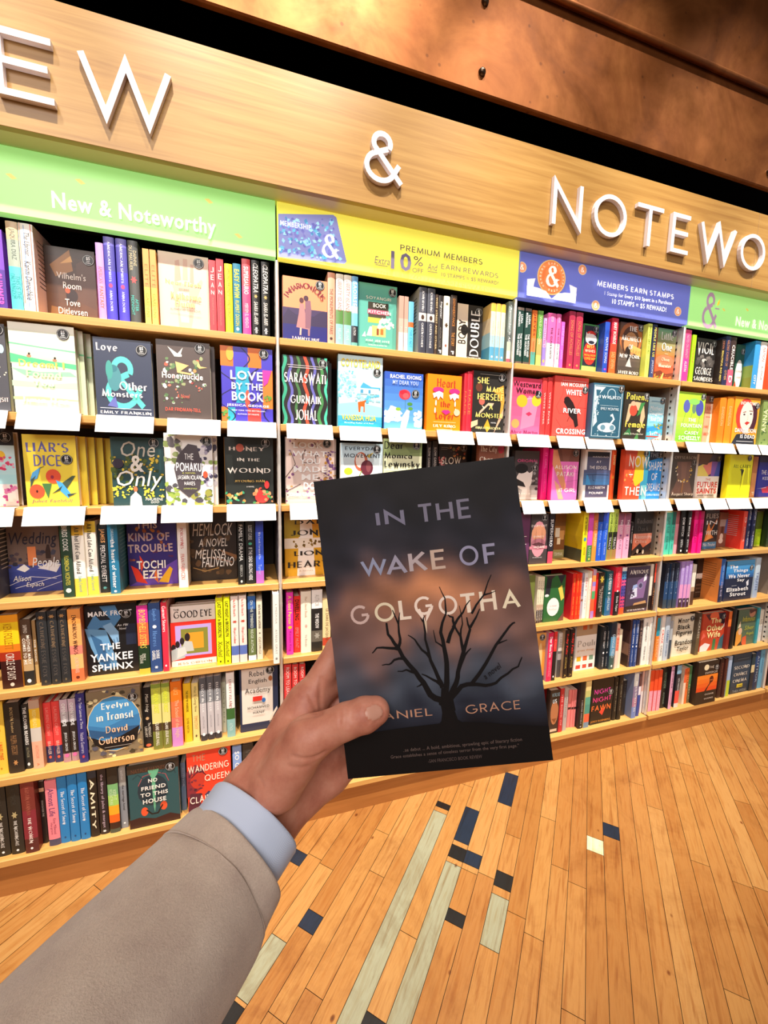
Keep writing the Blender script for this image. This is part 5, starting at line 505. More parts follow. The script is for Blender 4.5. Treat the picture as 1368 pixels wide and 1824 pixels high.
(-0.2078,.0096,.699,.0227,.2435,.15,1,0,'#f2f41c',('LAST NIGHT in BROOKLYN|.06|.58|#2a2a10|b|.5','Xochitl|.64|.88|#4a4a10|i|.6','w|.93|.97|#2a2a10|dot|.3'),None,(),None,None,'neon yellow spine beside the white and red cover, fifth shelf under the wide green banner','copies of the neon yellow book'),
(-0.1834,.0066,.699,.0198,.2455,.15,1,0,'#f2f41c',('LAST NIGHT in BROOKLYN|.06|.58|#2a2a10|b|.5','Xochitl|.64|.88|#4a4a10|i|.6','w|.93|.97|#2a2a10|dot|.3'),None,(),None,None,'neon yellow book spine beside the cream spine, fifth shelf under the wide green banner','copies of the neon yellow book'),
(-0.1582,.0089,.699,.0247,.2449,.15,1,0,'#fbeae0:.74,#6078c0:.88,#fbe6da',('This Is Not About Us|.04|.3|#e06a58|s|.5','w|.35|.4|#c8503a|dot|.7','Allegra Goodman|.46|.7|#e06a58|s|.5'),None,(),None,None,'cream book spine beside the neon yellow spine, fifth shelf under the wide green banner','copies of the cream book'),
(-0.131,.0083,.699,.0249,.2457,.15,1,0,'#fbeae0:.74,#6078c0:.88,#fbe6da',('This Is Not About Us|.04|.3|#e06a58|s|.5','w|.35|.4|#c8503a|dot|.7','Allegra Goodman|.46|.7|#e06a58|s|.5'),None,(),None,None,'cream book spine beside the blue mountain landscape spine, fifth shelf under the wide green banner','copies of the cream book'),
(-0.1008,.0133,.699,.0261,.2399,.15,1,0,'#3a6ab0:.2,#2a3a58:.5,#6a7a48:.92,#fff',('ON THE TIMBERED RIDGE AUTHOR|.06|.88|#e8f0e0|n|.35',),None,(),None,None,'blue mountain landscape book spine, fifth shelf under the wide green banner','books on the fifth shelf under the wide green banner'),
(-0.0747,.0141,.699,.0196,.2245,.15,0,0,'#f4e8d0',('DEATH AND THE GARDENER|.08|.48|#4a3a2a|b|.4','w|.54|.57|#2a2a2a|dot|.4','GEORGI|.62|.9|#7a6a50|n|.4'),None,(),None,None,'narrow cream book spine with tiny capitals, fifth shelf under the wide green banner','books on the fifth shelf under the wide green banner'),
(-0.0193,-0.035,.699,.0207,.2556,.15,1,0,'#f6f4ec',('I, MEDUSA|.14|.42|#b0b0a8|n|.35','AYANA GRAY|.5|.86|#b0b0a8|n|.35','w|.9|.95|#8a8a88|dot|.5'),'#c8c8c0',(),None,None,'tall white book spine jutting past the post, fifth shelf under the wide green banner','books on the fifth shelf under the wide green banner'),
(.0329,.0209,.699,.0243,.2397,.15,1,0,'#f23ab8',('A Good Person|.05|.5|#f8e060|b|.5','o|.53|.58|#f8c030|dot|.6','Kirsten King|.62|.94|#a81880|n|.45'),None,(),None,None,'hot pink book spine with yellow title, fifth shelf under the yellow banner','books on the fifth shelf under the yellow banner'),
(.0601,.0327,.699,.0244,.2196,.15,1,0,'#e8342a',('DWELLING|.06|.42|#2a1212|b|.6','w|.46|.5|#c82a2a|dot|.4','EMILY HUNT|.55|.92|#c8908a|i|.5'),None,(),None,None,'red book spine with black capitals, fifth shelf under the yellow banner','books on the fifth shelf under the yellow banner'),
(.0921,.0218,.699,.038,.2387,.15,1,0,'#faf0dc',('The Ghost Book|.08|.42|#c8a88a|s|.25','w|.5|.62|#e0a898|dot|.3','Via Blondin|.7|.9|#a89888|n|.2'),None,(),None,None,'wide cream book spine with red line drawing, fifth shelf under the yellow banner','books on the fifth shelf under the yellow banner'),
(.1333,.0224,.699,.04,.2423,.15,1,0,'#fbf8f4:.3,#242222:.66,#6a6458:.84,#2a2824',('AUTHOR|.08|.26|#b8b4ae|n|.4','THE WIDOW|.38|.62|#f8f4f0|b|.35','w|.68|.8|#a8a498|dot|.6'),None,(),None,None,'white over black photographic book spine, fifth shelf under the yellow banner','books on the fifth shelf under the yellow banner'),
(.1691,.019,.699,.0299,.2079,.15,1,0,'#f4d8a0:.75,#c84a30:.9,#f0c880',('LE ZAIRE DE JACQUES|.2|.8|#5a4a30|n|.4',),None,(),None,None,'cream and rust illustrated book spine, fifth shelf under the yellow banner','books on the fifth shelf under the yellow banner'),
(1.1394,.0339,.699,.0124,.2193,.15,0,0,'#f8eed0:.6,#c8a890:.72,#3a3034',('The Kamogawa|.08|.6|#4a4034|n|.5','AUTHOR|.66|.95|#f0e8e0|n|.5'),None,(),None,None,'cream spine fading to black print beside the bay post, fifth shelf under the blue banner','copies of the cream book'),
(1.1526,.0349,.699,.0103,.218,.15,0,0,'#f8eed0:.6,#c8a890:.72,#3a3034',('The Kamogawa|.08|.6|#4a4034|n|.5','AUTHOR|.66|.95|#f0e8e0|n|.5'),None,(),None,None,'cream spine fading to black print between its two like copies, fifth shelf, blue bay','copies of the cream book'),
(1.1656,.0363,.699,.0114,.2168,.15,0,0,'#f8eed0:.6,#c8a890:.72,#3a3034',('The Kamogawa|.08|.6|#4a4034|n|.5','AUTHOR|.66|.95|#f0e8e0|n|.5'),None,(),None,None,'cream spine fading to black print beside the green cover, fifth shelf under the blue banner','copies of the cream book'),
(1.1722,.0476,.699,.028,.2191,.1135,1,1,'#2f6a38',(),None,('P #2a2a34 .1,1 .34,1 .26,.6 .12,.54 .02,.6','P #2a2a34 .6,1 .98,1 .8,.8','P #3a2a30 .0,1 .5,1 .3,.92','E .12 .58 .1 .03 #f0f0f0','P #f4d058 .66,.72 .84,.78 .98,.5 .84,.44','E .46 .32 .3 .2 #fff8f4','T .3 .33 .62 .37 #d8a0a0 n a novel','T .24 .26 .66 .3 #c8c0c0 n Author','P #7a4a40 .7,.0 1,.2 1,0'),'#2f6a38',None,'green cover with dark boots and white oval, fifth shelf under the blue banner','books on the fifth shelf under the blue banner'),
(1.3323,.027,.699,.0192,.2222,.15,1,0,'#e83226',('HUMAN CLAN|.1|.4|#f8c050|n|.35','MAGIC TO THE|.5|.9|#f8c050|n|.35'),'#c82430',(),None,None,'red book spine beside the green cover, fifth shelf under the blue banner','copies of the red book'),
(1.3509,.0243,.699,.0165,.2216,.15,1,0,'#f03a20',('HUMAN CLAN|.1|.4|#f8c050|n|.35','MAGIC TO THE|.5|.9|#f8c050|n|.35'),None,(),None,None,'red book spine between its two like copies, fifth shelf under the blue banner','copies of the red book'),
(1.3669,.0244,.699,.0129,.2237,.15,1,0,'#f03a20',('HUMAN CLAN|.1|.4|#f8c050|n|.35','MAGIC TO THE|.5|.9|#f8c050|n|.35'),None,(),None,None,'red book spine beside the lilac grey spine, fifth shelf under the blue banner','copies of the red book'),
(1.3821,.027,.699,.0159,.2214,.15,1,0,'#a8a0b8:.5,#b8b0c0',('THE SHAMPOO|.1|.5|#5a5068|n|.5','o|.56|.62|#8a4a30|dot|.6'),None,(),None,None,'lilac grey book spine with brown figure, fifth shelf under the blue banner','books on the fifth shelf under the blue banner'),
(1.4009,.0265,.699,.0204,.2202,.15,1,0,'#faf6f2',('MEET|.1|.4|#e04a3a|n|.4','HERE|.5|.8|#c8b0a8|n|.3'),None,(),None,None,'white book spine with red capitals, fifth shelf under the blue banner','books on the fifth shelf under the blue banner'),
(1.4195,.0212,.699,.0151,.2298,.15,0,0,'#f8f0dc',('TRAIN|.3|.6|#d8a890|n|.3',),None,(),None,None,'pale cream book spine, fifth shelf under the blue banner','books on the fifth shelf under the blue banner'),
(1.4375,.017,.699,.0193,.2384,.15,0,0,'#d8b0d0:.12,#e89a50:.25,#9a8ad8:.34,#f0a0b8:.44,#5ab070:.6,#f06a40:.85,#b890d8',(),None,(),None,None,'rainbow blocked book spine, fifth shelf under the blue banner','books on the fifth shelf under the blue banner'),
(1.4635,.0253,.699,.0117,.2184,.15,0,0,'#e82a24',(),None,(),None,None,'thin red book spine by brown one, fifth shelf under the blue banner','books on the fifth shelf under the blue banner'),
(1.4868,.0197,.699,.0333,.2192,.15,1,0,'#3a2a20',('y|.04|.26|#c8b040|dot|.8','The Awakened Book|.3|.88|#f0e0d0|n|.3|.15','AUTHOR|.36|.8|#d8c8b8|n|.25|-.2'),None,(),None,None,'dark brown book spine with yellow vine, fifth shelf under the blue banner','books on the fifth shelf under the blue banner'),
(1.5421,.0248,.699,.0378,.2215,.15,1,0,'#1f5a68:.6,#2a6a9a',('DOG PERSON|.06|.42|#e8f4f4|b|.45','w|.46|.52|#fff|dot|.5','CAMILLE PAGAN|.55|.88|#e8f4f4|n|.4'),'#2a6a70',(),None,None,'teal book spine with white capitals and bird, fifth shelf under the blue banner','books on the fifth shelf under the blue banner'),
(1.5835,.016,.699,.0345,.2404,.15,1,0,'#f03048:.5,#1f1c20',('VALENTINE|.08|.42|#f8a0a0|n|.4','o|.47|.51|#fff|dot|.3','Emilie Telper|.6|.92|#fff|n|.45'),None,(),None,None,'red over black book spine, fifth shelf under the blue banner','books on the fifth shelf under the blue banner'),
(1.6247,.0203,.699,.0287,.2365,.15,1,0,'#fff:.08,#4a8ab8:.25,#e05a90:.4,#5a4a9a:.6,#d84a78:.86,#f06030',('IIIIIIIIIII|.1|.84|#2a3a80|n|.8',),None,(),None,None,'pink and blue barcode striped book spine, fifth shelf under the blue banner','books on the fifth shelf under the blue banner'),
(1.6506,.0417,.699,.028,.2323,.1468,1,1,'#4a3c54',(),None,('P #8a6a9a .2,.3 .5,.7 .9,.8 .8,.3','P #d8dcf0 .2,.3 .5,.34 .48,.54 .3,.52','P #9ab0e0 .26,.5 .5,.56 .46,.62 .3,.6','E .62 .58 .12 .08 #8a80a8','E .62 .58 .07 .05 #4a4060','P #c89a6a .4,.2 .9,.24 .98,.12 .3,.1','P #e8ecf8 .74,.66 .86,.7 .86,.84 .76,.8','B 16 4 .1 .3 .4 .5 .05 #2a2030,#5a4a68','P #3a2a24 .02,.02 .98,.08 .98,.18 .0,.14','T .1 .82 .92 .95 #fff8f0 s ANTIQUE','T .1 .03 .86 .08 #f4ecf0 s SETH HADDON'),'#4a3c54',None,'violet cover with fantastical rooms and serif title, fifth shelf under the blue banner','books on the fifth shelf under the blue banner'),
(1.8118,.0278,.699,.0169,.2401,.15,0,0,'#f4e8d8:.68,#2a2020',(),None,(),None,None,'cream over black book spine, fifth shelf under the blue banner','books on the fifth shelf under the blue banner'),
(1.8261,.0212,.699,.0099,.2432,.15,0,0,'#f04a30:.4,#3a2420',('Amir|.5|.9|#f8a050|i|.6',),None,(),None,None,'red over dark book spine, fifth shelf under the blue banner','books on the fifth shelf under the blue banner'),
(1.8536,.0169,.699,.0091,.2433,.15,0,0,'#fdf8f4:.58,#f8d020',('BENITEZ|.12|.55|#2a2a2a|n|.4','MARC|.62|.86|#e0a010|n|.4'),None,(),None,None,'white over yellow book spine, fifth shelf under the small green banner','books on the fifth shelf under the small green banner'),
(1.9163,.0249,.699,.0272,.2373,.15,1,0,'#1c2234:.4,#2a4a74:.8,#3a4a58',('A SYMPHONY FOR|.1|.55|#98a8c0|s|.35','o|.64|.67|#98a8c0|dot|.2'),'#262a38',(),None,None,'navy blue spine beside the white over yellow spine, fifth shelf under the small green banner','copies of the navy blue book'),
(1.9451,.0206,.699,.0287,.2368,.15,1,0,'#1c2234:.4,#2a4a74:.8,#3a4a58',('A SYMPHONY FOR|.1|.55|#98a8c0|s|.35','o|.64|.67|#98a8c0|dot|.2'),None,(),None,None,'navy blue book spine between its two like copies, fifth shelf under the small green banner','copies of the navy blue book'),
(1.9739,.0181,.699,.0276,.2381,.15,1,0,'#1c2234:.4,#2a4a74:.8,#3a4a58',('A SYMPHONY FOR|.1|.55|#98a8c0|s|.35','o|.64|.67|#98a8c0|dot|.2'),None,(),None,None,'navy blue spine beside the lilac to rose spine, fifth shelf under the small green banner','copies of the navy blue book'),
(2.0092,.0169,.699,.025,.245,.15,0,0,'#b090d8:.5,#e8a0d0:.8,#4a3038',('LONELY CROWDS|.08|.5|#f0e8ff|n|.4','*|.82|.9|#f0e0e8|dot|.5'),None,(),None,None,'lilac to rose spine beside the navy blue spine, fifth shelf under the small green banner','copies of the lilac to rose book'),
(2.0326,.0134,.699,.0202,.2455,.15,0,0,'#b090d8:.5,#e8a0d0:.8,#4a3038',('LONELY CROWDS|.08|.5|#f0e8ff|n|.4','*|.82|.9|#f0e0e8|dot|.5'),None,(),None,None,'lilac to rose spine between its two like copies, fifth shelf under the small green banner','copies of the lilac to rose book'),
(2.0538,.0105,.699,.0205,.2459,.15,0,0,'#b090d8:.5,#e8a0d0:.8,#4a3038',('LONELY CROWDS|.08|.5|#f0e8ff|n|.4','*|.82|.9|#f0e0e8|dot|.5'),None,(),None,None,'lilac to rose book spine beside the cream spine, fifth shelf under the small green banner','copies of the lilac to rose book'),
(2.1089,.0282,.699,.0246,.2201,.15,0,0,'#f8f0e0:.55,#c0a080:.66,#5a3a28',('AUTHOR|.1|.4|#e8d8c0|n|.4',),None,(),None,None,'cream book spine with brown photo foot, fifth shelf under the small green banner','books on the fifth shelf under the small green banner'),
(2.2464,.1245,.699,.028,.2253,.0465,1,1,'#2f2624',(),None,('R 0 .5 1 .62 #e8e4e0','T .0 .48 .9 .6 #fff n ITIES','R .1 .14 .9 .145 #c8c0b8','R .1 .3 .9 .36 #5a4a40','R .1 .22 .9 .26 #5a4a40'),'#2f2624',None,'book facing out, black cover with half-hidden white title, fifth shelf under the small green banner','books on the fifth shelf under the small green banner'),
(2.3096,.0185,.699,.0317,.2389,.155,1,0,'#2a62b0:.6,#1c2848',('NIGHT HEARTS|.1|.5|#b0d0f0|n|.3','EVER BLUE|.52|.86|#b0a8c8|b|.45'),'#d88a48:#8a5a38',(),None,None,'blue book spine with orange back cover, fifth shelf under the small green banner','books on the fifth shelf under the small green banner'),
(2.3395,.0383,.699,.032,.2242,.222,1,1,'#1b3058',(),None,('G .7 1 #2f88d0 #58b0ea 3','G .56 .7 #23508a #2f80c8 3','P #e8ecf8 .76,.44 .84,.5 .86,.36 .8,.34','T .1 .81 .4 .9 #fff b The','T .24 .69 .76 .79 #fff b Things','T .08 .57 .84 .67 #fff b We Never','T .4 .46 .66 .55 #fff b Say','R .22 .38 .4 .385 #fff','T .06 .24 .82 .34 #fff b Elizabeth','T .18 .12 .74 .22 #fff b Strout'),'#1b2440',(.8906,.8006,.031),'blue and navy cover with rounded white title, fifth shelf under the small green banner','books on the fifth shelf under the small green banner'),
(2.599,.0234,.699,.039,.2299,.15,1,0,'#c8dcec:.5,#a8bcd8',('TRUTH|.35|.8|#3a5a9a|n|.5',),None,(),None,None,'powder blue book spine by navy cover, fifth shelf under the small green banner','books on the fifth shelf under the small green banner'),
(2.769,.0963,.699,.028,.2056,.142,1,1,'#7a1830',(),None,('E .3 .22 .3 .2 #f0b880','E .36 .24 .26 .16 #d89858','R 0 0 1 .1 #6a2a28','B 12 3 .2 .55 .7 .75 .07 #3a5a3a,#f0f0e8,#2a4a2a','L .02 #e8e8e0 .3,.5 .5,.9','T .1 .84 .6 .9 #f8e8e0 b THE'),'#7a1830',None,'wine red cover with peach still life, fifth shelf under the bay at the edge','books on the fifth shelf under the bay at the edge'),
(-0.8627,.0295,.414,.0327,.2435,.15,1,0,'#f8cc48',('THE CALF|.1|.4|#e8a030|b|.4','J MARLOWE|.55|.8|#e86a28|b|.5','w|.9|.94|#c88a20|dot|.2'),None,(),None,None,'yellow book spine with orange capitals, sixth shelf under the wide green banner','books on the sixth shelf under the wide green banner'),
(-0.8225,.0243,.414,.0388,.2368,.15,1,0,'#2a2420',('BOLEYN Traitor|.06|.42|#b89868|s|.3','PHILIPPA GREGORY|.46|.74|#a87a50|n|.4','w|.8|.9|#c89058|dot|.35'),None,(),None,None,'wide black book spine with gilded lettering, sixth shelf under the wide green banner','books on the sixth shelf under the wide green banner'),
(-0.7934,.0336,.414,.0178,.2211,.15,1,0,'#2c2b28',('THE FLOWER BEARERS|.04|.62|#f4f0e8|b|.5','AUTHOR|.66|.82|#a8a080|n|.4','o|.9|.95|#f0f0f0|dot|.4'),None,(),None,None,'black book spine with white condensed title, sixth shelf under the wide green banner','books on the sixth shelf under the wide green banner'),
(-0.7659,.0275,.414,.0279,.2345,.15,1,0,'#c8a890:.12,#f8c83a:.4,#d8d0c4:.6,#f8b898',('REDHEADS|.14|.4|#fbe890|b|.35','AUTHOR|.65|.85|#e8987a|n|.3','A|.92|.96|#d86a3a|n|.25'),'#d8a078',(),None,None,'tan and yellow pictorial book spine, sixth shelf under the wide green banner','books on the sixth shelf under the wide green banner'),
(-0.7404,.0466,.414,.0214,.21,.15,1,0,'#f24a48:.72,#27305e',('LAUREN GROFF|.08|.55|#f89a90|n|.4','BRAWLER|.64|.86|#f8d0c0|n|.4','o|.88|.93|#f0604a|dot|.35'),None,(),None,None,'scarlet spine beside the tan and yellow pictorial spine, sixth shelf under the wide green banner','copies of the scarlet book'),
(-0.7153,.0416,.414,.0216,.2134,.15,1,0,'#f24a48:.72,#27305e',('LAUREN GROFF|.08|.55|#f89a90|n|.4','BRAWLER|.64|.86|#f8d0c0|n|.4','o|.88|.93|#f0604a|dot|.35'),None,(),None,None,'scarlet spine beside the lilac over black photo spine, sixth shelf under the wide green banner','copies of the scarlet book'),
(-0.6898,.034,.414,.0212,.2206,.15,1,0,'#d8c0d0:.2,#c8c0c8:.36,#2a2222:.86,#b89098',('OPEN WIDE|.06|.42|#fff|b|.5','JESSICA GROSS|.52|.82|#fff|n|.4','o|.86|.92|#f070b0|dot|.6'),None,(),None,None,'lilac over black photo spine beside the scarlet spine, sixth shelf under the wide green banner','copies of the lilac over black photo book'),
(-0.6676,.0346,.414,.0202,.22,.15,1,0,'#d8c0d0:.2,#c8c0c8:.36,#2a2222:.86,#b89098',('OPEN WIDE|.06|.42|#fff|b|.5','JESSICA GROSS|.52|.82|#fff|n|.4','o|.86|.92|#f070b0|dot|.6'),None,(),None,None,'lilac over black photo spine beside the navy violet spine, sixth shelf, wide green bay','copies of the lilac over black photo book'),
(-0.6375,.0167,.414,.0243,.2417,.15,1,0,'#2f2f78',('My Train Leaves at Three|.06|.5|#f0ecf8|n|.4','Natalie Guerrero|.56|.86|#e0d8f0|n|.4','w|.88|.94|#d8484a|dot|.4'),None,(),None,None,'navy violet book spine with red bookmark, sixth shelf under the wide green banner','books on the sixth shelf under the wide green banner'),
(-0.6234,.0351,.414,.03,.2399,.158,1,1,'#8a7a60',(),None,('B 90 3 0 0 1 1 .07 #4a4434,#c8b078,#6a5a48,#f0e4b0,#5a5a68,#3a3428,#a88a5a','E .5 .5 .5 .42 #e8c890','E .5 .5 .485 .405 #4a98d0','P #3a80b8 .03,.52 .3,.46 .5,.5 .7,.56 .97,.6 .97,.36 .03,.36','P #2a5a88 .03,.46 .3,.4 .6,.44 .97,.42 .9,.26 .06,.32','P #141418 .06,.34 .3,.26 .6,.3 .96,.42 .9,.22 .7,.12 .3,.12 .12,.22','T .28 .71 .78 .82 #fff8ec s Evelyn','T .18 .56 .86 .68 #fff8ec s in Transit','T .34 .36 .74 .48 #f4c8a0 s David','T .2 .22 .86 .34 #f4c8a0 s Guterson','R .3 .17 .8 .175 #c8c0b8'),'#8a7a60',(.8523,.859,.031),'floral framed cover with blue mountain oval, sixth shelf under the wide green banner','books on the sixth shelf under the wide green banner'),
(-0.4513,.0366,.414,.0267,.2214,.15,1,0,'#15171c',('Matt Haig|.1|.4|#f4ecdc|i|.45','o|.48|.53|#d8b080|dot|.4','The MIDNIGHT|.58|.82|#f4ecdc|n|.3|.2','LIBRARY|.64|.82|#f4ecdc|n|.3|-.2','o|.93|.98|#e06a4a|dot|.6'),None,(),None,None,'black book spine with white script and emblem, sixth shelf under the wide green banner','books on the sixth shelf under the wide green banner'),
(-0.4181,.0176,.414,.0292,.2401,.15,1,0,'#8aa040:.06,#c8d058:.3,#e8e088:.6,#4a3a28:.72,#7a8038',('GARDEN FOREST|.08|.44|#e8f040|b|.5','CLARE LESLIE HALL|.58|.94|#f8f4e4|b|.35'),None,(),None,None,'olive yellow book spine beside the black spine, sixth shelf under the wide green banner','copies of the olive yellow book'),
(-0.3884,.0161,.414,.0253,.2402,.15,1,0,'#8aa040:.06,#c8d058:.3,#e8e088:.6,#4a3a28:.72,#7a8038',('GARDEN FOREST|.08|.44|#e8f040|b|.5','CLARE LESLIE HALL|.58|.94|#f8f4e4|b|.35'),None,(),None,None,'olive yellow spine beside the orange to violet sunset spine, sixth shelf, wide green bay','copies of the olive yellow book'),
(-0.356,.0157,.414,.0336,.2402,.15,1,0,'#f07a20:.3,#f47a48:.55,#f8786a:.7,#d890d8',('ALICE|.08|.2|#f8b060|b|.4','The School of the Night|.28|.86|#fbd8b0|n|.45'),None,(),None,None,'orange to violet sunset book spine, sixth shelf under the wide green banner','books on the sixth shelf under the wide green banner'),
(-0.3236,.0297,.414,.0247,.2209,.15,1,0,'#f8cc28',('THE WINTER WARRIORS|.12|.48|#5a4810|b|.3','OLIVIER NORTON|.58|.84|#5a4810|n|.3'),None,(),None,None,'golden yellow book spine with small black capitals, sixth shelf under the wide green banner','books on the sixth shelf under the wide green banner'),
(-0.2977,.0298,.414,.0212,.2195,.15,0,0,'#f2dc8a',('What Is Going Now|.06|.5|#6a5a30|i|.5','TIMOTHY|.56|.8|#d89a50|n|.5','y|.88|.95|#5a4a30|dot|.4'),None,(),None,None,'cream yellow book spine with italic title, sixth shelf under the wide green banner','books on the sixth shelf under the wide green banner'),
(-0.2716,.0203,.414,.0213,.2391,.15,1,0,'#5a5e66:.2,#8a8e94:.4,#c8c4c8:.9,#34343c',('ELEGY IN BLUE|.1|.55|#f4f4f4|s|.55','AUTHOR|.6|.8|#a8a4a8|n|.25','o|.87|.92|#fff|dot|.45'),None,(),None,None,'silver grey book spine beside the cream yellow spine, sixth shelf under the wide green banner','copies of the silver grey book'),
(-0.2472,.0209,.414,.0215,.2403,.15,1,0,'#5a5e66:.2,#8a8e94:.4,#c8c4c8:.9,#34343c',('ELEGY IN BLUE|.1|.55|#f4f4f4|s|.55','AUTHOR|.6|.8|#a8a4a8|n|.25','o|.87|.92|#fff|dot|.45'),None,(),None,None,'silver grey book spine between its two like copies, sixth shelf under the wide green banner','copies of the silver grey book'),
(-0.2234,.0216,.414,.0217,.2397,.15,1,0,'#5a5e66:.2,#8a8e94:.4,#c8c4c8:.9,#34343c',('ELEGY IN BLUE|.1|.55|#f4f4f4|s|.55','AUTHOR|.6|.8|#a8a4a8|n|.25','o|.87|.92|#fff|dot|.45'),None,(),None,None,'silver grey book spine beside the thin sage spine, sixth shelf under the wide green banner','copies of the silver grey book'),
(-0.2046,.0508,.414,.0139,.1974,.15,0,0,'#c8ccb4',('SIXTEEN|.1|.8|#8a9078|n|.4',),None,(),None,None,'thin sage book spine, sixth shelf under the wide green banner','books on the sixth shelf under the wide green banner'),
(-0.1797,.0163,.414,.0275,.2469,.15,1,0,'#f6f4f0:.55,#3a6a34:.72,#8fc0bc',('LIBERTY ISLAND|.1|.55|#b87a70|s|.5','AUTHOR|.78|.9|#e0f4f0|n|.4'),None,(),None,None,'white green and aqua book spine, sixth shelf under the wide green banner','books on the sixth shelf under the wide green banner'),
(-0.1496,.0444,.414,.028,.258,.1371,1,1,'#23304e',(),None,('R .06 .12 .86 .95 #e8dcd0','R .08 .13 .84 .94 #ece2d6','T .26 .83 .64 .91 #3a3030 n Rebel','T .24 .71 .7 .79 #3a3030 n English','T .14 .56 .8 .66 #3a3030 n Academy','R .34 .46 .58 .53 #e0362c','E .62 .46 .05 .035 #3070b8','E .8 .78 .05 .04 #b0683a','T .2 .34 .76 .39 #4a4a4a g MOHAMMED','T .34 .26 .64 .31 #4a4a4a g HANIF','P #e8d8c8 .76,.1 .98,.3 .96,.34 .8,.2'),'#23304e',(.7934,.9,.031),'navy bordered cream cover with red pencil sharpener, sixth shelf under the wide green banner','books on the sixth shelf under the wide green banner'),
(.0224,.012,.414,.0268,.2513,.15,1,0,'#dc3c3c',('ROOM TO LEAVE|.04|.5|#fbe8e0|n|.45',),None,(),None,None,'red book spine beside the bay post, sixth shelf under the yellow banner','copies of the red book'),
(.05,.012,.414,.0228,.2481,.15,1,0,'#dc3c3c',('ROOM TO LEAVE|.04|.5|#fbe8e0|n|.45',),None,(),None,None,'red book spine between its two like copies, sixth shelf under the yellow banner','copies of the red book'),
(.076,.012,.414,.0223,.2452,.15,1,0,'#d83838',('ROOM TO LEAVE|.04|.5|#fbe8e0|n|.45',),None,(),None,None,'red book spine partly hidden by the hand, sixth shelf under the yellow banner','copies of the red book'),
(1.1439,.0485,.414,.028,.2343,.0549,1,1,'#f0a040',(),None,('G .6 1 #d8904a #f0b060 3','E .5 .5 .2 .3 #f8d090','R 0 .0 1 .1 #5a3a1a'),'#f0a040',(.6107,.9094,.031),'book facing out, orange cover glimpsed beside the held book, sixth shelf under the blue banner','books on the sixth shelf under the blue banner'),
(1.214,.0166,.414,.0288,.237,.15,1,0,'#e8285a',('Dear Mona Lisa|.08|.5|#fff|b|.5','HERNANDEZ|.56|.9|#f8a0b8|n|.4'),'#b890b0',(),None,None,'raspberry book spine with white title, sixth shelf under the blue banner','books on the sixth shelf under the blue banner'),
(1.2399,.0182,.414,.0183,.2401,.15,0,0,'#e83430:.4,#241c1e',('FINE ANGEL|.1|.36|#f08a80|n|.4','o|.9|.94|#fff|dot|.4'),None,(),None,None,'red over black book spine, sixth shelf under the blue banner','books on the sixth shelf under the blue banner'),
(1.2851,.035,.414,.022,.2199,.15,1,0,'#e0d8d0:.4,#6a6664:.46,#a8a0a0:.6,#4a4648',('FARM|.08|.3|#a89890|n|.5',),None,(),None,None,'grey architectural book spine, sixth shelf under the blue banner','books on the sixth shelf under the blue banner'),
(1.3096,.0208,.414,.0253,.2381,.15,1,0,'#241a1a',('Ruby Falls|.08|.5|#e8302c|b|.5','AUTHOR|.56|.8|#c8a850|n|.4','A|.92|.97|#d8b060|n|.4'),'#b89a78',(),None,None,'black book spine beside the grey architectural spine, sixth shelf under the blue banner','copies of the black book'),
(1.3416,.0208,.414,.0278,.2383,.15,1,0,'#241a1a',('Ruby Falls|.08|.5|#e8302c|b|.5','AUTHOR|.56|.8|#c8a850|n|.4','A|.92|.97|#d8b060|n|.4'),None,(),None,None,'black book spine beside the white cover, sixth shelf under the blue banner','copies of the black book'),
(1.3986,.0744,.414,.028,.243,.1266,1,1,'#fbf6f0',(),None,('R 0 .74 1 1 #b89a7a','R .3 .86 .5 .98 #c85a2a','R .6 .86 .76 .98 #a8683a','R .1 .2 .3 .3 #f0b820','R .4 .2 .6 .3 #e8703a','R .7 .2 .9 .3 #7aa088','R .08 .04 .3 .12 #d83a34','R .4 .04 .6 .12 #d84a40','R .7 .04 .9 .12 #8a2a3a','T .1 .5 .94 .64 #b8b0a8 s Pouli','T .1 .4 .9 .45 #d8a060 n great things'),'#fbf6f0',None,'book facing out, white cover with rows of coloured squares, sixth shelf under the blue banner','books on the sixth shelf under the blue banner'),
(1.552,.0375,.414,.025,.22,.15,1,0,'#1f2830',('CROSBY NIGHT|.1|.5|#f0f0f0|n|.45','o|.58|.63|#fff|dot|.4','JOHN|.7|.92|#e8e8e8|n|.4'),'#222a32',(),None,None,'blue-black book spine beside the white cover, sixth shelf under the blue banner','copies of the blue-black book'),
(1.5744,.0373,.414,.013,.2204,.15,1,0,'#1f2830',('CROSBY NIGHT|.1|.5|#f0f0f0|n|.45','o|.58|.63|#fff|dot|.4','JOHN|.7|.92|#e8e8e8|n|.4'),None,(),None,None,'blue-black book spine beside the dark to sky blue spine, sixth shelf under the blue banner','copies of the blue-black book'),
(1.5972,.0251,.414,.0311,.2426,.15,1,0,'#2a3444:.3,#5a9ac0:.7,#3a5a58',('DANGLE FIELD|.25|.75|#d8ecf8|n|.5','o|.9|.95|#fff|dot|.3'),'#2f4054',(),None,None,'dark to sky blue scenic book spine, sixth shelf under the blue banner','books on the sixth shelf under the blue banner'),
(1.6269,.027,.414,.017,.2326,.15,0,0,'#f0c0b0:.3,#e88a70:.6,#f8d8c8',('ECHO|.1|.6|#d8503a|n|.5',),None,(),None,None,'coral and cream patterned book spine, sixth shelf under the blue banner','books on the sixth shelf under the blue banner'),
(1.646,.0275,.414,.0165,.2011,.15,0,0,'#f8ecd0',(),None,(),None,None,'ivory slim book spine, sixth shelf under the blue banner','books on the sixth shelf under the blue banner'),
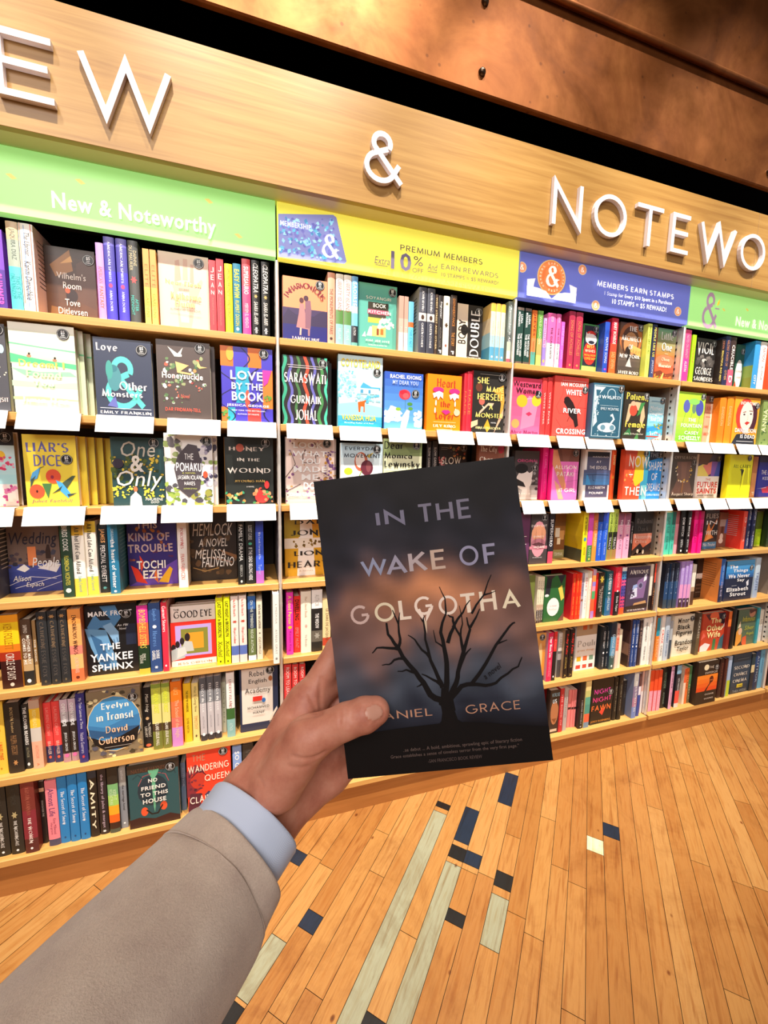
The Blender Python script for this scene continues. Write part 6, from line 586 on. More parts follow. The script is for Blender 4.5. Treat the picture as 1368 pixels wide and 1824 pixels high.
(1.7013,.0212,.414,.0121,.2463,.15,0,0,'#4a3438',('AUTHOR|.5|.9|#b89a90|n|.4',),'#3a2c2e/#4a3634/#8a6a5a/#3a2a28',(),None,None,'thin plum book spine with smoky side cover, sixth shelf under the blue banner','books on the sixth shelf under the blue banner'),
(1.7173,.018,.414,.0183,.2463,.15,1,0,'#28488a',('GHOST TOWN|.08|.5|#e8f0ff|b|.45','o|.54|.58|#fff|dot|.4','TOM PERROTTA|.62|.9|#d0e0ff|n|.4'),None,(),None,None,'cobalt blue book spine beside the thin plum spine, sixth shelf under the blue banner','copies of the cobalt blue book'),
(1.7385,.016,.414,.0212,.2449,.15,1,0,'#28488a',('GHOST TOWN|.08|.5|#e8f0ff|b|.45','o|.54|.58|#fff|dot|.4','TOM PERROTTA|.62|.9|#d0e0ff|n|.4'),None,(),None,None,'cobalt blue book spine beside the dark maroon spine, sixth shelf under the blue banner','copies of the cobalt blue book'),
(1.7668,.0199,.414,.0189,.2404,.15,0,0,'#382a30',('THE BURNED|.06|.6|#c8a898|n|.5',),None,(),None,None,'dark maroon book spine with tan capitals, sixth shelf under the blue banner','books on the sixth shelf under the blue banner'),
(1.7986,.0173,.414,.0357,.2492,.15,1,0,'#faf8f2',('INDIAN COUNTRY|.1|.5|#4a4844|b|.3','SHOBHA RAO|.6|.9|#4a4844|n|.3'),None,(),None,None,'clean white book spine beside the dark maroon spine, sixth shelf under the blue banner','copies of the clean white book'),
(1.8241,.0127,.414,.0138,.254,.15,1,0,'#faf8f2',('INDIAN COUNTRY|.1|.5|#4a4844|b|.3','SHOBHA RAO|.6|.9|#4a4844|n|.3'),None,(),None,None,'clean white book spine beside the bay post, sixth shelf under the blue banner','copies of the clean white book'),
(1.8986,.0294,.414,.0229,.2363,.15,1,0,'#2a98b0:.42,#f08a38',('FLOOD|.5|.9|#f8e0b0|n|.5',),None,(),None,None,'teal over orange book spine, sixth shelf under the small green banner','books on the sixth shelf under the small green banner'),
(1.9224,.0242,.414,.0231,.2517,.15,0,0,'#fbf6f0',('CRUX|.32|.62|#e0443a|b|.6','GABRIEL|.66|.9|#4a4440|n|.5'),None,(),None,None,'white book spine with curly red capitals, sixth shelf under the small green banner','books on the sixth shelf under the small green banner'),
(1.9539,.0215,.414,.0303,.2382,.15,1,0,'#c0d0e0',('CURRENT|.3|.6|#4a6a9a|b|.5','JOHN GIBBON|.62|.9|#4a6a9a|n|.4'),None,(),None,None,'pale blue book spine with navy lettering, sixth shelf under the small green banner','books on the sixth shelf under the small green banner'),
(1.9904,.0294,.414,.0167,.2107,.15,0,0,'#b0b8c0:.5,#3a4a5a',(),None,(),None,None,'thin cloudy book spine with dark foot, sixth shelf under the small green banner','books on the sixth shelf under the small green banner'),
(2.0233,.0573,.414,.028,.227,.1455,1,1,'#f2ead4',(),None,('T .2 .8 .74 .93 #201a16 b Minor','T .2 .65 .82 .77 #201a16 b Black','T .14 .48 .92 .62 #201a16 b Figures','T .12 .27 .96 .4 #201a16 b Brandon','T .22 .1 .8 .24 #201a16 b Taylor','R .4 .445 .56 .447 #c8b898'),'#f2ead4',(.8866,.8881,.031),'ivory cover with chunky black lower-case title, sixth shelf under the small green banner','books on the sixth shelf under the small green banner'),
(2.1825,.023,.414,.0257,.2371,.15,0,0,'#4a4034:.5,#6a5a40',('RECKLESS|.1|.6|#d8ccb8|n|.5',),None,(),None,None,'olive brown book spine by ivory cover, sixth shelf under the small green banner','books on the sixth shelf under the small green banner'),
(2.2356,.0572,.414,.028,.2168,.1785,1,1,'#c8482c',(),None,('P #5a2a28 .1,.98 .5,.98 .3,.8','E .5 .92 .2 .1 #e86a40','P #2a2030 .66,.98 .98,.98 .98,.66 .8,.7','P #3a6a78 .76,.0 1,.0 1,.4 .84,.3','P #3a7a4a .52,.0 .66,.0 .66,.3 .54,.3','P #f0e8ec .0,.0 .3,.0 .44,.16 .2,.22 .0,.14','P #e86a58 .0,.3 .2,.4 .1,.5','P #f8f4f8 .8,.5 .98,.6 .98,.7','T .36 .72 .82 .86 #fff0a8 b The','T .2 .52 .94 .68 #fff0a8 b Other','T .24 .34 .82 .5 #fff0a8 b Wife'),'#c8482c',(.9076,.8737,.031),'red cover with stylised women and cream title, sixth shelf under the small green banner','books on the sixth shelf under the small green banner'),
(2.4272,.0275,.414,.0247,.2199,.15,0,0,'#f07a30:.4,#8a2a20',(),None,(),None,None,'orange and maroon slim book spine, sixth shelf under the small green banner','books on the sixth shelf under the small green banner'),
(2.456,.0235,.414,.0312,.2359,.15,1,0,'#1a1614',(),None,(),None,None,'plain black book spine by green cover, sixth shelf under the small green banner','books on the sixth shelf under the small green banner'),
(2.5139,.0553,.414,.028,.2129,.155,1,1,'#1a1816',(),None,('E .76 .88 .17 .12 #c88a6a','P #5a2a20 .56,.98 .98,.98 .98,.8 .9,.92 .64,.86','P #e8a040 .0,.0 .3,.0 .3,.3 .14,.5 .0,.4','E .2 .4 .1 .1 #e8c0a0','P #e0603a .34,.0 .6,.0 .56,.26 .36,.22','P #1a1a1a .1,.0 .4,.0 .3,.12','P #f0d8b8 .06,.5 .16,.7 .2,.52','T .26 .66 .9 .8 #e8e040 i Infamous','T .4 .42 .9 .54 #c8c848 i Silver','T .5 .26 .9 .36 #c8c848 i Angels'),'#5c7058',None,'moss green portrait cover with yellow script, sixth shelf under the small green banner','books on the sixth shelf under the small green banner'),
(2.6797,.0348,.414,.0202,.2159,.15,0,0,'#3aa0b0',(),None,(),None,None,'thin teal book spine by green cover, sixth shelf under the small green banner','books on the sixth shelf under the small green banner'),
(2.7342,.0484,.414,.0316,.1918,.15,1,0,'#f0ecdc:.5,#d8d8d8',('LIONS|.3|.7|#b8b8b8|n|.5',),None,(),None,None,'cloudy ivory book spine, sixth shelf under the small green banner','books on the sixth shelf under the small green banner'),
(-0.8733,.0163,.139,.0361,.2487,.15,1,0,'#26241f',('AUTHOR|.06|.3|#3c3a34|n|.4','w|.38|.5|#b8a878|dot|.5','THE NIGHTINGALE|.52|.88|#e8e4dc|s|.4','o|.93|.96|#fff|dot|.2'),'#22201c',(),None,None,'black book spine beside the bay post, bottom shelf under the wide green banner','copies of the black book'),
(-0.8339,.0133,.139,.0345,.2467,.15,1,0,'#26241f',('AUTHOR|.06|.3|#3c3a34|n|.4','w|.38|.5|#b8a878|dot|.5','THE NIGHTINGALE|.52|.88|#e8e4dc|s|.4','o|.93|.96|#fff|dot|.2'),None,(),None,None,'black book spine beside the burgundy spine, bottom shelf under the wide green banner','copies of the black book'),
(-0.7928,.0054,.139,.0357,.25,.15,1,0,'#7a2f2a:.4,#8a2838:.8,#5a2424',('KRISTIN HANNAH|.08|.46|#a85848|s|.5','THE WOMEN|.5|.86|#fff0e8|s|.4','o|.92|.95|#fff|dot|.2'),None,(),None,None,'burgundy book spine with white serif title, bottom shelf under the wide green banner','books on the bottom shelf under the wide green banner'),
(-0.7674,.0329,.139,.0136,.2231,.15,0,0,'#2a2020:.1,#e8b890:.16,#201a1c',('SEARCH FOR THE|.3|.56|#d8d0c8|n|.35',),None,(),None,None,'thin black book spine with peach cap, bottom shelf under the wide green banner','books on the bottom shelf under the wide green banner'),
(-0.7345,.0133,.139,.0312,.2347,.15,1,0,'#f48a98:.9,#4a4a66',('Almost Life|.12|.54|#4a2a70|n|.5','Kiran Millwood|.58|.82|#a8506a|n|.25|.14','Hargrave|.64|.82|#a8506a|n|.25|-.16'),None,(),None,None,'salmon pink book spine with indigo title, bottom shelf under the wide green banner','books on the bottom shelf under the wide green banner'),
(-0.705,.0152,.139,.0262,.2401,.15,1,0,'#1f84c8',('The Secret of Snow|.22|.72|#f0f8ff|s|.5','o|.9|.93|#0f4a80|dot|.2'),None,(),None,None,'azure blue book spine beside the salmon pink spine, bottom shelf under the wide green banner','copies of the azure blue book'),
(-0.6759,.0127,.139,.0262,.2415,.15,1,0,'#1f84c8',('The Secret of Snow|.22|.72|#f0f8ff|s|.5','o|.9|.93|#0f4a80|dot|.2'),None,(),None,None,'azure blue book spine between its two like copies, bottom shelf under the wide green banner','copies of the azure blue book'),
(-0.647,.0118,.139,.0262,.2428,.15,1,0,'#1f84c8',('The Secret of Snow|.22|.72|#f0f8ff|s|.5','o|.9|.93|#0f4a80|dot|.2'),None,(),None,None,'azure blue book spine beside the dark spine, bottom shelf under the wide green banner','copies of the azure blue book'),
(-0.6195,.0133,.139,.0251,.2454,.15,1,0,'#2a3442:.12,#221c18',('AMITY|.13|.88|#f8f0d0|g|.6',),None,(),None,None,'dark book spine with huge cream capitals, bottom shelf under the wide green banner','books on the bottom shelf under the wide green banner'),
(-0.5922,.0149,.139,.0254,.2473,.15,1,0,'#221d22',('the library of jules & margot|.1|.9|#e0c8d8|n|.4','w|.93|.97|#fff|dot|.5'),None,(),None,None,'black book spine with slim lower-case title, bottom shelf under the wide green banner','books on the bottom shelf under the wide green banner'),
(-0.5606,.0114,.139,.0304,.2422,.15,1,0,'#2a2620:.25,#7ab878:.42,#a8d868:.58,#f8b028:.72,#f06a20:.84,#3a2018:.94,#4a5448',('KEEP IT|.34|.5|#e8f8d0|n|.3|.18','VIOLENT PURE|.32|.56|#e8f8d0|n|.3|-.18'),None,(),None,None,'black to rainbow gradient book spine, bottom shelf under the wide green banner','books on the bottom shelf under the wide green banner'),
(-0.5341,.0229,.139,.021,.2274,.15,0,0,'#a8a8a4:.3,#8c929a',('author|.04|.2|#e8e8e8|n|.4','the marriage hotel|.28|.7|#3a3a3c|b|.4','o|.9|.93|#fff|dot|.3'),None,(),None,None,'slim grey book spine with charcoal title, bottom shelf under the wide green banner','books on the bottom shelf under the wide green banner'),
(-0.5152,.0236,.139,.03,.2384,.1576,1,1,'#24545a',(),None,('R 0 .86 1 1 #332a22','P #3a1c1a 0,0 1,0 1,.08 .8,.14 .5,.1 .2,.16 0,.14','E .48 .56 .3 .24 #1c3440','P #6ab890 .4,.88 .62,.88 .58,.8 .54,.76 .52,.3 .5,.2 .48,.3 .46,.76 .42,.82','L .014 #b05058 .2,.66 .3,.8 .46,.82','L .014 #b05058 .6,.82 .74,.78 .8,.66','L .02 #1a4048 .1,.78 .2,.84 .3,.76 .26,.7','L .02 #1a4048 .66,.8 .76,.9 .9,.86 .94,.76','E .3 .24 .07 .07 #e85a34','E .68 .28 .07 .07 #e85a34','L .03 #1a1614 .34,.26 .44,.18 .56,.18 .66,.3','T .08 .87 .74 .93 #6a4432 n NATALIE HAYNES','T .4 .69 .58 .75 #fff8f0 b NO','T .26 .58 .74 .64 #fff8f0 b FRIEND','T .24 .48 .78 .54 #fff8f0 b TO THIS','T .28 .37 .74 .44 #fff8f0 b HOUSE'),'#24545a',(.8444,.8851,.031),'dark teal cover with snakes and green dagger, bottom shelf under the wide green banner','books on the bottom shelf under the wide green banner'),
(-0.349,.0441,.139,.0157,.1893,.15,0,0,'#7a98b8:.3,#5a7a9a',('AUTHOR|.1|.5|#a8c0d8|n|.4',),None,(),None,None,'thin steel blue book spine, bottom shelf under the wide green banner','books on the bottom shelf under the wide green banner'),
(-0.3319,.0204,.139,.028,.25,.1476,1,1,'#f0432a',(),None,('P #8a2a38 .0,.3 .3,.4 .4,.7 .2,.8 .0,.7','P #5a2438 .0,.0 .3,.0 .3,.34 .06,.36','E .24 .56 .16 .14 #c83a2c','B 18 3 .04 .3 .36 .74 .05 #6a2438,#8a2a3c,#4a1c30','B 14 4 .4 .22 .8 .34 .06 #4a4a78,#3a3a60','L .02 #4a1c30 .1,.6 .3,.72 .44,.6','T .14 .84 .42 .95 #c88060 g THE','T .04 .66 .96 .8 #fbe8d0 g WANDERING','T .4 .5 .96 .63 #fbe8d0 g QUEEN','T .06 .2 .6 .32 #fff0e0 g CLAIRE','T .2 .05 .6 .16 #fff0e0 g HEYWOOD'),'#f0432a',(.8299,.934,.031),'book facing out, red cover with serpent-haired woman, bottom shelf under the wide green banner','books on the bottom shelf under the wide green banner'),
(-0.1624,.0104,.139,.0308,.2372,.15,1,0,'#8fb0e8',('SO GONE|.08|.6|#fff|b|.5',),None,(),None,None,'periwinkle blue book spine with white capitals, bottom shelf under the wide green banner','books on the bottom shelf under the wide green banner'),
(-0.1245,.0101,.139,.0373,.2399,.15,1,0,'#3a342e',('WOOD|.1|.5|#5a544c|n|.5',),None,(),None,None,'dark speckled book spine behind the wrist, bottom shelf under the wide green banner','books on the bottom shelf under the wide green banner'),
(1.2352,.0358,.139,.028,.2205,.056,1,1,'#3a2c28',(),None,('E .55 .5 .4 .3 #b87850','P #2a1c18 .2,.8 .8,.84 .9,.6 .7,.74 .3,.7','P #8a5030 .3,.34 .8,.34 .6,.24','R .2 .04 .9 .1 #d8c0a8','T .2 .84 .96 .95 #a8d8ec g WORLD BE','T .3 .7 .7 .8 #e8f4f8 g US'),'#3a2c28',None,'dark cover with bearded man beside held book, bottom shelf under the blue banner','books on the bottom shelf under the blue banner'),
(1.3046,.0194,.139,.0211,.2241,.15,0,0,'#c83038',('THE BOOK OF|.12|.85|#f0a8a0|b|.4',),None,(),None,None,'brick red book spine with white capitals, bottom shelf under the blue banner','books on the bottom shelf under the blue banner'),
(1.3318,.0225,.139,.0213,.2195,.15,0,0,'#b8aeaa',('AUTHOR|.2|.7|#908884|n|.4',),None,(),None,None,'light grey slim book spine, bottom shelf under the blue banner','books on the bottom shelf under the blue banner'),
(1.3682,.0366,.139,.0174,.1976,.15,0,0,'#f08a88:.46,#3a2a2c:.52,#f08a88',('A|.3|.42|#c86a6a|n|.4',),None,(),None,None,'salmon book spine beside the light grey slim spine, bottom shelf under the blue banner','copies of the salmon book'),
(1.3836,.033,.139,.0117,.1978,.15,0,0,'#f08a88:.46,#3a2a2c:.52,#f08a88',('A|.3|.42|#c86a6a|n|.4',),None,(),None,None,'salmon book spine between its two like copies, bottom shelf under the blue banner','copies of the salmon book'),
(1.3971,.032,.139,.0126,.1971,.15,0,0,'#f08a88:.46,#3a2a2c:.52,#f08a88',('A|.3|.42|#c86a6a|n|.4',),None,(),None,None,'salmon book spine beside the black spine, bottom shelf under the blue banner','copies of the salmon book'),
(1.4208,.0123,.139,.0276,.2439,.15,1,0,'#1e1a1a',('I DELIVER PARCELS|.4|.9|#c8c4c0|n|.3','o|.94|.97|#c0c0c0|dot|.3'),'#241e20',(),None,None,'black book spine with small white capitals, bottom shelf under the blue banner','books on the bottom shelf under the blue banner'),
(1.4526,.0111,.139,.0313,.2424,.15,0,0,'#f0d890:.2,#c8c878:.34,#5aa890:.5,#4a9888:.7,#f06a48:.88,#7a98b0',(),None,(),None,None,'mosaic coloured abstract book spine, bottom shelf under the blue banner','books on the bottom shelf under the blue banner'),
(1.4823,.0338,.139,.03,.2363,.1352,1,1,'#221c1a',(),None,('P #ee4a38 .4,.26 .54,.34 .7,.36 .56,.18','T .12 .66 .86 .8 #d83a9a g NIGHT','T .08 .48 .92 .62 #e8408a g NIGHT','T .04 .28 .92 .44 #f8783a g FAWN','T .04 .04 .92 .09 #f8a03a n JORDY ROSENBERG'),'#221c1a',(.878,.6787,.031),'black cover with giant pink and orange letters, bottom shelf under the blue banner','books on the bottom shelf under the blue banner'),
(1.6379,.0184,.139,.0258,.2305,.15,1,0,'#1e1c1a',('A QUIET RIVER|.1|.8|#a8a088|n|.25',),None,(),None,None,'black book spine beside the black cover, bottom shelf under the blue banner','copies of the black book'),
(1.6653,.0153,.139,.026,.2381,.15,1,0,'#1e1c1a',('A QUIET RIVER|.1|.8|#a8a088|n|.25',),None,(),None,None,'black book spine beside the dark slim spine, bottom shelf under the blue banner','copies of the black book'),
(1.7165,.0375,.139,.0227,.1918,.15,0,0,'#2c2824',('FATIMA|.1|.5|#6a645c|n|.4',),None,(),None,None,'dark slim book spine behind its neighbours, bottom shelf under the blue banner','books on the bottom shelf under the blue banner'),
(1.7498,.003,.139,.0303,.2489,.15,1,0,'#b8b4b0:.3,#8a7a98:.55,#b07a98:.75,#7a90c8',('PRIVATE PATRICK RYAN|.2|.85|#fff|n|.45',),'#7a86a8',(),None,None,'grey violet book spine with cloudy side, bottom shelf under the blue banner','books on the bottom shelf under the blue banner'),
(1.7843,.0104,.139,.0166,.2339,.15,0,0,'#5a3a3a:.3,#f0e8f0:.5,#3a50a0',(),None,(),None,None,'navy and white scribbled book spine, bottom shelf under the blue banner','books on the bottom shelf under the blue banner'),
(1.8248,.0282,.139,.0124,.2416,.15,0,0,'#e8b8a8:.5,#f8f0f0',(),None,(),None,None,'blush white slim book spine, bottom shelf under the blue banner','books on the bottom shelf under the blue banner'),
(1.8828,.0239,.139,.0259,.2297,.15,0,0,'#f0542c:.5,#f0a0b8',('SUNRISE|.55|.95|#f8d0d8|n|.4',),'#e08a30/#c8b828/#c8b020/#a8a028',(),None,None,'orange over pink book spine beside the bay post, bottom shelf under the small green banner','copies of the orange over pink book'),
(1.9095,.0212,.139,.0234,.2281,.15,0,0,'#f0542c:.5,#f0a0b8',('SUNRISE|.55|.95|#f8d0d8|n|.4',),None,(),None,None,'orange over pink spine between its two like copies, bottom shelf under the small green banner','copies of the orange over pink book'),
(1.9348,.0193,.139,.0235,.2271,.15,0,0,'#f0542c:.5,#f0a0b8',('SUNRISE|.55|.95|#f8d0d8|n|.4',),None,(),None,None,'orange over pink book spine beside the black spine, bottom shelf under the small green banner','copies of the orange over pink book'),
(1.9812,.0281,.139,.0334,.2247,.15,1,0,'#232320',('SANDWICH NOW|.1|.5|#8aa088|n|.5','AUTHOR|.6|.9|#98a898|n|.3'),None,(),None,None,'black book spine with green grey capitals, bottom shelf under the small green banner','books on the bottom shelf under the small green banner'),
(2.0098,.0106,.139,.0222,.2372,.15,1,0,'#e0a8c8',('EVERYONE ELSE|.08|.5|#4a3a44|b|.4','AUTHOR|.6|.9|#6a4a5a|n|.3'),'#2a2228',(),None,None,'lilac pink book spine with black capitals, bottom shelf under the small green banner','books on the bottom shelf under the small green banner'),
(2.0584,.012,.139,.0315,.2382,.15,1,0,'#8ab8d8:.2,#2a2a34:.6,#f0584a:.9,#e8e0d8',('WITH WINDOWS|.3|.6|#e8ecf0|n|.4',),None,(),None,None,'black blue and coral block book spine, bottom shelf under the small green banner','books on the bottom shelf under the small green banner'),
(2.1227,.0239,.139,.0161,.2054,.15,0,0,'#f06a40:.4,#f8e0c8',(),None,(),None,None,'coral cream slim book spine, bottom shelf under the small green banner','books on the bottom shelf under the small green banner'),
(2.1407,.0236,.139,.0176,.2058,.15,0,0,'#f07a3a',('SKYLARK|.1|.6|#5a2a1a|n|.5',),None,(),None,None,'orange book spine with brown capitals, bottom shelf under the small green banner','books on the bottom shelf under the small green banner'),
(2.1629,.0249,.139,.0177,.2149,.15,0,0,'#5a8a5a:.6,#7a6a48',('FIELD|.5|.9|#e8e0b0|n|.4',),None,(),None,None,'moss green book spine with brown foot, bottom shelf under the small green banner','books on the bottom shelf under the small green banner'),
(2.1726,.0124,.139,.034,.2441,.1562,1,1,'#2a211c',(),None,('G .3 .68 #e8401a #f8902c 4','P #2a1410 .4,.3 .66,.5 .62,.44 .5,.3','E .7 .56 .1 .08 #5a1c12','P #5a1c12 .62,.5 .74,.52 .6,.4','E .4 .86 .12 .07 #f0e0b8','T .55 .82 .76 .88 #c8b8a8 g THE','T .36 .7 .94 .76 #c8b8a8 g EMPEROR','T .34 .53 .8 .57 #f09050 g OF GLADNESS','T .42 .2 .84 .25 #d8c8b8 g OCEAN','T .4 .1 .84 .15 #d8c8b8 g VUONG'),'#2a211c',(.8944,.8302,.031),'black cover with orange sunset figure band, bottom shelf under the small green banner','books on the bottom shelf under the small green banner'),
(2.386,.0118,.139,.0325,.2294,.15,1,0,'#3a201c',('OUTLAW|.1|.8|#8a4a3a|n|.3',),None,(),None,None,'dark brown book spine beside the black cover, bottom shelf under the small green banner','copies of the dark brown book'),
(2.4138,.0068,.139,.0217,.2304,.15,1,0,'#4a241e',('OUTLAW|.1|.8|#8a4a3a|n|.3',),None,(),None,None,'dark brown book spine beside the pale blue spine, bottom shelf under the small green banner','copies of the dark brown book'),
(2.4464,.0106,.139,.0254,.2385,.15,0,0,'#a8c0e0:.6,#c8d83a',(),None,(),None,None,'pale blue book spine with lime foot, bottom shelf under the small green banner','books on the bottom shelf under the small green banner'),
(2.4811,.0318,.139,.028,.2365,.1505,1,1,'#33475a',(),None,('G 0 .3 #22303c #33475a 3','T .1 .6 .92 .72 #e8e0d0 s SECOND','T .1 .43 .84 .55 #e0d8c8 s CHANCE','T .08 .27 .84 .39 #e0d8c8 s CINEMA','R .32 .15 .64 .24 #e8d040','T .36 .17 .6 .22 #3a3a20 n a novel','T .1 .04 .84 .1 #98a4ac n THEA WEISS','R .2 .88 .8 .89 #7a8a98'),'#33475a',None,'book facing out, slate cover with cream cinema lettering, bottom shelf under the small green banner','books on the bottom shelf under the small green banner'),
(2.6466,.013,.139,.0284,.2257,.15,0,0,'#23404a:.3,#e0d0a0:.5,#2a3038',(),None,(),None,None,'dark teal slim book spine, bottom shelf under the small green banner','books on the bottom shelf under the small green banner'),
(2.6831,.0125,.139,.038,.2348,.15,1,0,'#26487a:.4,#2a3a58',('AUTHOR|.1|.8|#b8c8d8|n|.4',),None,(),None,None,'deep navy blue book spine, bottom shelf under the small green banner','books on the bottom shelf under the small green banner'),
(2.7327,.0173,.139,.0345,.2379,.15,1,0,'#6aa8c8',('A MARRIAGE|.1|.6|#3a6a88|n|.3',),None,(),None,None,'sky blue wide book spine, bottom shelf under the small green banner','books on the bottom shelf under the small green banner'),
(2.7774,.0163,.139,.0169,.2368,.15,0,0,'#8a2a28',(),None,(),None,None,'oxblood slim book spine, bottom shelf under the bay at the edge','books on the bottom shelf under the bay at the edge'),
(2.8168,.0215,.139,.0227,.2293,.15,0,0,'#1e1a18',(),None,(),None,None,'dark spine cut by the frame edge, bottom shelf under the bay at the edge','books on the bottom shelf under the bay at the edge'),
(.2255,.034,.982,.028,.23,.15,1,1,'#e87060',(),None,('R .12 .55 .88 .56 #fff8ee','R .12 .4 .88 .41 #fff8ee','E .5 .75 .2 .13 #f0e0c0','E .5 .48 .12 .02 #fff8ee'),'#e87060',None,'plain coral cover standing behind the held novel, fourth shelf under the yellow banner','books on the fourth shelf under the yellow banner'),
(.3999,.034,.982,.028,.222,.15,1,1,'#a8502e',(),None,('R .12 .55 .88 .56 #fff8ee','R .12 .4 .88 .41 #fff8ee','E .5 .75 .2 .13 #f0e0c0','E .5 .48 .12 .02 #fff8ee'),'#a8502e',None,'plain rust cover standing behind the held novel, fourth shelf under the yellow banner','books on the fourth shelf under the yellow banner'),
(.5744,.034,.982,.028,.234,.15,1,1,'#2f7a80',(),None,('R .12 .55 .88 .56 #fff8ee','R .12 .4 .88 .41 #fff8ee','E .5 .75 .2 .13 #f0e0c0','E .5 .48 .12 .02 #fff8ee'),'#2f7a80',None,'plain teal cover standing behind the held novel, fourth shelf under the yellow banner','books on the fourth shelf under the yellow banner'),
(.7488,.034,.982,.028,.226,.15,1,1,'#d0a030',(),None,('R .12 .55 .88 .56 #fff8ee','R .12 .4 .88 .41 #fff8ee','E .5 .75 .2 .13 #f0e0c0','E .5 .48 .12 .02 #fff8ee'),'#d0a030',None,'plain mustard cover standing behind the held novel, fourth shelf under the yellow banner','books on the fourth shelf under the yellow banner'),
(.934,.034,.982,.028,.23,.1268,1,1,'#6a3a60',(),None,('R .12 .55 .88 .56 #fff8ee','R .12 .4 .88 .41 #fff8ee','E .5 .75 .2 .13 #f0e0c0','E .5 .48 .12 .02 #fff8ee'),'#6a3a60',None,'plain plum cover standing behind the held novel, fourth shelf under the blue banner','books on the fourth shelf under the blue banner'),
(.1999,.034,.699,.028,.234,.15,1,1,'#a8502e',(),None,('R .12 .55 .88 .56 #fff8ee','R .12 .4 .88 .41 #fff8ee','E .5 .75 .2 .13 #f0e0c0','E .5 .48 .12 .02 #fff8ee'),'#a8502e',None,'plain rust cover standing behind the held novel, fifth shelf under the yellow banner','books on the fifth shelf under the yellow banner'),
(.3817,.034,.699,.028,.226,.15,1,1,'#2f7a80',(),None,('R .12 .55 .88 .56 #fff8ee','R .12 .4 .88 .41 #fff8ee','E .5 .75 .2 .13 #f0e0c0','E .5 .48 .12 .02 #fff8ee'),'#2f7a80',None,'plain teal cover standing behind the held novel, fifth shelf under the yellow banner','books on the fifth shelf under the yellow banner'),
(.5634,.034,.699,.028,.218,.15,1,1,'#d0a030',(),None,('R .12 .55 .88 .56 #fff8ee','R .12 .4 .88 .41 #fff8ee','E .5 .75 .2 .13 #f0e0c0','E .5 .48 .12 .02 #fff8ee'),'#d0a030',None,'plain mustard cover standing behind the held novel, fifth shelf under the yellow banner','books on the fifth shelf under the yellow banner'),
(.7451,.034,.699,.028,.23,.15,1,1,'#6a3a60',(),None,('R .12 .55 .88 .56 #fff8ee','R .12 .4 .88 .41 #fff8ee','E .5 .75 .2 .13 #f0e0c0','E .5 .48 .12 .02 #fff8ee'),'#6a3a60',None,'plain plum cover standing behind the held novel, fifth shelf under the yellow banner','books on the fifth shelf under the yellow banner'),
(.9561,.034,.699,.028,.234,.15,1,1,'#707a3a',(),None,('R .12 .55 .88 .56 #fff8ee','R .12 .4 .88 .41 #fff8ee','E .5 .75 .2 .13 #f0e0c0','E .5 .48 .12 .02 #fff8ee'),'#707a3a',None,'plain olive cover standing behind the held novel, fifth shelf under the blue banner','books on the fifth shelf under the blue banner'),
(.1152,.034,.414,.028,.218,.15,1,1,'#2f7a80',(),None,('R .12 .55 .88 .56 #fff8ee','R .12 .4 .88 .41 #fff8ee','E .5 .75 .2 .13 #f0e0c0','E .5 .48 .12 .02 #fff8ee'),'#2f7a80',None,'plain teal cover standing behind the held novel, sixth shelf under the yellow banner','books on the sixth shelf under the yellow banner'),
(.3211,.034,.414,.028,.23,.15,1,1,'#d0a030',(),None,('R .12 .55 .88 .56 #fff8ee','R .12 .4 .88 .41 #fff8ee','E .5 .75 .2 .13 #f0e0c0','E .5 .48 .12 .02 #fff8ee'),'#d0a030',None,'plain mustard cover standing behind the held novel, sixth shelf under the yellow banner','books on the sixth shelf under the yellow banner'),
(.5271,.034,.414,.028,.222,.15,1,1,'#6a3a60',(),None,('R .12 .55 .88 .56 #fff8ee','R .12 .4 .88 .41 #fff8ee','E .5 .75 .2 .13 #f0e0c0','E .5 .48 .12 .02 #fff8ee'),'#6a3a60',None,'plain plum cover standing behind the held novel, sixth shelf under the yellow banner','books on the sixth shelf under the yellow banner'),
(.733,.034,.414,.028,.234,.15,1,1,'#707a3a',(),None,('R .12 .55 .88 .56 #fff8ee','R .12 .4 .88 .41 #fff8ee','E .5 .75 .2 .13 #f0e0c0','E .5 .48 .12 .02 #fff8ee'),'#707a3a',None,'plain olive cover standing behind the held novel, sixth shelf under the yellow banner','books on the sixth shelf under the yellow banner'),
(.9614,.034,.414,.028,.218,.15,1,1,'#eee4d0',(),None,('R .12 .55 .88 .56 #fff8ee','R .12 .4 .88 .41 #fff8ee','E .5 .75 .2 .13 #f0e0c0','E .5 .48 .12 .02 #fff8ee'),'#eee4d0',None,'plain ivory cover standing behind the held novel, sixth shelf under the blue banner','books on the sixth shelf under the blue banner'),
(.0242,.034,.139,.028,.222,.15,1,1,'#d0a030',(),None,('R .12 .55 .88 .56 #fff8ee','R .12 .4 .88 .41 #fff8ee','E .5 .75 .2 .13 #f0e0c0','E .5 .48 .12 .02 #fff8ee'),'#d0a030',None,'plain mustard cover standing behind the held novel, bottom shelf under the yellow banner','books on the bottom shelf under the yellow banner'),
(.2046,.034,.139,.028,.234,.15,1,1,'#6a3a60',(),None,('R .12 .55 .88 .56 #fff8ee','R .12 .4 .88 .41 #fff8ee','E .5 .75 .2 .13 #f0e0c0','E .5 .48 .12 .02 #fff8ee'),'#6a3a60',None,'plain plum cover standing behind the held novel, bottom shelf under the yellow banner','books on the bottom shelf under the yellow banner'),
(.385,.034,.139,.028,.226,.15,1,1,'#707a3a',(),None,('R .12 .55 .88 .56 #fff8ee','R .12 .4 .88 .41 #fff8ee','E .5 .75 .2 .13 #f0e0c0','E .5 .48 .12 .02 #fff8ee'),'#707a3a',None,'plain olive cover standing behind the held novel, bottom shelf under the yellow banner','books on the bottom shelf under the yellow banner'),
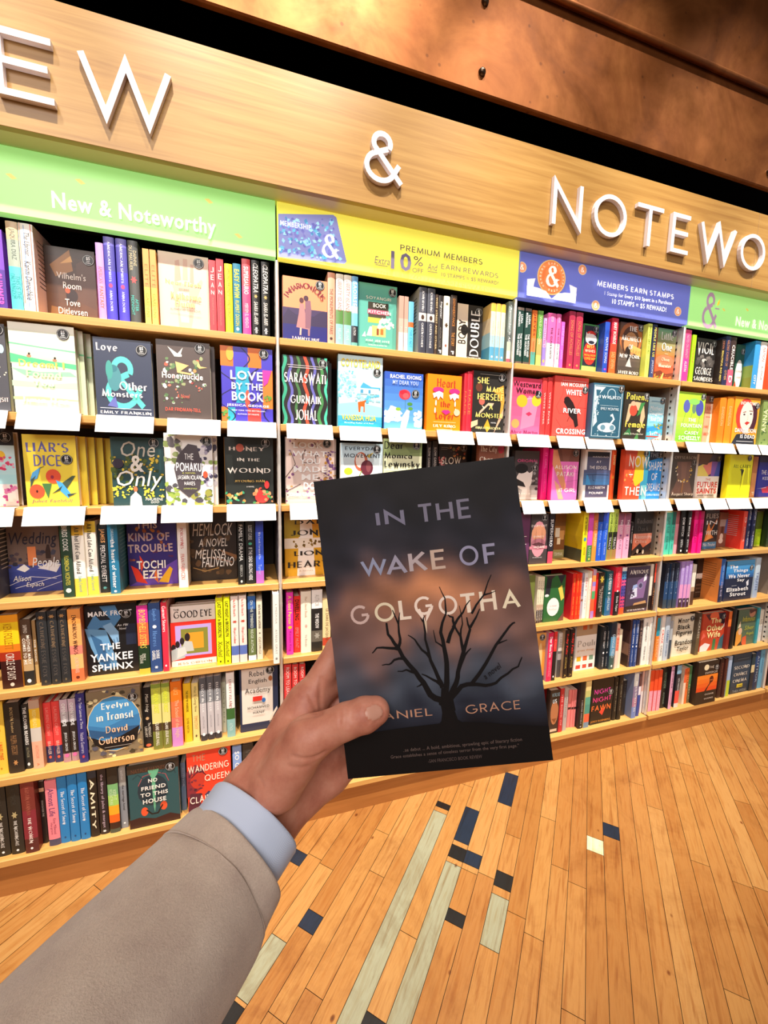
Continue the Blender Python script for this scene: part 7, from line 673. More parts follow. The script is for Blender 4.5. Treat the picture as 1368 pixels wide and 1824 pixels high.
(.5654,.034,.139,.028,.218,.15,1,1,'#eee4d0',(),None,('R .12 .55 .88 .56 #fff8ee','R .12 .4 .88 .41 #fff8ee','E .5 .75 .2 .13 #f0e0c0','E .5 .48 .12 .02 #fff8ee'),'#eee4d0',None,'plain ivory cover standing behind the held novel, bottom shelf under the yellow banner','books on the bottom shelf under the yellow banner'),
(.7458,.034,.139,.028,.23,.15,1,1,'#28365e',(),None,('R .12 .55 .88 .56 #fff8ee','R .12 .4 .88 .41 #fff8ee','E .5 .75 .2 .13 #f0e0c0','E .5 .48 .12 .02 #fff8ee'),'#28365e',None,'plain navy cover standing behind the held novel, bottom shelf under the yellow banner','books on the bottom shelf under the yellow banner'),
(1.0071,.034,.139,.028,.222,.15,1,1,'#28365e',(),None,('R .12 .55 .88 .56 #fff8ee','R .12 .4 .88 .41 #fff8ee','E .5 .75 .2 .13 #f0e0c0','E .5 .48 .12 .02 #fff8ee'),'#28365e',None,'plain navy cover standing behind the held novel, bottom shelf under the blue banner','books on the bottom shelf under the blue banner'),
]
CARDS = [('second', -0.8429, -0.7479), ('second', -0.727, -0.5712), ('second', -0.5324, -0.3779), ('second', -0.3404, -0.1846), ('second', -0.164, -0.0092), ('second', 0.0249, 0.1834), ('second', 0.2082, 0.3631), ('second', 0.3902, 0.5392), ('second', 0.589, 0.7423), ('second', 0.7574, 0.913), ('second', 0.9478, 1.1062), ('second', 1.1457, 1.2861), ('second', 1.2953, 1.452), ('second', 1.5071, 1.6755), ('second', 1.6824, 1.833), ('second', 1.8976, 2.0592), ('second', 2.065, 2.229), ('second', 2.2496, 2.4099), ('second', 2.4186, 2.642), ('third', -0.8659, -0.7532), ('third', -0.7311, -0.5761), ('third', -0.5348, -0.3815), ('third', -0.3686, -0.2166), ('third', -0.1729, -0.014), ('third', 0.0337, 0.1809), ('third', 0.2139, 0.3616), ('third', 0.9889, 1.0997), ('third', 1.1259, 1.285), ('third', 1.3161, 1.4728), ('third', 1.5157, 1.6657), ('third', 1.6727, 1.833), ('third', 1.8673, 2.0272), ('third', 2.0506, 2.2196), ('third', 2.2279, 2.3973), ('third', 2.4191, 2.6536)]
INLAYS = [('navy', -16, -0.087, -0.039), ('navy', -13, -0.238, -0.183), ('sage', -14, -0.446, -0.29), ('black', -14, -0.55, -0.456), ('black', -9, 0.383, 0.412), ('sage', -9, -0.409, 0.36), ('navy', -7, 0.269, 0.439), ('black', -7, 0.195, 0.248), ('navy', -6, 0.196, 0.25), ('sage', -7, -0.332, 0.174), ('black', -6, -0.013, 0.027), ('black', -4, 0.167, 0.225), ('sage', -4, -0.027, 0.138), ('navy', -5, 0.525, 0.716), ('navy', 2, 0.557, 0.622), ('cream', 1, 0.46, 0.526), ('black', -8, -0.355, -0.313)]
# ---------------------------------------------------------------- printed covers
def art_polys(ops, W, H):
    """list of (polygon in metres on a W x H panel, colour) in painting order"""
    out = []
    def P(pts, c): out.append(([(u * W, v * H) for u, v in pts], lin(c)))
    def E(u, v, ru, rv, c, n=16): P([(u + ru * math.cos(2 * PI * i / n), v + rv * math.sin(2 * PI * i / n)) for i in range(n)], c)
    cl = lambda t: min(max(t, 0.0), 1.0)
    for op in ops:
        a = op.split(' '); k = a[0]
        if k == 'R': u0, v0, u1, v1 = map(float, a[1:5]); P([(u0, v0), (u1, v0), (u1, v1), (u0, v1)], a[5])
        elif k == 'E': E(*map(float, a[1:5]), a[5])
        elif k == 'P': P([tuple(map(float, q.split(','))) for q in a[2:]], a[1])
        elif k == 'G':
            v0, v1 = float(a[1]), float(a[2]); n = int(a[5]); c0, c1 = lin(a[3]), lin(a[4])
            for i in range(n):
                t = (i + .5) / n; c = tuple(p + (q - p) * t for p, q in zip(c0, c1)); b0 = v0 + (v1 - v0) * i / n; b1 = v0 + (v1 - v0) * (i + 1) / n
                out.append(([(0, b0 * H), (W, b0 * H), (W, b1 * H), (0, b1 * H)], c))
        elif k == 'B':
            n, sd = int(a[1]), int(a[2]); u0, v0, u1, v1, r = map(float, a[3:8]); cs = a[8].split(','); rg = random.Random(sd)
            for i in range(n):
                u, v = rg.uniform(u0, u1), rg.uniform(v0, v1); ru = r * rg.uniform(.5, 1.2); rv = ru * W / H * rg.uniform(.6, 1.3); t0 = rg.uniform(0, 6); m = rg.choice((5, 6, 7, 9))
                P([(cl(u + ru * rg.uniform(.6, 1) * math.cos(t0 + 2 * PI * j / m)), cl(v + rv * rg.uniform(.6, 1) * math.sin(t0 + 2 * PI * j / m))) for j in range(m)], rg.choice(cs))
        elif k == 'L':
            wd = float(a[1]); pts = [tuple(map(float, q.split(','))) for q in a[3:]]; A, B_ = ribbon([(u * W, v * H) for u, v in pts], lambda dx, dy: wd * W)
            for i in range(len(pts) - 1): out.append(([A[i], B_[i], B_[i + 1], A[i + 1]], lin(a[2])))
        elif k == 'W':
            u, wd, am = map(float, a[1:4]); c = a[4]; v0, v1 = (float(a[5]), float(a[6])) if len(a) > 6 else (0, 1); n = 22
            for i in range(n):
                va, vb = v0 + (v1 - v0) * i / n, v0 + (v1 - v0) * (i + 1) / n; s = lambda v: u + am * math.sin(v * 15 + u * 3)
                P([(cl(s(va) - wd / 2), va), (cl(s(va) + wd / 2), va), (cl(s(vb) + wd / 2), vb), (cl(s(vb) - wd / 2), vb)], c)
        elif k in 'TNV' and len(k) == 1:
            u0, v0, u1, v1 = map(float, a[1:5])
            if k == 'N': c, st, tx, wt = a[6], 'g', a[7], .13
            else: c, st, tx, wt = a[5], a[6], ' '.join(a[7:]), None
            ps, bb = text_polys(tx, st, wt)
            if k == 'V':
                ps = [[(-py, px) for px, py in p] for p in ps]; bb = (-bb[3], bb[0], -bb[1], bb[2])
            for p in fit(ps, bb, u0 * W, v0 * H, u1 * W, v1 * H): out.append((p, lin(c)))
        elif k == 'A':
            u, v, ru, rv, a0, a1 = map(float, a[1:7]); c, st, tx, hh = a[7], a[8], a[9], float(a[10]) * H
            for i, ch in enumerate(tx):
                t = math.radians(a0 + (a1 - a0) * i / (len(tx) - 1)); ps, bb = text_polys(ch, st)
                ps = fit(ps, bb, -(bb[2] - bb[0]) * hh * .42, 0, (bb[2] - bb[0]) * hh * .42, hh); th = t - PI / 2
                for p in ps: out.append(([((u + ru * math.cos(t)) * W + px * math.cos(th) - py * math.sin(th), (v + rv * math.sin(t)) * H + px * math.sin(th) + py * math.cos(th)) for px, py in p], lin(c)))
    return out
def spine_ops(t, W, H):
    """titles running down a spine: 'text|t0|t1|colour|style|width|offset' with t measured from the head"""
    out = []
    for s in t:
        q = s.split('|'); tx, t0, t1, c, st, wd = q[0], float(q[1]), float(q[2]), q[3], q[4], float(q[5]); of = float(q[6]) if len(q) > 6 else 0
        z1, z0 = H * (1 - t0), H * (1 - t1); hw = W * wd / 2; cx = of * W
        if st == 'line': out.append(([(cx - hw, z0), (cx + hw, z0), (cx + hw, z1), (cx - hw, z1)], lin(c)))
        elif st == 'dot':
            n = 6 if tx in '*wy' else 12; rz = min((z1 - z0) / 2, hw * 1.6)
            rr = lambda i: (.5 if tx in '*wy' and i % 2 else 1)
            out.append(([(cx + rr(i) * hw * math.cos(2 * PI * i / (2 * n)), (z0 + z1) / 2 + rr(i) * rz * math.sin(2 * PI * i / (2 * n))) for i in range(2 * n)], lin(c)))
        elif st == 'v':
            for i, ch in enumerate(tx):
                ps, bb = text_polys(ch, 'g', .14); dz = (z1 - z0) / len(tx)
                for p in fit(ps, bb, cx - hw * .8, z1 - (i + .85) * dz, cx + hw * .8, z1 - (i + .15) * dz): out.append((p, lin(c)))
        else:
            ps, bb = text_polys(tx, st)
            for p in fit(ps, bb, 0, -hw, z1 - z0, hw): out.append(([(cx + py, z1 - px) for px, py in p], lin(c)))
    return out
_cache = {}
LAY = .00009
def book_meshes(t, h, d, hc, bg, ts, side, art, sbg):
    """jacket/cover + page block of a closed book, spine at y=0 facing -y, front cover on +x, foot on z=0"""
    key = (round(t, 3), round(h, 3), d, hc, bg, ts, side, art)
    if key in _cache: return _cache[key]
    t = max(t, .004); b = min(.0026 if hc else .0007, t * .2); bul = min(.0022, t * .1) if hc else .0003; ins = .003 if hc else .0
    N = 6; m = MB(); xs = [-t / 2 + t * i / N for i in range(N + 1)]
    yf = lambda x: -bul * (1 - (2 * x / t) ** 2) + bul
    bands = []
    z = h
    parts = [p.split(':') for p in bg.split(',')]
    for p in parts:
        z1 = h * (1 - float(p[1])) if len(p) > 1 else 0.0
        bands.append((z1, z, lin(p[0]))); z = z1
    if bands[-1][0] > 1e-6: bands[-1] = (0.0, bands[-1][1], bands[-1][2])
    for z0, z1, c in bands:
        for i in range(N): m.poly([(xs[i], yf(xs[i]), z0), (xs[i + 1], yf(xs[i + 1]), z0), (xs[i + 1], yf(xs[i + 1]), z1), (xs[i], yf(xs[i]), z1)], c)
    mainc = max(bands, key=lambda q: q[1] - q[0])[2]
    outer = [(x, yf(x)) for x in xs]; y0 = bul; inn = bul + b
    sidebands = None
    if side and '/' in side:
        cs = side.split('/'); sidebands = [(h * (1 - (i + 1) / len(cs)), h * (1 - i / len(cs)), lin(c)) for i, c in enumerate(cs)]
    sc = [lin(c) for c in side.split(':')] if side and '/' not in side else None
    abg = lin(sbg) if sbg else mainc
    for sgn in (-1, 1):
        x, xi = sgn * t / 2, sgn * (t / 2 - b)
        c = abg if (sgn > 0 and sbg) else (sc[0] if sc else mainc)
        for z0, z1, cc in (sidebands or [(0, h, c)]):
            q = [(x, y0, z0), (x, d, z0), (x, d, z1), (x, y0, z1)]; m.poly(q if sgn > 0 else q[::-1], c if (sgn > 0 and sbg) else cc)
        m.poly([(xi, inn, 0), (xi, d, 0), (xi, d, h), (xi, inn, h)][::-sgn], mainc)
        m.poly([(x, d, 0), (xi, d, 0), (xi, d, h), (x, d, h)][::sgn], mainc)
        for zz, o in ((0, -1), (h, 1)): m.poly([(x, y0, zz), (x, d, zz), (xi, d, zz), (xi, inn, zz)][::sgn * o], mainc)
        if sc and len(sc) > 1 and not (sgn > 0 and sbg):     # blurb lines and barcode on the side board
            rg = random.Random(int(t * 1e5))
            for i in range(11):
                zz = h * (.86 - i * .052); y1 = d * rg.uniform(.55, .88); e = x + sgn * LAY
                m.poly([(e, d * .16, zz), (e, y1, zz), (e, y1, zz + h * .012), (e, d * .16, zz + h * .012)][::sgn], sc[1])
    for zz, o in ((0, -1), (h, 1)):
        m.poly(([(p[0], p[1], zz) for p in outer] + [(t / 2 - b, inn, zz), (-t / 2 + b, inn, zz)])[::o], mainc)
    m.poly([(-t / 2 + b, inn, 0), (t / 2 - b, inn, 0), (t / 2 - b, inn, h), (-t / 2 + b, inn, h)][::-1], mainc)
    for i, (p, c) in enumerate(spine_ops(ts, t, h)):
        m.poly([(px, yf(max(-t / 2, min(t / 2, px))) * .3 - .0002 - LAY * (i % 3), pz) for px, pz in p], c)
    if art:
        W = d
        for i, (p, c) in enumerate(art_polys(art, W, h)):
            m.poly([(t / 2 + .0001 + .000012 * i, px, pz) for px, pz in p], c)
    me = m.build('cover', M_PRINT, data_only=True)
    pg = MB(); pg.box(-t / 2 + b + .0001, t / 2 - b - .0001, inn + .0002, d - (ins or .0003), ins + .0002, h - (ins or .0003))
    pm = pg.build('pages', M_PAGES, data_only=True)
    _cache[key] = (me, pm); return me, pm
_stk = []
def sticker_mesh():
    if _stk: return _stk[0]
    m = MB(); r = .5
    def disc(r0, z, c, n=28):
        m.poly([(r0 * math.cos(2 * PI * i / n), -z, r0 * math.sin(2 * PI * i / n)) for i in range(n)], lin(c))
    disc(.5, .0, '#141414'); disc(.455, .01, '#e8e8e8'); disc(.43, .02, '#141414')
    for tx, b in (('$5', (-.16, -.02, .16, .32)), ('OFF', (-.14, -.16, .14, -.06)), ('members', (-.22, -.3, .22, -.2))):
        ps, bb = text_polys(tx, 'b')
        for p in fit(ps, bb, *b): m.poly([(x, -.03, z) for x, z in p], lin('#ffffff'))
    _stk.append(m.build('price_sticker', M_PRINT, data_only=True)); return _stk[0]
def make_book(kind, x, y, z, t, h, d, hc, rz, bg, ts, side, art, abg, stk, label, group):
    me, pm = book_meshes(t, h, d, hc, bg, ts, side, art, abg)
    root = empty('hardcover_book' if hc else 'paperback_book', (x, y, z), rz); tag(root, label, 'book', group)
    link('cover', me, root); link('pages', pm, root)
    if stk:
        s = link('price_sticker', sticker_mesh(), root); D = stk[2]
        # front board faces +x in the book's own frame
        s.matrix_local = Matrix.Translation((t / 2 + .0012 + .000012 * len(art) * 6, stk[0] * d, stk[1] * h)) @ Matrix.Rotation(PI / 2, 4, 'Z') @ Matrix.Diagonal((D, .004, D, 1))
    return root
# ---------------------------------------------------------------- the room
def structure(name, m, mats): o = m.build(name, mats); tag(o, kind='structure'); return o
def clip(poly, x0, x1, y0, y1):
    for ax, lim, sg in ((0, x0, 1), (0, x1, -1), (1, y0, 1), (1, y1, -1)):
        out = []
        for i in range(len(poly)):
            p, q = poly[i - 1], poly[i]; a, b = sg * (p[ax] - lim), sg * (q[ax] - lim)
            if (a >= 0) != (b >= 0): t = a / (a - b); out.append((p[0] + t * (q[0] - p[0]), p[1] + t * (q[1] - p[1])))
            if b >= 0: out.append(q)
        poly = out
        if not poly: break
    return poly
FX0, FX1, FY0, FY1 = -2.6, 4.6, -5.2, .42
PW, S0, TH = .0567, .9936, math.radians(45.7)
INK = {'navy': '#1d2a3c', 'black': '#1a1b1c', 'sage': '#9a9a80', 'cream': '#eee2b8'}
def floor():
    m = MB(); sub = [(FX0, FY0), (FX1, FY0), (FX1, FY1), (FX0, FY1)]
    m.poly([(x, y, -.003) for x, y in sub], None, 1); rg = random.Random(5)
    tones = [lin(c) for c in ('#b07c42', '#b38146', '#ab763d', '#b17e44', '#a67139', '#b7874d', '#a9743d')]
    inl = {}
    for c, k, t0, t1 in INLAYS: inl.setdefault(k, []).append((t0, t1, c))
    c_, s_ = math.cos(TH), math.sin(TH)
    for k in range(-110, 110):
        t = -8.0 + rg.uniform(0, .8); cuts = []
        while t < 8: l = rg.choice((.35, .55, .7, .9, 1.2)) * rg.uniform(.8, 1.2); cuts.append((t, t + l, rg.choice(tones))); t += l
        seg = []
        for a, b, col in cuts:
            pts = [(a, b, col)]
            for i0, i1, c in inl.get(k, []):
                nx = []
                for p, q, cc in pts:
                    if i1 <= p or i0 >= q: nx.append((p, q, cc)); continue
                    if p < i0: nx.append((p, i0, cc))
                    if q > i1: nx.append((i1, q, cc))
                pts = nx
            seg += pts
        seg += [(a, b, lin(INK[c])) for a, b, c in inl.get(k, [])]
        for a, b, col in seg:
            e = .0008; sa, sb = S0 + k * PW + e, S0 + (k + 1) * PW - e; a += e; b -= e
            q = [(a * c_ + sa * s_, a * s_ - sa * c_), (a * c_ + sb * s_, a * s_ - sb * c_), (b * c_ + sb * s_, b * s_ - sb * c_), (b * c_ + sa * s_, b * s_ - sa * c_)]
            q = clip(q, FX0, FX1, FY0, FY1)
            if len(q) > 2: m.poly([(x, y, 0) for x, y in q], col, 0)
    return structure('floor', m, [M_FLOOR, M_SUB])
floor()
m = MB(); m.box(FX0, FX1, .44, .54, 0, 4.6); structure('wall_back', m, M_BLACK)
m = MB(); m.box(FX0, FX1, FY0, .54, 4.6, 4.7); structure('ceiling', m, mat('dark_ceiling', '#241c18', .9))
m = MB(); m.box(FX0 - .1, FX0, FY0, .54, 0, 4.6); structure('wall_left', m, mat('warm_wall', '#8a6a50', .8))

# ---------------------------------------------------------------- bookcases, one per bay
SH = [1.826, 1.543, 1.264, .982, .699, .414, .139]
BW = .92
def bookcase(k, label):
    x0, x1 = (k - 1) * BW + .009, k * BW - .009
    root = empty('bookcase', ((x0 + x1) / 2, .15, 0)); tag(root, label, 'bookcase', 'bookcase bays along the wall')
    off = Vector((-(x0 + x1) / 2, -.15, 0))
    def part(name, m, mt, par=None):
        m.v = [tuple(Vector(v) + (off if par is None else off)) for v in m.v]
        return m.build(name, mt, root)
    m = MB(); m.box(x0, x1, .30, .315, .12, 2.075); part('back_panel', m, M_BACK)
    for z in SH[:-1]:
        m = MB(); m.box(x0 - .0025, x1 + .0025, 0, .298, z - .0225, z, bev=.0012); fixn(part('shelf_board', m, M_SHELF))
    m = MB(); m.box(x0 - .0025, x1 + .0025, -.004, .298, .117, .139, bev=.0012); fixn(part('base_shelf', m, M_SHELF))
    m = MB(); m.box(x0 - .0026, x1 + .0151, .012, .298, 0, .1165); part('plinth', m, M_PLINTH)
    m = MB(); m.box(x1 + .0035, x1 + .0145, .05, .298, .14, 2.07); 
    part('divider_panel', m, M_SIDE)
    m = MB()
    for i in range(62):
        z = .17 + i * .03; m.box(x1 + .0029, x1 + .0036, .036, .043, z, z + .010)
    p = part('slotted_strip', m, M_SLOT); 
    m = MB(); m.tube([(k * BW, .012, .14), (k * BW, .012, 2.07)], .0062, 14); m.box(k * BW - .0045, k * BW + .0045, .018, .05, .14, 2.07)
    for z in SH[:-1]: m.tube([(k * BW, .012, z - .09), (k * BW, .012, z - .075)], .0066, 14)
    part('chrome_post', m, M_CHROME)
bookcase(0, 'oak bookcase bay under the wide green banner')
bookcase(1, 'oak bookcase bay under the yellow banner behind the held book')
bookcase(2, 'oak bookcase bay under the blue stamp banner')
bookcase(3, 'oak bookcase bay under the second, cut-off green banner')

bookcase(4, 'oak bookcase bay at the frame edge past the cut-off green banner')

# ---------------------------------------------------------------- fascia, raised letters
ZF0, ZF1, YF = 2.246, 2.564, -.0786
fas = empty('sign_fascia', (1.0, YF, ZF0)); tag(fas, 'long honey oak fascia board carrying raised white letters above the banners', 'sign board')
m = MB()
for xa, xb in ((-1.4, 2.108), (2.1095, 3.4)): m.box(xa - 1.0, xb - 1.0, 0, .02, 0, ZF1 - ZF0, bev=.0008)
fixn(m.build('front_board', M_FASCIA, fas))
M_SOFF = mat('satin_soffit', '#c9b48c', .28)
m = MB(); m.box(-2.4, 2.4, .0202, .37, .002, .016); m.build('soffit', M_SOFF, fas)
m = MB(); m.box(-2.4, 2.4, .3, .36, .016, ZF1 - ZF0 - .02); m.build('rear_rail', M_BLACK, fas)
def raised(ch, x0, x1, z0, z1, wt, label, group):
    st = []
    ws = (x1 - x0); hs = z1 - z0; pol = [[(px, py) for px, py in s] for s in strokes(ch)]
    xs = [p[0] for s in pol for p in s]; ys = [p[1] for s in pol for p in s]
    fx = lambda v: x0 + wt / 2 + (v - min(xs)) / max(max(xs) - min(xs), 1e-6) * (ws - wt)
    fz = lambda v: z0 + wt / 2 + (v - min(ys)) / (max(ys) - min(ys)) * (hs - wt)
    m = MB(); cx = (x0 + x1) / 2; D0, D1 = -.0165, -.0005
    for i, s in enumerate(pol):
        s = [(fx(a) - cx, fz(b) - z0) for a, b in s]; e = i * .00015
        if ch == 'E' and i == 1: pass
        closed = len(s) > 8 and math.dist(s[0], s[-1]) < 1e-6
        if not closed and len(s) < 8:      # square stroke ends reach the letter's outline
            if ch in 'EFLTIHN' or (ch == '&'):
                def ext(p, q, l): d = math.dist(p, q); return (p[0] + (p[0] - q[0]) / d * l, p[1] + (p[1] - q[1]) / d * l)
                if ch in 'TNH' or ch == 'E': s = [ext(s[0], s[1], wt / 2 if i == 0 else 0)] + s[1:-1] + [ext(s[-1], s[-2], wt / 2)]
        A, B = ribbon(s, lambda dx, dy: wt)
        n = len(s)
        for j in range(n - 1):
            q = [A[j], B[j], B[j + 1], A[j + 1]]
            m.poly([(x, D0 - e, z) for x, z in q]); m.poly([(x, D1, z) for x, z in q][::-1])
            m.poly([(A[j][0], D0 - e, A[j][1]), (A[j + 1][0], D0 - e, A[j + 1][1]), (A[j + 1][0], D1, A[j + 1][1]), (A[j][0], D1, A[j][1])])
            m.poly([(B[j][0], D0 - e, B[j][1]), (B[j][0], D1, B[j][1]), (B[j + 1][0], D1, B[j + 1][1]), (B[j + 1][0], D0 - e, B[j + 1][1])])
        if not closed:
            for a, b in ((A[0], B[0]), (A[-1], B[-1])): m.poly([(a[0], D0 - e, a[1]), (b[0], D0 - e, b[1]), (b[0], D1, b[1]), (a[0], D1, a[1])])
    o = fixn(m.build('raised_letter', M_WHITE)); o.location = (cx, YF, z0); tag(o, label, 'letter', group)
LG = 'raised white letters on the oak fascia'
for ch, x0, x1, lb in (('E', -.672, -.553, 'raised white letter E beside the letter W before the ampersand'), ('W', -.497, -.279, 'raised white letter W between the first E and the ampersand'),
    ('&', .266, .398, 'raised white ampersand alone in the middle of the oak fascia'), ('N', .984, 1.117, 'raised white letter N starting the word after the ampersand'),
    ('O', 1.174, 1.334, 'raised white round letter O between the N and the T'), ('T', 1.386, 1.523, 'raised white letter T between the O and the E'),
    ('E', 1.576, 1.674, 'raised white letter E between the T and the second W'), ('W', 1.735, 1.954, 'raised white letter W between the second E and the cut-off O'),
    ('O', 1.988, 2.148, 'raised white letter O cut by the frame edge over the board joint')): raised(ch, x0, x1, 2.309, 2.460, .0155, lb, LG)

# ---------------------------------------------------------------- backlit banners
def lit_print(name, e):
    mm = mat(name, '#ffffff', .35)
    a = nd(mm, 'ShaderNodeVertexColor', layer_name='Col'); lk(mm, a.outputs[0], bsdf(mm).inputs['Base Color']); lk(mm, a.outputs[0], bsdf(mm).inputs['Emission Color'])
    bsdf(mm).inputs['Emission Strength'].default_value = e; return mm
M_LIT = lit_print('backlit_banner_print', .62)
ZB0, ZB1 = 2.076, 2.2445
def banner(k, base, ops, label):
    x0, x1 = (k - 1) * BW + .003, k * BW - .003
    root = empty('header_banner', ((x0 + x1) / 2, 0, ZB0)); tag(root, label, 'banner', 'backlit banners above the bookcases')
    m = MB(); W, H = x1 - x0, ZB1 - ZB0
    m.box(-W / 2, W / 2, 0, .03, 0, H, col=lin(base))
    for i, (p, c) in enumerate(ops(x0)): m.poly([(px - (x0 + x1) / 2, -.0004 - .00003 * i, pz - ZB0) for px, pz in p], c)
    m.build('lit_panel', M_LIT, root)
    m = MB(); m.box(-W / 2, W / 2, .0305, .05, -.001, H + .001); m.build('rear_box', M_BLACK, root)
def txt(t, x0, z0, x1, z1, c, st='g', wt=None, skew=0):
    ps, bb = text_polys(t, st, wt); return [([(x + skew * (z - z0), z) for x, z in p], lin(c)) for p in fit(ps, bb, x0, z0, x1, z1)]
def ell(x, z, rx, rz, c, n=20): return [([(x + rx * math.cos(2 * PI * i / n), z + rz * math.sin(2 * PI * i / n)) for i in range(n)], lin(c))]
def rrect(x0, z0, x1, z1, c): return [([(x0, z0), (x1, z0), (x1, z1), (x0, z1)], lin(c))]
def green_ops(x0):
    o = []
    for dx, z, r in ((.38, 2.19, .3), (.716, 2.205, -.5), (.8, 2.12, .2), (.22, 2.17, .4)):
        X = x0 + dx; o += [([(X - .012, z + .004), (X, z + .007), (X + .013, z - .003), (X + .002, z - .007)], lin('#d8c860'))]
    ps, bb = text_polys('&', 'g', .13); o += [(p, lin('#a88aa0')) for p in fit(ps, bb, x0 + .082, 2.074, x0 + .185, 2.236)]
    o += [([(x0 + .17, 2.183), (x0 + .176, 2.2), (x0 + .186, 2.214), (x0 + .186, 2.196), (x0 + .18, 2.184)], lin('#f8c83a'))]
    o += rrect(x0 + .16, 2.166, x0 + .19, 2.172, '#a88aa0')
    return o + txt('New & Noteworthy', x0 + .31, 2.094, x0 + .735, 2.152, '#fdfff4', 'b')
def yellow_ops(x0):
    o = []; rg = random.Random(3)
    card = [(.006, 2.078), (.006, 2.208), (.185, 2.238), (.196, 2.232), (.232, 2.098), (.224, 2.09)]
    o.append((card, lin('#8a8fc8')))
    def inside(x, z):
        return .006 < x < .2 + (2.2 - z) * .2 and 2.084 < z < 2.205 + .14 * x
    for i in range(220):
        x, z = rg.uniform(.008, .226), rg.uniform(2.08, 2.232); a = rg.uniform(0, PI); l = rg.uniform(.008, .018); wd = l * .35
        if not inside(x + .008, z + .01) or not inside(x - .004, z - .01): continue
        ca, sa = math.cos(a), math.sin(a)
        o.append(([(x + ca * l * .5, z + sa * l * .5), (x - sa * wd, z + ca * wd), (x - ca * l * .5, z - sa * l * .5), (x + sa * wd, z - ca * wd)], lin(rg.choice(('#6ac0e0', '#9ad8ec', '#4a90c0', '#6a6ab8', '#a8e0e8', '#7a78c0')))))
    o += txt('MEMBERSHIP', .012, 2.172, .11, 2.188, '#e8f4ff', 'b', skew=0)
    o += txt('&', .146, 2.096, .204, 2.17, '#ffffff', 's', .16)
    g = '#62524a'
    o += txt('PREMIUM MEMBERS', .422, 2.161, .748, 2.184, g, 'g', .15)
    o += txt('Extra', .327, 2.102, .382, 2.126, g, 'i') + rrect(.33, 2.096, .374, 2.098, g)
    o += txt('10', .386, 2.092, .462, 2.152, '#6a6076', 'b')
    o += txt('%', .470, 2.116, .506, 2.148, g, 'n') + txt('OFF', .466, 2.092, .507, 2.107, g, 'g', .14)
    o += txt('And', .523, 2.108, .562, 2.131, g, 'i') + rrect(.524, 2.102, .562, 2.104, g)
    o += txt('EARN REWARDS', .577, 2.117, .812, 2.139, g, 'g', .13)
    o += txt('10 STAMPS = $5 REWARD!', .577, 2.09, .810, 2.105, g, 'n')
    return o
def stamp(x, z, r):
    o = ell(x, z, r * 1.05, r, '#e8c890') + ell(x, z, r * .92, r * .88, '#e89a70')
    ps, bb = text_polys('&', 's', .17); o += [(p, lin('#fdf4ea')) for p in fit(ps, bb, x - r * .42, z - r * .5, x + r * .42, z + r * .5)]
    return o
def blue_ops(x0):
    o = []
    for x, z in ((.932, 2.188), (1.222, 2.23), (1.302, 2.092), (1.768, 2.125)):
        if x - .021 > x0: o += stamp(x, min(z, ZB1 - .023), .02)
        else: o += [([(max(px, x0 + .0005), pz) for px, pz in p], c) for p, c in stamp(x, z, .02)]
    X = 1.07
    o += ell(X, 2.168, .068, .066, '#f0c070', 36) + ell(X, 2.168, .064, .062, '#e88a50', 36) + ell(X, 2.168, .046, .044, '#e07840', 36)
    for i, ch in enumerate('MEMBERS EARN STAMPS HERE'):
        if ch == ' ': continue
        th = PI * 1.25 - 2 * PI * i / 25; ps, bb = text_polys(ch, 'g', .18); t = th - PI / 2
        for p in fit(ps, bb, -.003, -.004, .003, .004): o.append(([(X + .054 * math.cos(th) + a * math.cos(t) - b * math.sin(t), 2.168 + .052 * math.sin(th) + a * math.sin(t) + b * math.cos(t)) for a, b in p], lin('#fbe8c8')))
    ps, bb = text_polys('&', 's', .19); o += [(p, lin('#fff8ee')) for p in fit(ps, bb, X - .032, 2.128, X + .032, 2.208)]
    for sg in (-1, 1):
        o += [([(X, 2.084), (X + sg * .03, 2.11), (X + sg * .09, 2.116), (X + sg * .082, 2.15), (X + sg * .12, 2.142 - .0), (X + sg * .118, 2.082)], lin('#f4f0f4'))]
        for k in range(3): o += [([(X + sg * .01, 2.088 + k * .006), (X + sg * .06, 2.102 + k * .006), (X + sg * .115, 2.098 + k * .01), (X + sg * .115, 2.1 + k * .01), (X + sg * .06, 2.104 + k * .006)], lin('#c8c0c8'))]
    o += txt('MEMBERS EARN STAMPS', 1.292, 2.160, 1.716, 2.190, '#ffffff', 'g', .21)
    o += txt('1 Stamp for Every $10 Spent in a Purchase', 1.328, 2.127, 1.688, 2.147, '#f4f4ff', 'n')
    o += txt('10 STAMPS = $5 REWARD!', 1.355, 2.092, 1.648, 2.114, '#f8f8ff', 'n')
    return o
banner(0, '#a8ea88', green_ops, 'wide green backlit banner reading New & Noteworthy')
banner(1, '#fdf560', yellow_ops, 'yellow backlit banner with a blue leaf membership card')
banner(2, '#666fbe', blue_ops, 'blue backlit banner with an orange stamp seal on an open book')
banner(3, '#a8ea88', green_ops, 'green backlit banner with a grey ampersand torch beside the blue one')

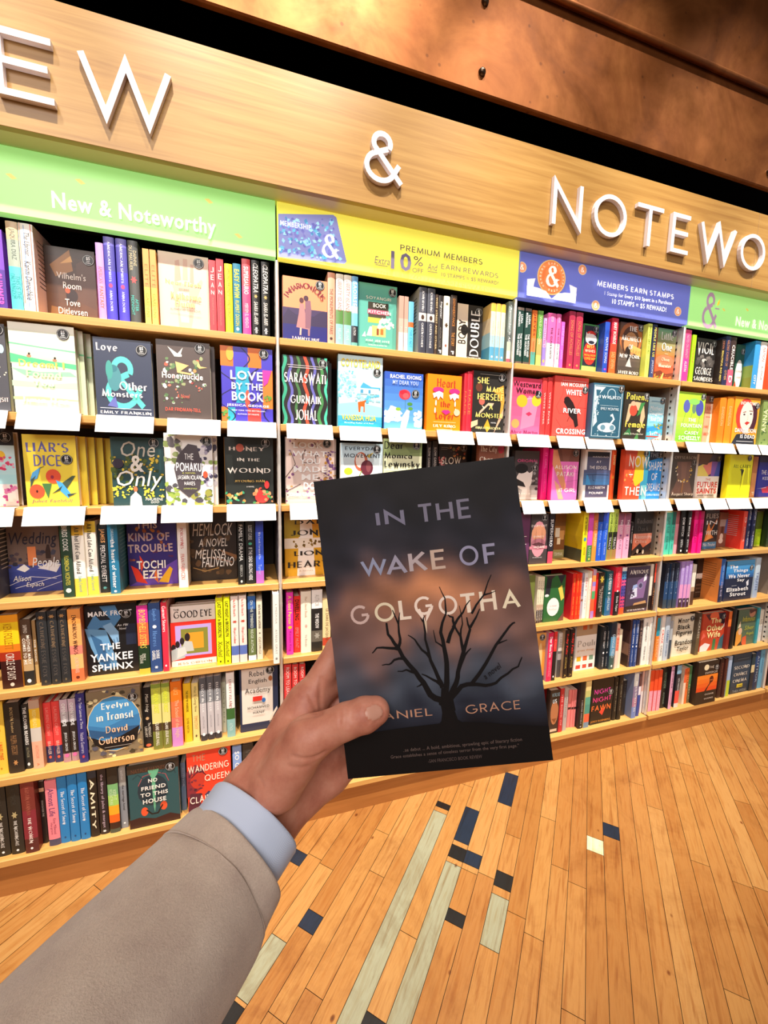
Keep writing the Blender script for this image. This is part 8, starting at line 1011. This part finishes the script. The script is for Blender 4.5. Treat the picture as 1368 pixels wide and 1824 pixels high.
# ---------------------------------------------------------------- copper bulkhead above
cb = empty('copper_bulkhead', (1.2, -.12, 2.635)); tag(cb, 'riveted patinated copper bulkhead overhanging the black gap above the fascia', 'bulkhead')
m = MB(); m.box(-3.4, 3.3, 0, .022, 0, .36, bev=.004); fixn(m.build('lower_sheet', M_COPPER, cb))
m = MB(); m.box(-3.4, 3.3, -.016, -.0005, .338, 1.4, bev=.004); fixn(m.build('upper_sheet', M_COPPER, cb))
m = MB(); m.tube([(-3.4, -.014, .345), (3.3, -.014, .345)], .0105, 14); m.build('rolled_lip', M_COPPER, cb, smooth=True)
for i in range(5):
    for z in (.061, .263):
        X = .6535 + (i - 1) * 1.41 - 1.2
        m = MB(); vs = [(0, -.013, 0)]; fs = []
        for a in range(1, 5):
            th = a * PI / 8
            vs += [(.013 * math.sin(th) * math.cos(2 * PI * j / 14), -.013 * math.cos(th) + .0, .013 * math.sin(th) * math.sin(2 * PI * j / 14)) for j in range(14)]
        fs += [(0, 1 + j, 1 + (j + 1) % 14) for j in range(14)]
        for a in range(3): fs += [(1 + a * 14 + j, 1 + (a + 1) * 14 + j, 1 + (a + 1) * 14 + (j + 1) % 14, 1 + a * 14 + (j + 1) % 14) for j in range(14)]
        m.mesh(vs, fs); o = m.build('rivet', M_RIVET, cb, smooth=True); o.location = (X, -.0002, z)

# ---------------------------------------------------------------- books
for b in BOOKS:
    x, y, z, t, h, d, hc, fo, bgc, ts, side, art, abg, stk, lab, grp = b
    make_book('book', x, y, z + .0004, t, h, d, hc, -PI / 2 if fo else 0, bgc, ts, side, art, abg, stk, lab, grp)

# ---------------------------------------------------------------- white shelf cards
CARDLAB = {}
def shelf_card(x0, x1, z, label, group, seed):
    rg = random.Random(seed); W = x1 - x0; m = MB(); t = .0006
    prof = [(.02, .0028), (-.0045, .003), (-.0062, -.002), (-.028, -.049)]
    pr2 = [(y, zz - t if i < 2 else zz - t * .4) for i, (y, zz) in enumerate(prof)]
    n = len(prof)
    for i in range(n - 1):
        (ya, za), (yb, zb) = prof[i], prof[i + 1]; (yc, zc), (yd, zd) = pr2[i], pr2[i + 1]
        m.poly([(-W / 2, yb, zb), (W / 2, yb, zb), (W / 2, ya, za), (-W / 2, ya, za)], None, 0)
        m.poly([(-W / 2, yd + t, zd), (-W / 2, yc + t, zc), (W / 2, yc + t, zc), (W / 2, yd + t, zd)], None, 0)
    m.poly([(-W / 2, prof[-1][0], prof[-1][1]), (-W / 2, pr2[-1][0] + t, pr2[-1][1]), (W / 2, pr2[-1][0] + t, pr2[-1][1]), (W / 2, prof[-1][0], prof[-1][1])], None, 0)
    (ya, za), (yb, zb) = prof[2], prof[3]
    for f, l in ((.16, .5), (.3, .36), (.5, .7), (.6, .62), (.86, .16)):
        l *= rg.uniform(.7, 1.1); s = -W / 2 + W * (.12 if f < .8 else .74)
        pt = lambda q: (ya + (yb - ya) * q - .0003, za + (zb - za) * q + .0002)
        (y1, z1), (y2, z2) = pt(f), pt(f + .03)
        m.poly([(s, y2, z2), (s + W * .8 * l, y2, z2), (s + W * .8 * l, y1, z1), (s, y1, z1)], None, 1)
    o = m.build('shelf_card', [M_CARD, M_CARDINK]); o.location = ((x0 + x1) / 2, 0, z); tag(o, label, 'shelf card', group)
_fout = [b for b in BOOKS if b[7] and not b[14].startswith('spare')]
used = {}
for i, (row, x0, x1) in enumerate(CARDS):
    z = {'second': 1.543, 'third': 1.264}[row]; c = (x0 + x1) / 2
    near = min((b for b in _fout if abs(b[2] - z) < .01), key=lambda b: abs(b[0] + b[5] / 2 - c))
    nm = near[14].replace('book facing out, ', '').split(',')[0].split(' with ')[0].split(' by ')[0]
    used[row, nm] = used.get((row, nm), 0) + 1
    if used[row, nm] == 1: lb = 'blank white card clipped under the ' + nm + ', ' + row + ' shelf'
    else: lb = 'white card just past the one under the ' + nm + ', ' + row + ' shelf'
    lb = ' '.join(lb.split()[:16])
    if x1 - x0 > .02: shelf_card(x0, x1, z, lb, 'white shelf cards', i)
# ---------------------------------------------------------------- the held book
def at(px, py, dep): return CAM_POS + (FWD + RIGHT * ((px - 684) / 730.671) - UP * ((py - 912) / 730.671)) * dep
BL = Vector((-.0248, -1.1888, 1.1796)); EX = (Vector((.0991, -1.1986, 1.4262)) - Vector((-.0454, -1.1475, 1.4039))).normalized()
EY = (Vector((-.0454, -1.1475, 1.4039)) - BL).normalized(); EY = (EY - EX * EY.dot(EX)).normalized(); EN = EX.cross(EY)
HW, HH, HT = .1549, .2290, .0215
TREE = [(3.0, '.53,.13 .527,.17 .518,.216 .519,.267'), (1.5, '.51,.217 .499,.229 .452,.249 .426,.291 .394,.328 .34,.383 .306,.431 .281,.462 .28,.5'), (.7, '.331,.407 .277,.416 .218,.421 .192,.405'), (.6, '.339,.377 .296,.375 .268,.362 .233,.362'),
(.7, '.325,.416 .338,.441 .338,.492 .317,.54'), (1.0, '.515,.268 .503,.297 .473,.362 .46,.432 .462,.489'), (.6, '.474,.368 .437,.399 .409,.435 .378,.452'), (1.3, '.518,.216 .539,.283 .55,.345 .547,.397 .539,.449 .554,.482 .576,.509'), (.8, '.567,.412 .61,.466 .607,.495 .584,.505'),
(.6, '.601,.461 .66,.508 .701,.545'), (1.2, '.533,.227 .585,.28 .599,.313 .637,.379 .633,.43 .61,.466'), (.8, '.635,.373 .683,.449 .674,.49'), (.6, '.684,.455 .72,.487 .742,.513'), (.7, '.599,.313 .643,.367 .676,.387'), (1.1, '.541,.226 .608,.267 .659,.272 .737,.331 .798,.389 .876,.446 .903,.456'),
(.5, '.799,.392 .855,.402'), (.8, '.642,.27 .724,.261 .775,.266 .839,.293 .892,.312 .915,.341'), (.5, '.426,.291 .39,.279'), (.6, '.394,.325 .349,.339 .306,.337'), (.7, '.508,.279 .47,.299 .422,.32'), (.5, '.543,.306 .559,.327'), (.5, '.7,.5 .727,.526 .771,.557 .8,.6 .818,.62'), (.4, '.771,.557 .83,.565'), (.4, '.338,.492 .352,.53'), (.4, '.462,.489 .47,.51'), (.35, '.462,.489 .45,.505'), (.4, '.547,.397 .51,.42 .505,.46'), (.4, '.576,.509 .58,.56 .56,.6'), (.4, '.633,.43 .65,.47 .645,.53')]
def sky_col(u, v):
    stops = [(0, '#0e0b0d'), (.12, '#120f13'), (.18, '#232733'), (.27, '#414854'), (.34, '#464750'), (.42, '#574a4e'), (.5, '#68504c'), (.58, '#6e5048'), (.64, '#473a3e'), (.71, '#2a2830'), (.8, '#1d1d25'), (.9, '#161417'), (1, '#131112')]
    n = .035 * math.sin(7 * u + 3 * v) + .03 * math.sin(17 * u - 9 * v + 1) + .02 * math.sin(31 * u + 23 * v)
    vv = min(max(v + n * (1 if v > .2 else .3), 0), 1)
    for (p, a), (q, b) in zip(stops, stops[1:]):
        if vv <= q:
            t = (vv - p) / (q - p); ca, cb = lin(a), lin(b); c = [x + (y - x) * t for x, y in zip(ca, cb)]; break
    gl = .85 * math.exp(-((u - .52) / .27) ** 2 - ((v - .585 + .5 * n) / .062) ** 2) + .35 * math.exp(-((u - .55) / .34) ** 2 - ((v - .45 + n) / .07) ** 2)
    og = lin('#c08058'); c = [x + (y - x) * min(gl, .9) for x, y in zip(c, og)]
    k = 1.15 + .3 * math.sin(11 * u + 6 * math.sin(9 * v)) * math.sin(23 * v + 2 * u) + .12 * math.sin(37 * u + 5 * v) * math.sin(41 * v)
    return (max(c[0] * k, .003), max(c[1] * k, .003), max(c[2] * k, .003), 1.0)
def held_book():
    me, pm = book_meshes(HT, HH, HW, 0, '#141316', ('IN THE WAKE OF GOLGOTHA|.1|.6|#c8c0bc|g|.3', 'DANIEL GRACE|.66|.9|#b88a72|g|.25'), None, (), None)
    m = MB(); nu, nv = 40, 60; X = HT / 2 + .0001
    g = [[((i / nu) * HW, (j / nv) * HH, sky_col(i / nu, j / nv)) for j in range(nv + 1)] for i in range(nu + 1)]
    for i in range(nu):
        for j in range(nv):
            q = [g[i][j], g[i + 1][j], g[i + 1][j + 1], g[i][j + 1]]; m.poly([(X, a, b) for a, b, _ in q], [c for _, _, c in q])
    L = []
    L += art_polys(['P #0d0b0c 0,0 1,0 1,.11 .9,.117 .735,.138 .6,.15 .485,.153 .3,.15 .144,.145 0,.13', 'P #0d0b0c .46,.14 .49,.16 .5,.19 .56,.19 .57,.16 .6,.145', 'P #0d0b0c .5,.17 .495,.235 .53,.25 .56,.23 .565,.19'], HW, HH)
    for wd, pts in TREE:
        p = [tuple(map(float, q.split(','))) for q in pts.split()]; n = len(p)
        # branches taper towards their tips
        fine = []
        for (a, b), (c, d) in zip(p, p[1:]): fine += [(a, b), ((a + c) / 2 + .003 * math.sin(90 * a + 40 * b), (b + d) / 2 + .003 * math.cos(70 * b + 50 * a))]
        fine.append(p[-1]); k = len(fine); w = [.0018 * wd * (1 - .72 * i / (k - 1)) for i in range(k)]
        A, B = [], []
        for i, (u, v) in enumerate(fine):
            a, b = fine[max(i - 1, 0)], fine[min(i + 1, k - 1)]; dx, dy = (b[0] - a[0]) * HW, (b[1] - a[1]) * HH; l = math.hypot(dx, dy) or 1
            A.append((u * HW - dy / l * w[i], v * HH + dx / l * w[i])); B.append((u * HW + dy / l * w[i], v * HH - dx / l * w[i]))
        for i in range(k - 1): L.append(([A[i], B[i], B[i + 1], A[i + 1]], lin('#0f0c0d')))
    def t(tx, u0, v0, u1, v1, c, wt=.165, st='g'):
        ps, bb = text_polys(tx, st, wt); return [(p, lin(c)) for p in fit(ps, bb, u0 * HW, v0 * HH, u1 * HW, v1 * HH)]
    T = t('IN', .289, .816, .431, .879, '#77758a') + t('THE', .504, .815, .755, .88, '#777486')
    for ch, a, b, c in (('W', .186, .316, '#9096b0'), ('A', .31, .415, '#9a96a8'), ('K', .425, .515, '#b4a6a8'), ('E', .535, .602, '#c4ac9c')): T += t(ch, a, .658, b, .723, c)
    T += t('O', .676, .765, .768, .725, '#9492ac') if 0 else t('O', .676, .658, .768, .724, '#9492ac')
    T += t('F', .792, .658, .852, .723, '#9492ac')
    for ch, a, b, c in (('G', .107, .201, '#cbb0a8'), ('O', .228, .327, '#e0d2b4'), ('L', .349, .406, '#ead8c4'), ('O', .545, .636, '#ecd8c8'), ('T', .655, .725, '#ecdcc8'), ('H', .747, .826, '#ecdcc4'), ('A', .852, .941, '#ece0c0')): T += t(ch, a, .504, b, .568, c)
    T += t('G', .426, .512, .519, .574, '#f0dccc')
    T += [([(u * HW, v * HH) for u, v in ((.43, .53), (.472, .485), (.468, .505), (.452, .535))], lin('#f0dccc')), ([(u * HW, v * HH) for u, v in ((.515, .53), (.472, .485), (.478, .508), (.497, .535))], lin('#f0dccc')), ([(u * HW, v * HH) for u, v in ((.466, .492), (.472, .45), (.478, .492))], lin('#d8c4a8'))]
    T += t('DANIEL', .135, .178, .45, .21, '#b98a70', .12) + t('GRACE', .613, .174, .876, .206, '#b98a70', .12)
    T += t('"A powerhouse debut ... A bold, ambitious, sprawling epic of literary fiction', .172, .068, .864, .083, '#6a5a54', st='n') + t('Grace establishes a sense of timeless terror from the very first page."', .222, .051, .845, .065, '#6a5a54', st='n') + t('-SAN FRANCISCO BOOK REVIEW', .402, .03, .664, .041, '#5e504c', st='n')
    ps, bb = text_polys('a novel', 'i'); an = math.atan2(.034 * HH, .082 * HW)
    for p in fit(ps, bb, 0, 0, .0155, .0045): T.append(([(.728 * HW + x * math.cos(an) - y * math.sin(an), .281 * HH + x * math.sin(an) + y * math.cos(an)) for x, y in p], lin('#141012')))
    tree = [(p, c, X + .00005 + .0000006 * i) for i, (p, c) in enumerate(L)]; txt_ = [(p, c, X + .0002 + .0000004 * i) for i, (p, c) in enumerate(T)]
    gol = []
    for p, c, x in tree: m.poly([(x + .0003, a, b) for a, b in p], c)
    for p, c, x in txt_: m.poly([(x, a, b) for a, b in p], c)
    MH = mat('matte_jacket', '#ffffff', .5, spec=.22)
    a = nd(MH, 'ShaderNodeVertexColor', layer_name='Col'); lk(MH, a.outputs[0], bsdf(MH).inputs['Base Color'])
    root = empty('paperback_novel', (0, 0, 0))
    Mx = Matrix((EN, EX, EY)).transposed().to_4x4(); Mx.translation = BL - EN * HT / 2; root.matrix_world = Mx
    tag(root, 'dark novel with a bare tree under a sunset sky held up in the hand', 'book')
    me.materials.clear(); me.materials.append(MH)
    link('cover', me, root); link('pages', pm, root); m.build('front_print', MH, root)
held_book()

# ---------------------------------------------------------------- the person: one hand and forearm
def surface_nets(F, org, h):
    s = F < 0; nx, ny, nz = F.shape; C = (nx - 1, ny - 1, nz - 1)
    acc = np.zeros(C + (3,)); cnt = np.zeros(C)
    sl = lambda o: tuple(slice(o[i], o[i] + C[i]) for i in range(3))
    cor = [(i, j, k) for i in (0, 1) for j in (0, 1) for k in (0, 1)]
    for a in cor:
        for ax in range(3):
            if a[ax]: continue
            b = list(a); b[ax] = 1; b = tuple(b)
            fa, fb = F[sl(a)], F[sl(b)]; m = s[sl(a)] != s[sl(b)]
            t = np.where(m, fa / np.where(m, fa - fb, 1), 0)
            p = np.zeros(C + (3,)); p[...] = a; p[..., ax] += t
            acc += np.where(m[..., None], p, 0); cnt += m
    act = cnt > 0; idx = -np.ones(C, int); idx[act] = np.arange(act.sum()); I = np.argwhere(act)
    V = (I + acc[act] / cnt[act][:, None]) * h + org
    faces = []
    for ax in range(3):
        o1, o2 = [i for i in range(3) if i != ax]
        A = [slice(1, n - 1) for n in F.shape]; A[ax] = slice(0, F.shape[ax] - 1); B = list(A); B[ax] = slice(1, F.shape[ax])
        sa, sb = s[tuple(A)], s[tuple(B)]; e = np.argwhere(sa != sb)
        flip = sa[tuple(e.T)]; e = e + np.array([0 if i == ax else 1 for i in range(3)])
        def cell(d1, d2): q = e.copy(); q[:, o1] += d1; q[:, o2] += d2; return idx[tuple(q.T)]
        q = np.stack([cell(-1, -1), cell(0, -1), cell(0, 0), cell(-1, 0)], 1)
        if ax == 1: flip = ~flip
        q[~flip] = q[~flip][:, ::-1]; faces.append(q)
    return V, np.concatenate(faces)
def cone(Pt, a, ra, b, rb):
    a, b = np.array(a), np.array(b); ab = b - a; t = np.clip(((Pt - a) @ ab) / (ab @ ab), 0, 1)
    return np.linalg.norm(Pt - a - t[..., None] * ab, axis=-1) - (ra + (rb - ra) * t)
def smin(a, b, k):
    h = np.clip(.5 + .5 * (b - a) / k, 0, 1); return b + (a - b) * h - k * h * (1 - h)
HAND = dict(Wr=(436, 1424, .3185), Wu=(478, 1470, .328), Wm=(456, 1447, .322),
    I0=(545, 1254, .341), I1=(603, 1156, .352), I2=(660, 1118, .3495), I3=(702, 1105, .3475),
    M0=(562, 1300, .351), M1=(642, 1222, .366), M2=(694, 1196, .357), M3=(732, 1186, .350),
    R0=(576, 1343, .356), R1=(650, 1288, .367), R2=(700, 1264, .357), R3=(735, 1256, .350),
    P0=(588, 1382, .357), P1=(650, 1350, .363), P2=(690, 1332, .355), P3=(718, 1324, .349),
    T0=(494, 1398, .3085), T1=(548, 1317, .3035), T2=(617, 1284, .3005), T3=(650, 1273, .3015), T4=(669, 1266, .3032),
    F1=(420, 1505, .306), F2=(380, 1562, .288))
K = {k: np.array(at(*v)) for k, v in HAND.items()}
def hand():
    h = .00135; allp = np.stack(list(K.values())); lo = allp.min(0) - .03; hi = allp.max(0) + .03
    n = np.ceil((hi - lo) / h).astype(int)
    gx = np.stack(np.meshgrid(*[lo[i] + h * np.arange(n[i]) for i in range(3)], indexing='ij'), -1)
    c = lambda a, ra, b, rb: cone(gx, K[a], ra, K[b], rb)
    D = c('F2', .029, 'F1', .027); D = smin(D, c('F1', .027, 'Wm', .0235), .01)
    D = smin(D, c('Wr', .0205, 'Wu', .0205), .012)
    for w, p, ra, rb in (('Wr', 'I0', .018, .0148), ('Wm', 'M0', .019, .0148), ('Wm', 'R0', .019, .0142), ('Wu', 'P0', .0185, .0138)): D = smin(D, c(w, ra, p, rb), .011)
    D = smin(D, c('I0', .0148, 'M0', .0146), .008); D = smin(D, c('M0', .0146, 'R0', .0142), .008); D = smin(D, c('R0', .0142, 'P0', .0136), .008)
    fing = None
    for f, r in (('I', (.0128, .0106, .0092, .0078)), ('M', (.0126, .0106, .0092, .008)), ('R', (.012, .01, .0088, .0076)), ('P', (.0108, .0088, .0078, .0068))):
        g = c(f + '0', r[0], f + '1', r[1]); g = smin(g, c(f + '1', r[1], f + '2', r[2]), .004); g = smin(g, c(f + '2', r[2], f + '3', r[3]), .004)
        fing = g if fing is None else np.minimum(fing, g)
    D = smin(D, fing, .007)
    th = c('T0', .019, 'T1', .0158); th = smin(th, c('T1', .0158, 'T2', .012), .006)
    th = smin(th, c('T2', .0122, 'T3', .0124), .004); th = smin(th, c('T3', .0122, 'T4', .0104), .003)
    D = smin(D, th, .011)
    for a_, b_ in (('I', 'M'), ('M', 'R'), ('R', 'P')): D = smin(D, cone(gx, K[a_ + '0'], .0115, K[b_ + '1'] * .6 + K[a_ + '1'] * .4, .0085), .006)
    # first web, between thumb and index
    web = cone(gx, (K['T1'] * .55 + K['T0'] * .45), .011, (K['I0'] * .8 + K['Wr'] * .2), .012); D = smin(D, web, .012)
    # the book's boards press into the flesh: keep the skin outside them
    L = (gx - np.array(BL)); u, v, w = L @ np.array(EX), L @ np.array(EY), L @ np.array(EN)
    q = np.stack([np.abs(u - HW / 2) - HW / 2 - .0008, np.abs(v - HH / 2) - HH / 2 - .0008, np.abs(w + HT / 2) - HT / 2 - .0008], -1)
    bk = np.linalg.norm(np.maximum(q, 0), axis=-1) + np.minimum(q.max(-1), 0)
    D = np.maximum(D, -bk)
    V, Fc = surface_nets(D, lo, h)
    me = bpy.data.meshes.new('person'); me.from_pydata(V.tolist(), [], Fc.tolist()); me.update()
    # smooth the lattice, then press in creases and raise the nail
    E_ = np.array([e.vertices[:] for e in me.edges]); deg = np.bincount(E_.ravel(), minlength=len(V))[:, None]
    for it in range(6):
        S = np.zeros_like(V); np.add.at(S, E_[:, 0], V[E_[:, 1]]); np.add.at(S, E_[:, 1], V[E_[:, 0]])
        V = V + (.5 if it % 2 == 0 else -.52) * (S / deg - V)
    me.vertices.foreach_set('co', V.ravel()); me.update()
    N = np.zeros(len(V) * 3); me.vertices.foreach_get('normal', N); N = N.reshape(-1, 3)
    C0 = np.array(CAM_POS); toc = C0 - V; toc /= np.linalg.norm(toc, axis=1)[:, None]; facing = (N * toc).sum(1)
    d = V - C0; z = d @ np.array(FWD); PX = 684 + 730.671 * (d @ np.array(RIGHT)) / z; PY = 912 - 730.671 * (d @ np.array(UP)) / z
    def seg_d(pts):
        best = np.full(len(V), 1e9)
        for (x0, y0), (x1, y1) in zip(pts, pts[1:]):
            ax, ay = x1 - x0, y1 - y0; t = np.clip(((PX - x0) * ax + (PY - y0) * ay) / (ax * ax + ay * ay), 0, 1)
            best = np.minimum(best, np.hypot(PX - x0 - t * ax, PY - y0 - t * ay))
        return best
    cr = lambda x, y: (380 + x / 4.0235, 1100 + y / 4.0235)
    creases = [(.0011, 3.2, [(800, 965), (760, 990), (700, 1010), (640, 1015), (570, 995)]), (.0007, 3.0, [(540, 1065), (600, 1080), (680, 1070)]), (.0007, 2.6, [(950, 660), (968, 720), (960, 780)]), (.0006, 2.4, [(905, 680), (910, 720), (905, 765)]), (.0006, 2.4, [(985, 690), (990, 740)]),
        (.0012, 4.0, [(560, 725), (640, 715), (730, 695), (780, 680)]), (.0009, 4, [(690, 560), (720, 620), (745, 690)]), (.0009, 4, [(770, 440), (765, 560), (770, 660)]), (.0006, 3, [(860, 1090), (900, 1160)]), (.0005, 3, [(330, 1150), (360, 1210)])]
    for dep, wd, pts in creases:
        dd = seg_d([cr(*p) for p in pts]); V -= N * (dep * np.exp(-(dd / wd) ** 2) * (facing > 0))[:, None]
    # thumb nail: an oval patch on the back of the last joint
    cx, cy = cr(1150, 682); ax = math.atan2(cr(1240, 640)[1] - cr(1010, 720)[1], cr(1240, 640)[0] - cr(1010, 720)[0])
    lx = (PX - cx) * math.cos(ax) + (PY - cy) * math.sin(ax); ly = -(PX - cx) * math.sin(ax) + (PY - cy) * math.cos(ax)
    rr = ((np.abs(lx) / 16.5) ** 2.8 + (np.abs(ly) / 14) ** 2.8) ** (1 / 2.8)
    on = (facing > .15) & (PX > 630) & (z < .312)
    V -= N * (.0007 * np.exp(-((rr - 1.06) / .1) ** 2) * on)[:, None]; V += N * (.0003 * (rr < .98) * on)[:, None]
    me.vertices.foreach_set('co', V.ravel())
    me.materials.append(M_SKIN); me.materials.append(M_NAIL)
    nail = (rr < 1.0) & on; mi = [1 if nail[list(p.vertices)].all() else 0 for p in me.polygons]
    me.polygons.foreach_set('material_index', mi); me.polygons.foreach_set('use_smooth', [True] * len(mi)); me.update()
    o = link('person', me); tag(o, 'person shown as a hand and forearm in beige wool coat holding up the dark novel', 'person'); return o
M_SKIN = mat('skin', '#d09880', .5, spec=.4)
def _sk(m):
    v = coords(m, (1, 1, 1)); n = noise(m, v, 55, 4, .6); n2 = noise(m, v, 420, 3, .6)
    c = ramp(m, n, [(.3, '#b06c58'), (.5, '#c07f68'), (.72, '#cb8f78')])
    lk(m, c, bsdf(m).inputs['Base Color']); b = bsdf(m); b.inputs['Subsurface Weight'].default_value = .18; b.inputs['Subsurface Radius'].default_value = (.006, .0022, .0012); b.inputs['Subsurface Scale'].default_value = .6
    bump(m, n2, .22, .0006)
_sk(M_SKIN)
M_NAIL = mat('fingernail', '#c28d78', .38)
person = hand()

def cat(p, t):
    """Catmull-Rom through the points"""
    n = len(p) - 1; i = min(int(t * n), n - 1); f = t * n - i; g = lambda k: p[min(max(k, 0), n)]
    a, b, c, d = g(i - 1), g(i), g(i + 1), g(i + 2)
    return .5 * ((2 * b) + (c - a) * f + (2 * a - 5 * b + 4 * c - d) * f * f + (3 * b - a - 3 * c + d) * f ** 3)
def sleeve(name, path, rad, thick, mt, disp, rings=60, seg=96):
    P_ = [np.array(at(*p)) for p in path]; m = MB(); vs = []; prev = None; prof = []
    for i in range(rings): prof.append((i / (rings - 1), 1.0))
    rows = []
    for i in range(rings):
        t = i / (rings - 1); c = cat(P_, t); tg = cat(P_, min(t + .01, 1)) - cat(P_, max(t - .01, 0)); tg /= np.linalg.norm(tg)
        a = prev if prev is not None else np.array(RIGHT); a = a - tg * (a @ tg); a /= np.linalg.norm(a); prev = a; b = np.cross(tg, a)
        r0 = float(np.interp(t, [k[0] for k in rad], [k[1] for k in rad]))
        rows.append([(c + (r0 + disp(t, 2 * PI * j / seg)) * (math.cos(2 * PI * j / seg) * a + math.sin(2 * PI * j / seg) * b)) for j in range(seg)])
        if i == 0: c0, a0, b0, t0, r00 = c, a, b, tg, r0
    # turned-in hem at the wrist end
    hem = []
    for ins, dr in ((-.0012, -.0006), (-.0016, -.5 * thick), (-.0008, -thick), (.012, -thick * 1.1), (.05, -thick * 1.1)):
        hem.append([(c0 + t0 * ins + (r00 + dr + disp(0, 2 * PI * j / seg)) * (math.cos(2 * PI * j / seg) * a0 + math.sin(2 * PI * j / seg) * b0)) for j in range(seg)])
    allr = hem[::-1] + rows; vs = [v for r in allr for v in r]
    fs = [(i * seg + j, i * seg + (j + 1) % seg, (i + 1) * seg + (j + 1) % seg, (i + 1) * seg + j) for i in range(len(allr) - 1) for j in range(seg)]
    m.mesh(vs, fs); return fixn(m.build(name, mt, person, smooth=True))
M_SHIRT = mat('pale_blue_shirt', '#bcc8de', .75)
def _sh(m):
    w_ = nd(m, 'ShaderNodeTexWave', wave_type='BANDS'); w_.inputs['Scale'].default_value = 900; w_.inputs['Distortion'].default_value = .4
    lk(m, coords(m, (1, 1, .3), (0, .5, .6)), w_.inputs['Vector']); lk(m, ramp(m, w_.outputs[0], [(.2, '#b6c2da'), (.8, '#c4d0e4')]), bsdf(m).inputs['Base Color']); bump(m, w_.outputs[0], .12, .0004)
_sh(M_SHIRT)
M_COAT = mat('beige_wool_coat', '#b39d8a', .95, spec=.15)
def _co(m):
    v = coords(m, (1, 1, 1)); n = noise(m, v, 38, 4, .6); n2 = noise(m, v, 900, 4, .75)
    c = ramp(m, n, [(.3, '#c2ad9e'), (.55, '#d0bdac'), (.75, '#d9c7b6')]); c = mixc(m, .35, c, mixc(m, 1.0, c, ramp(m, n2, [(.3, '#a09890'), (.7, '#ffffff')]), 'MULTIPLY'))
    lk(m, c, bsdf(m).inputs['Base Color']); bsdf(m).inputs['Sheen Weight'].default_value = .35; bsdf(m).inputs['Sheen Roughness'].default_value = .6; bump(m, n2, .55, .0012)
_co(M_COAT)
sleeve('shirt_cuff', [(452, 1460, .3145), (415, 1515, .298), (372, 1572, .281)], [(0, .0395), (.5, .0385), (1, .039)], .0018, M_SHIRT, lambda t, a: .0007 * math.sin(3 * a + 1) + .0004 * math.sin(7 * a), 24)
def coat_d(t, a):
    d = .0012 * math.sin(2 * a + 5 * t) + .0008 * math.sin(5 * a + 11 * t) + .0016 * math.sin(3 * a - 14 * t) * t
    s = .178; d -= .0022 * math.exp(-((t - s) / .0045) ** 2) - .0005 * math.exp(-((t - s + .01) / .007) ** 2)
    return d
sleeve('coat_sleeve', [(416, 1526, .298), (372, 1583, .281), (330, 1640, .262), (200, 1810, .216), (0, 2075, .172), (-281, 2444, .134), (-712, 3010, .1)], [(0, .0452), (.1, .046), (.2, .0475), (.35, .0485), (.5, .0505), (.7, .054), (1, .06)], .0035, M_COAT, coat_d, 220)
bpy.data.objects.remove(_fo); bpy.data.curves.remove(_fc)
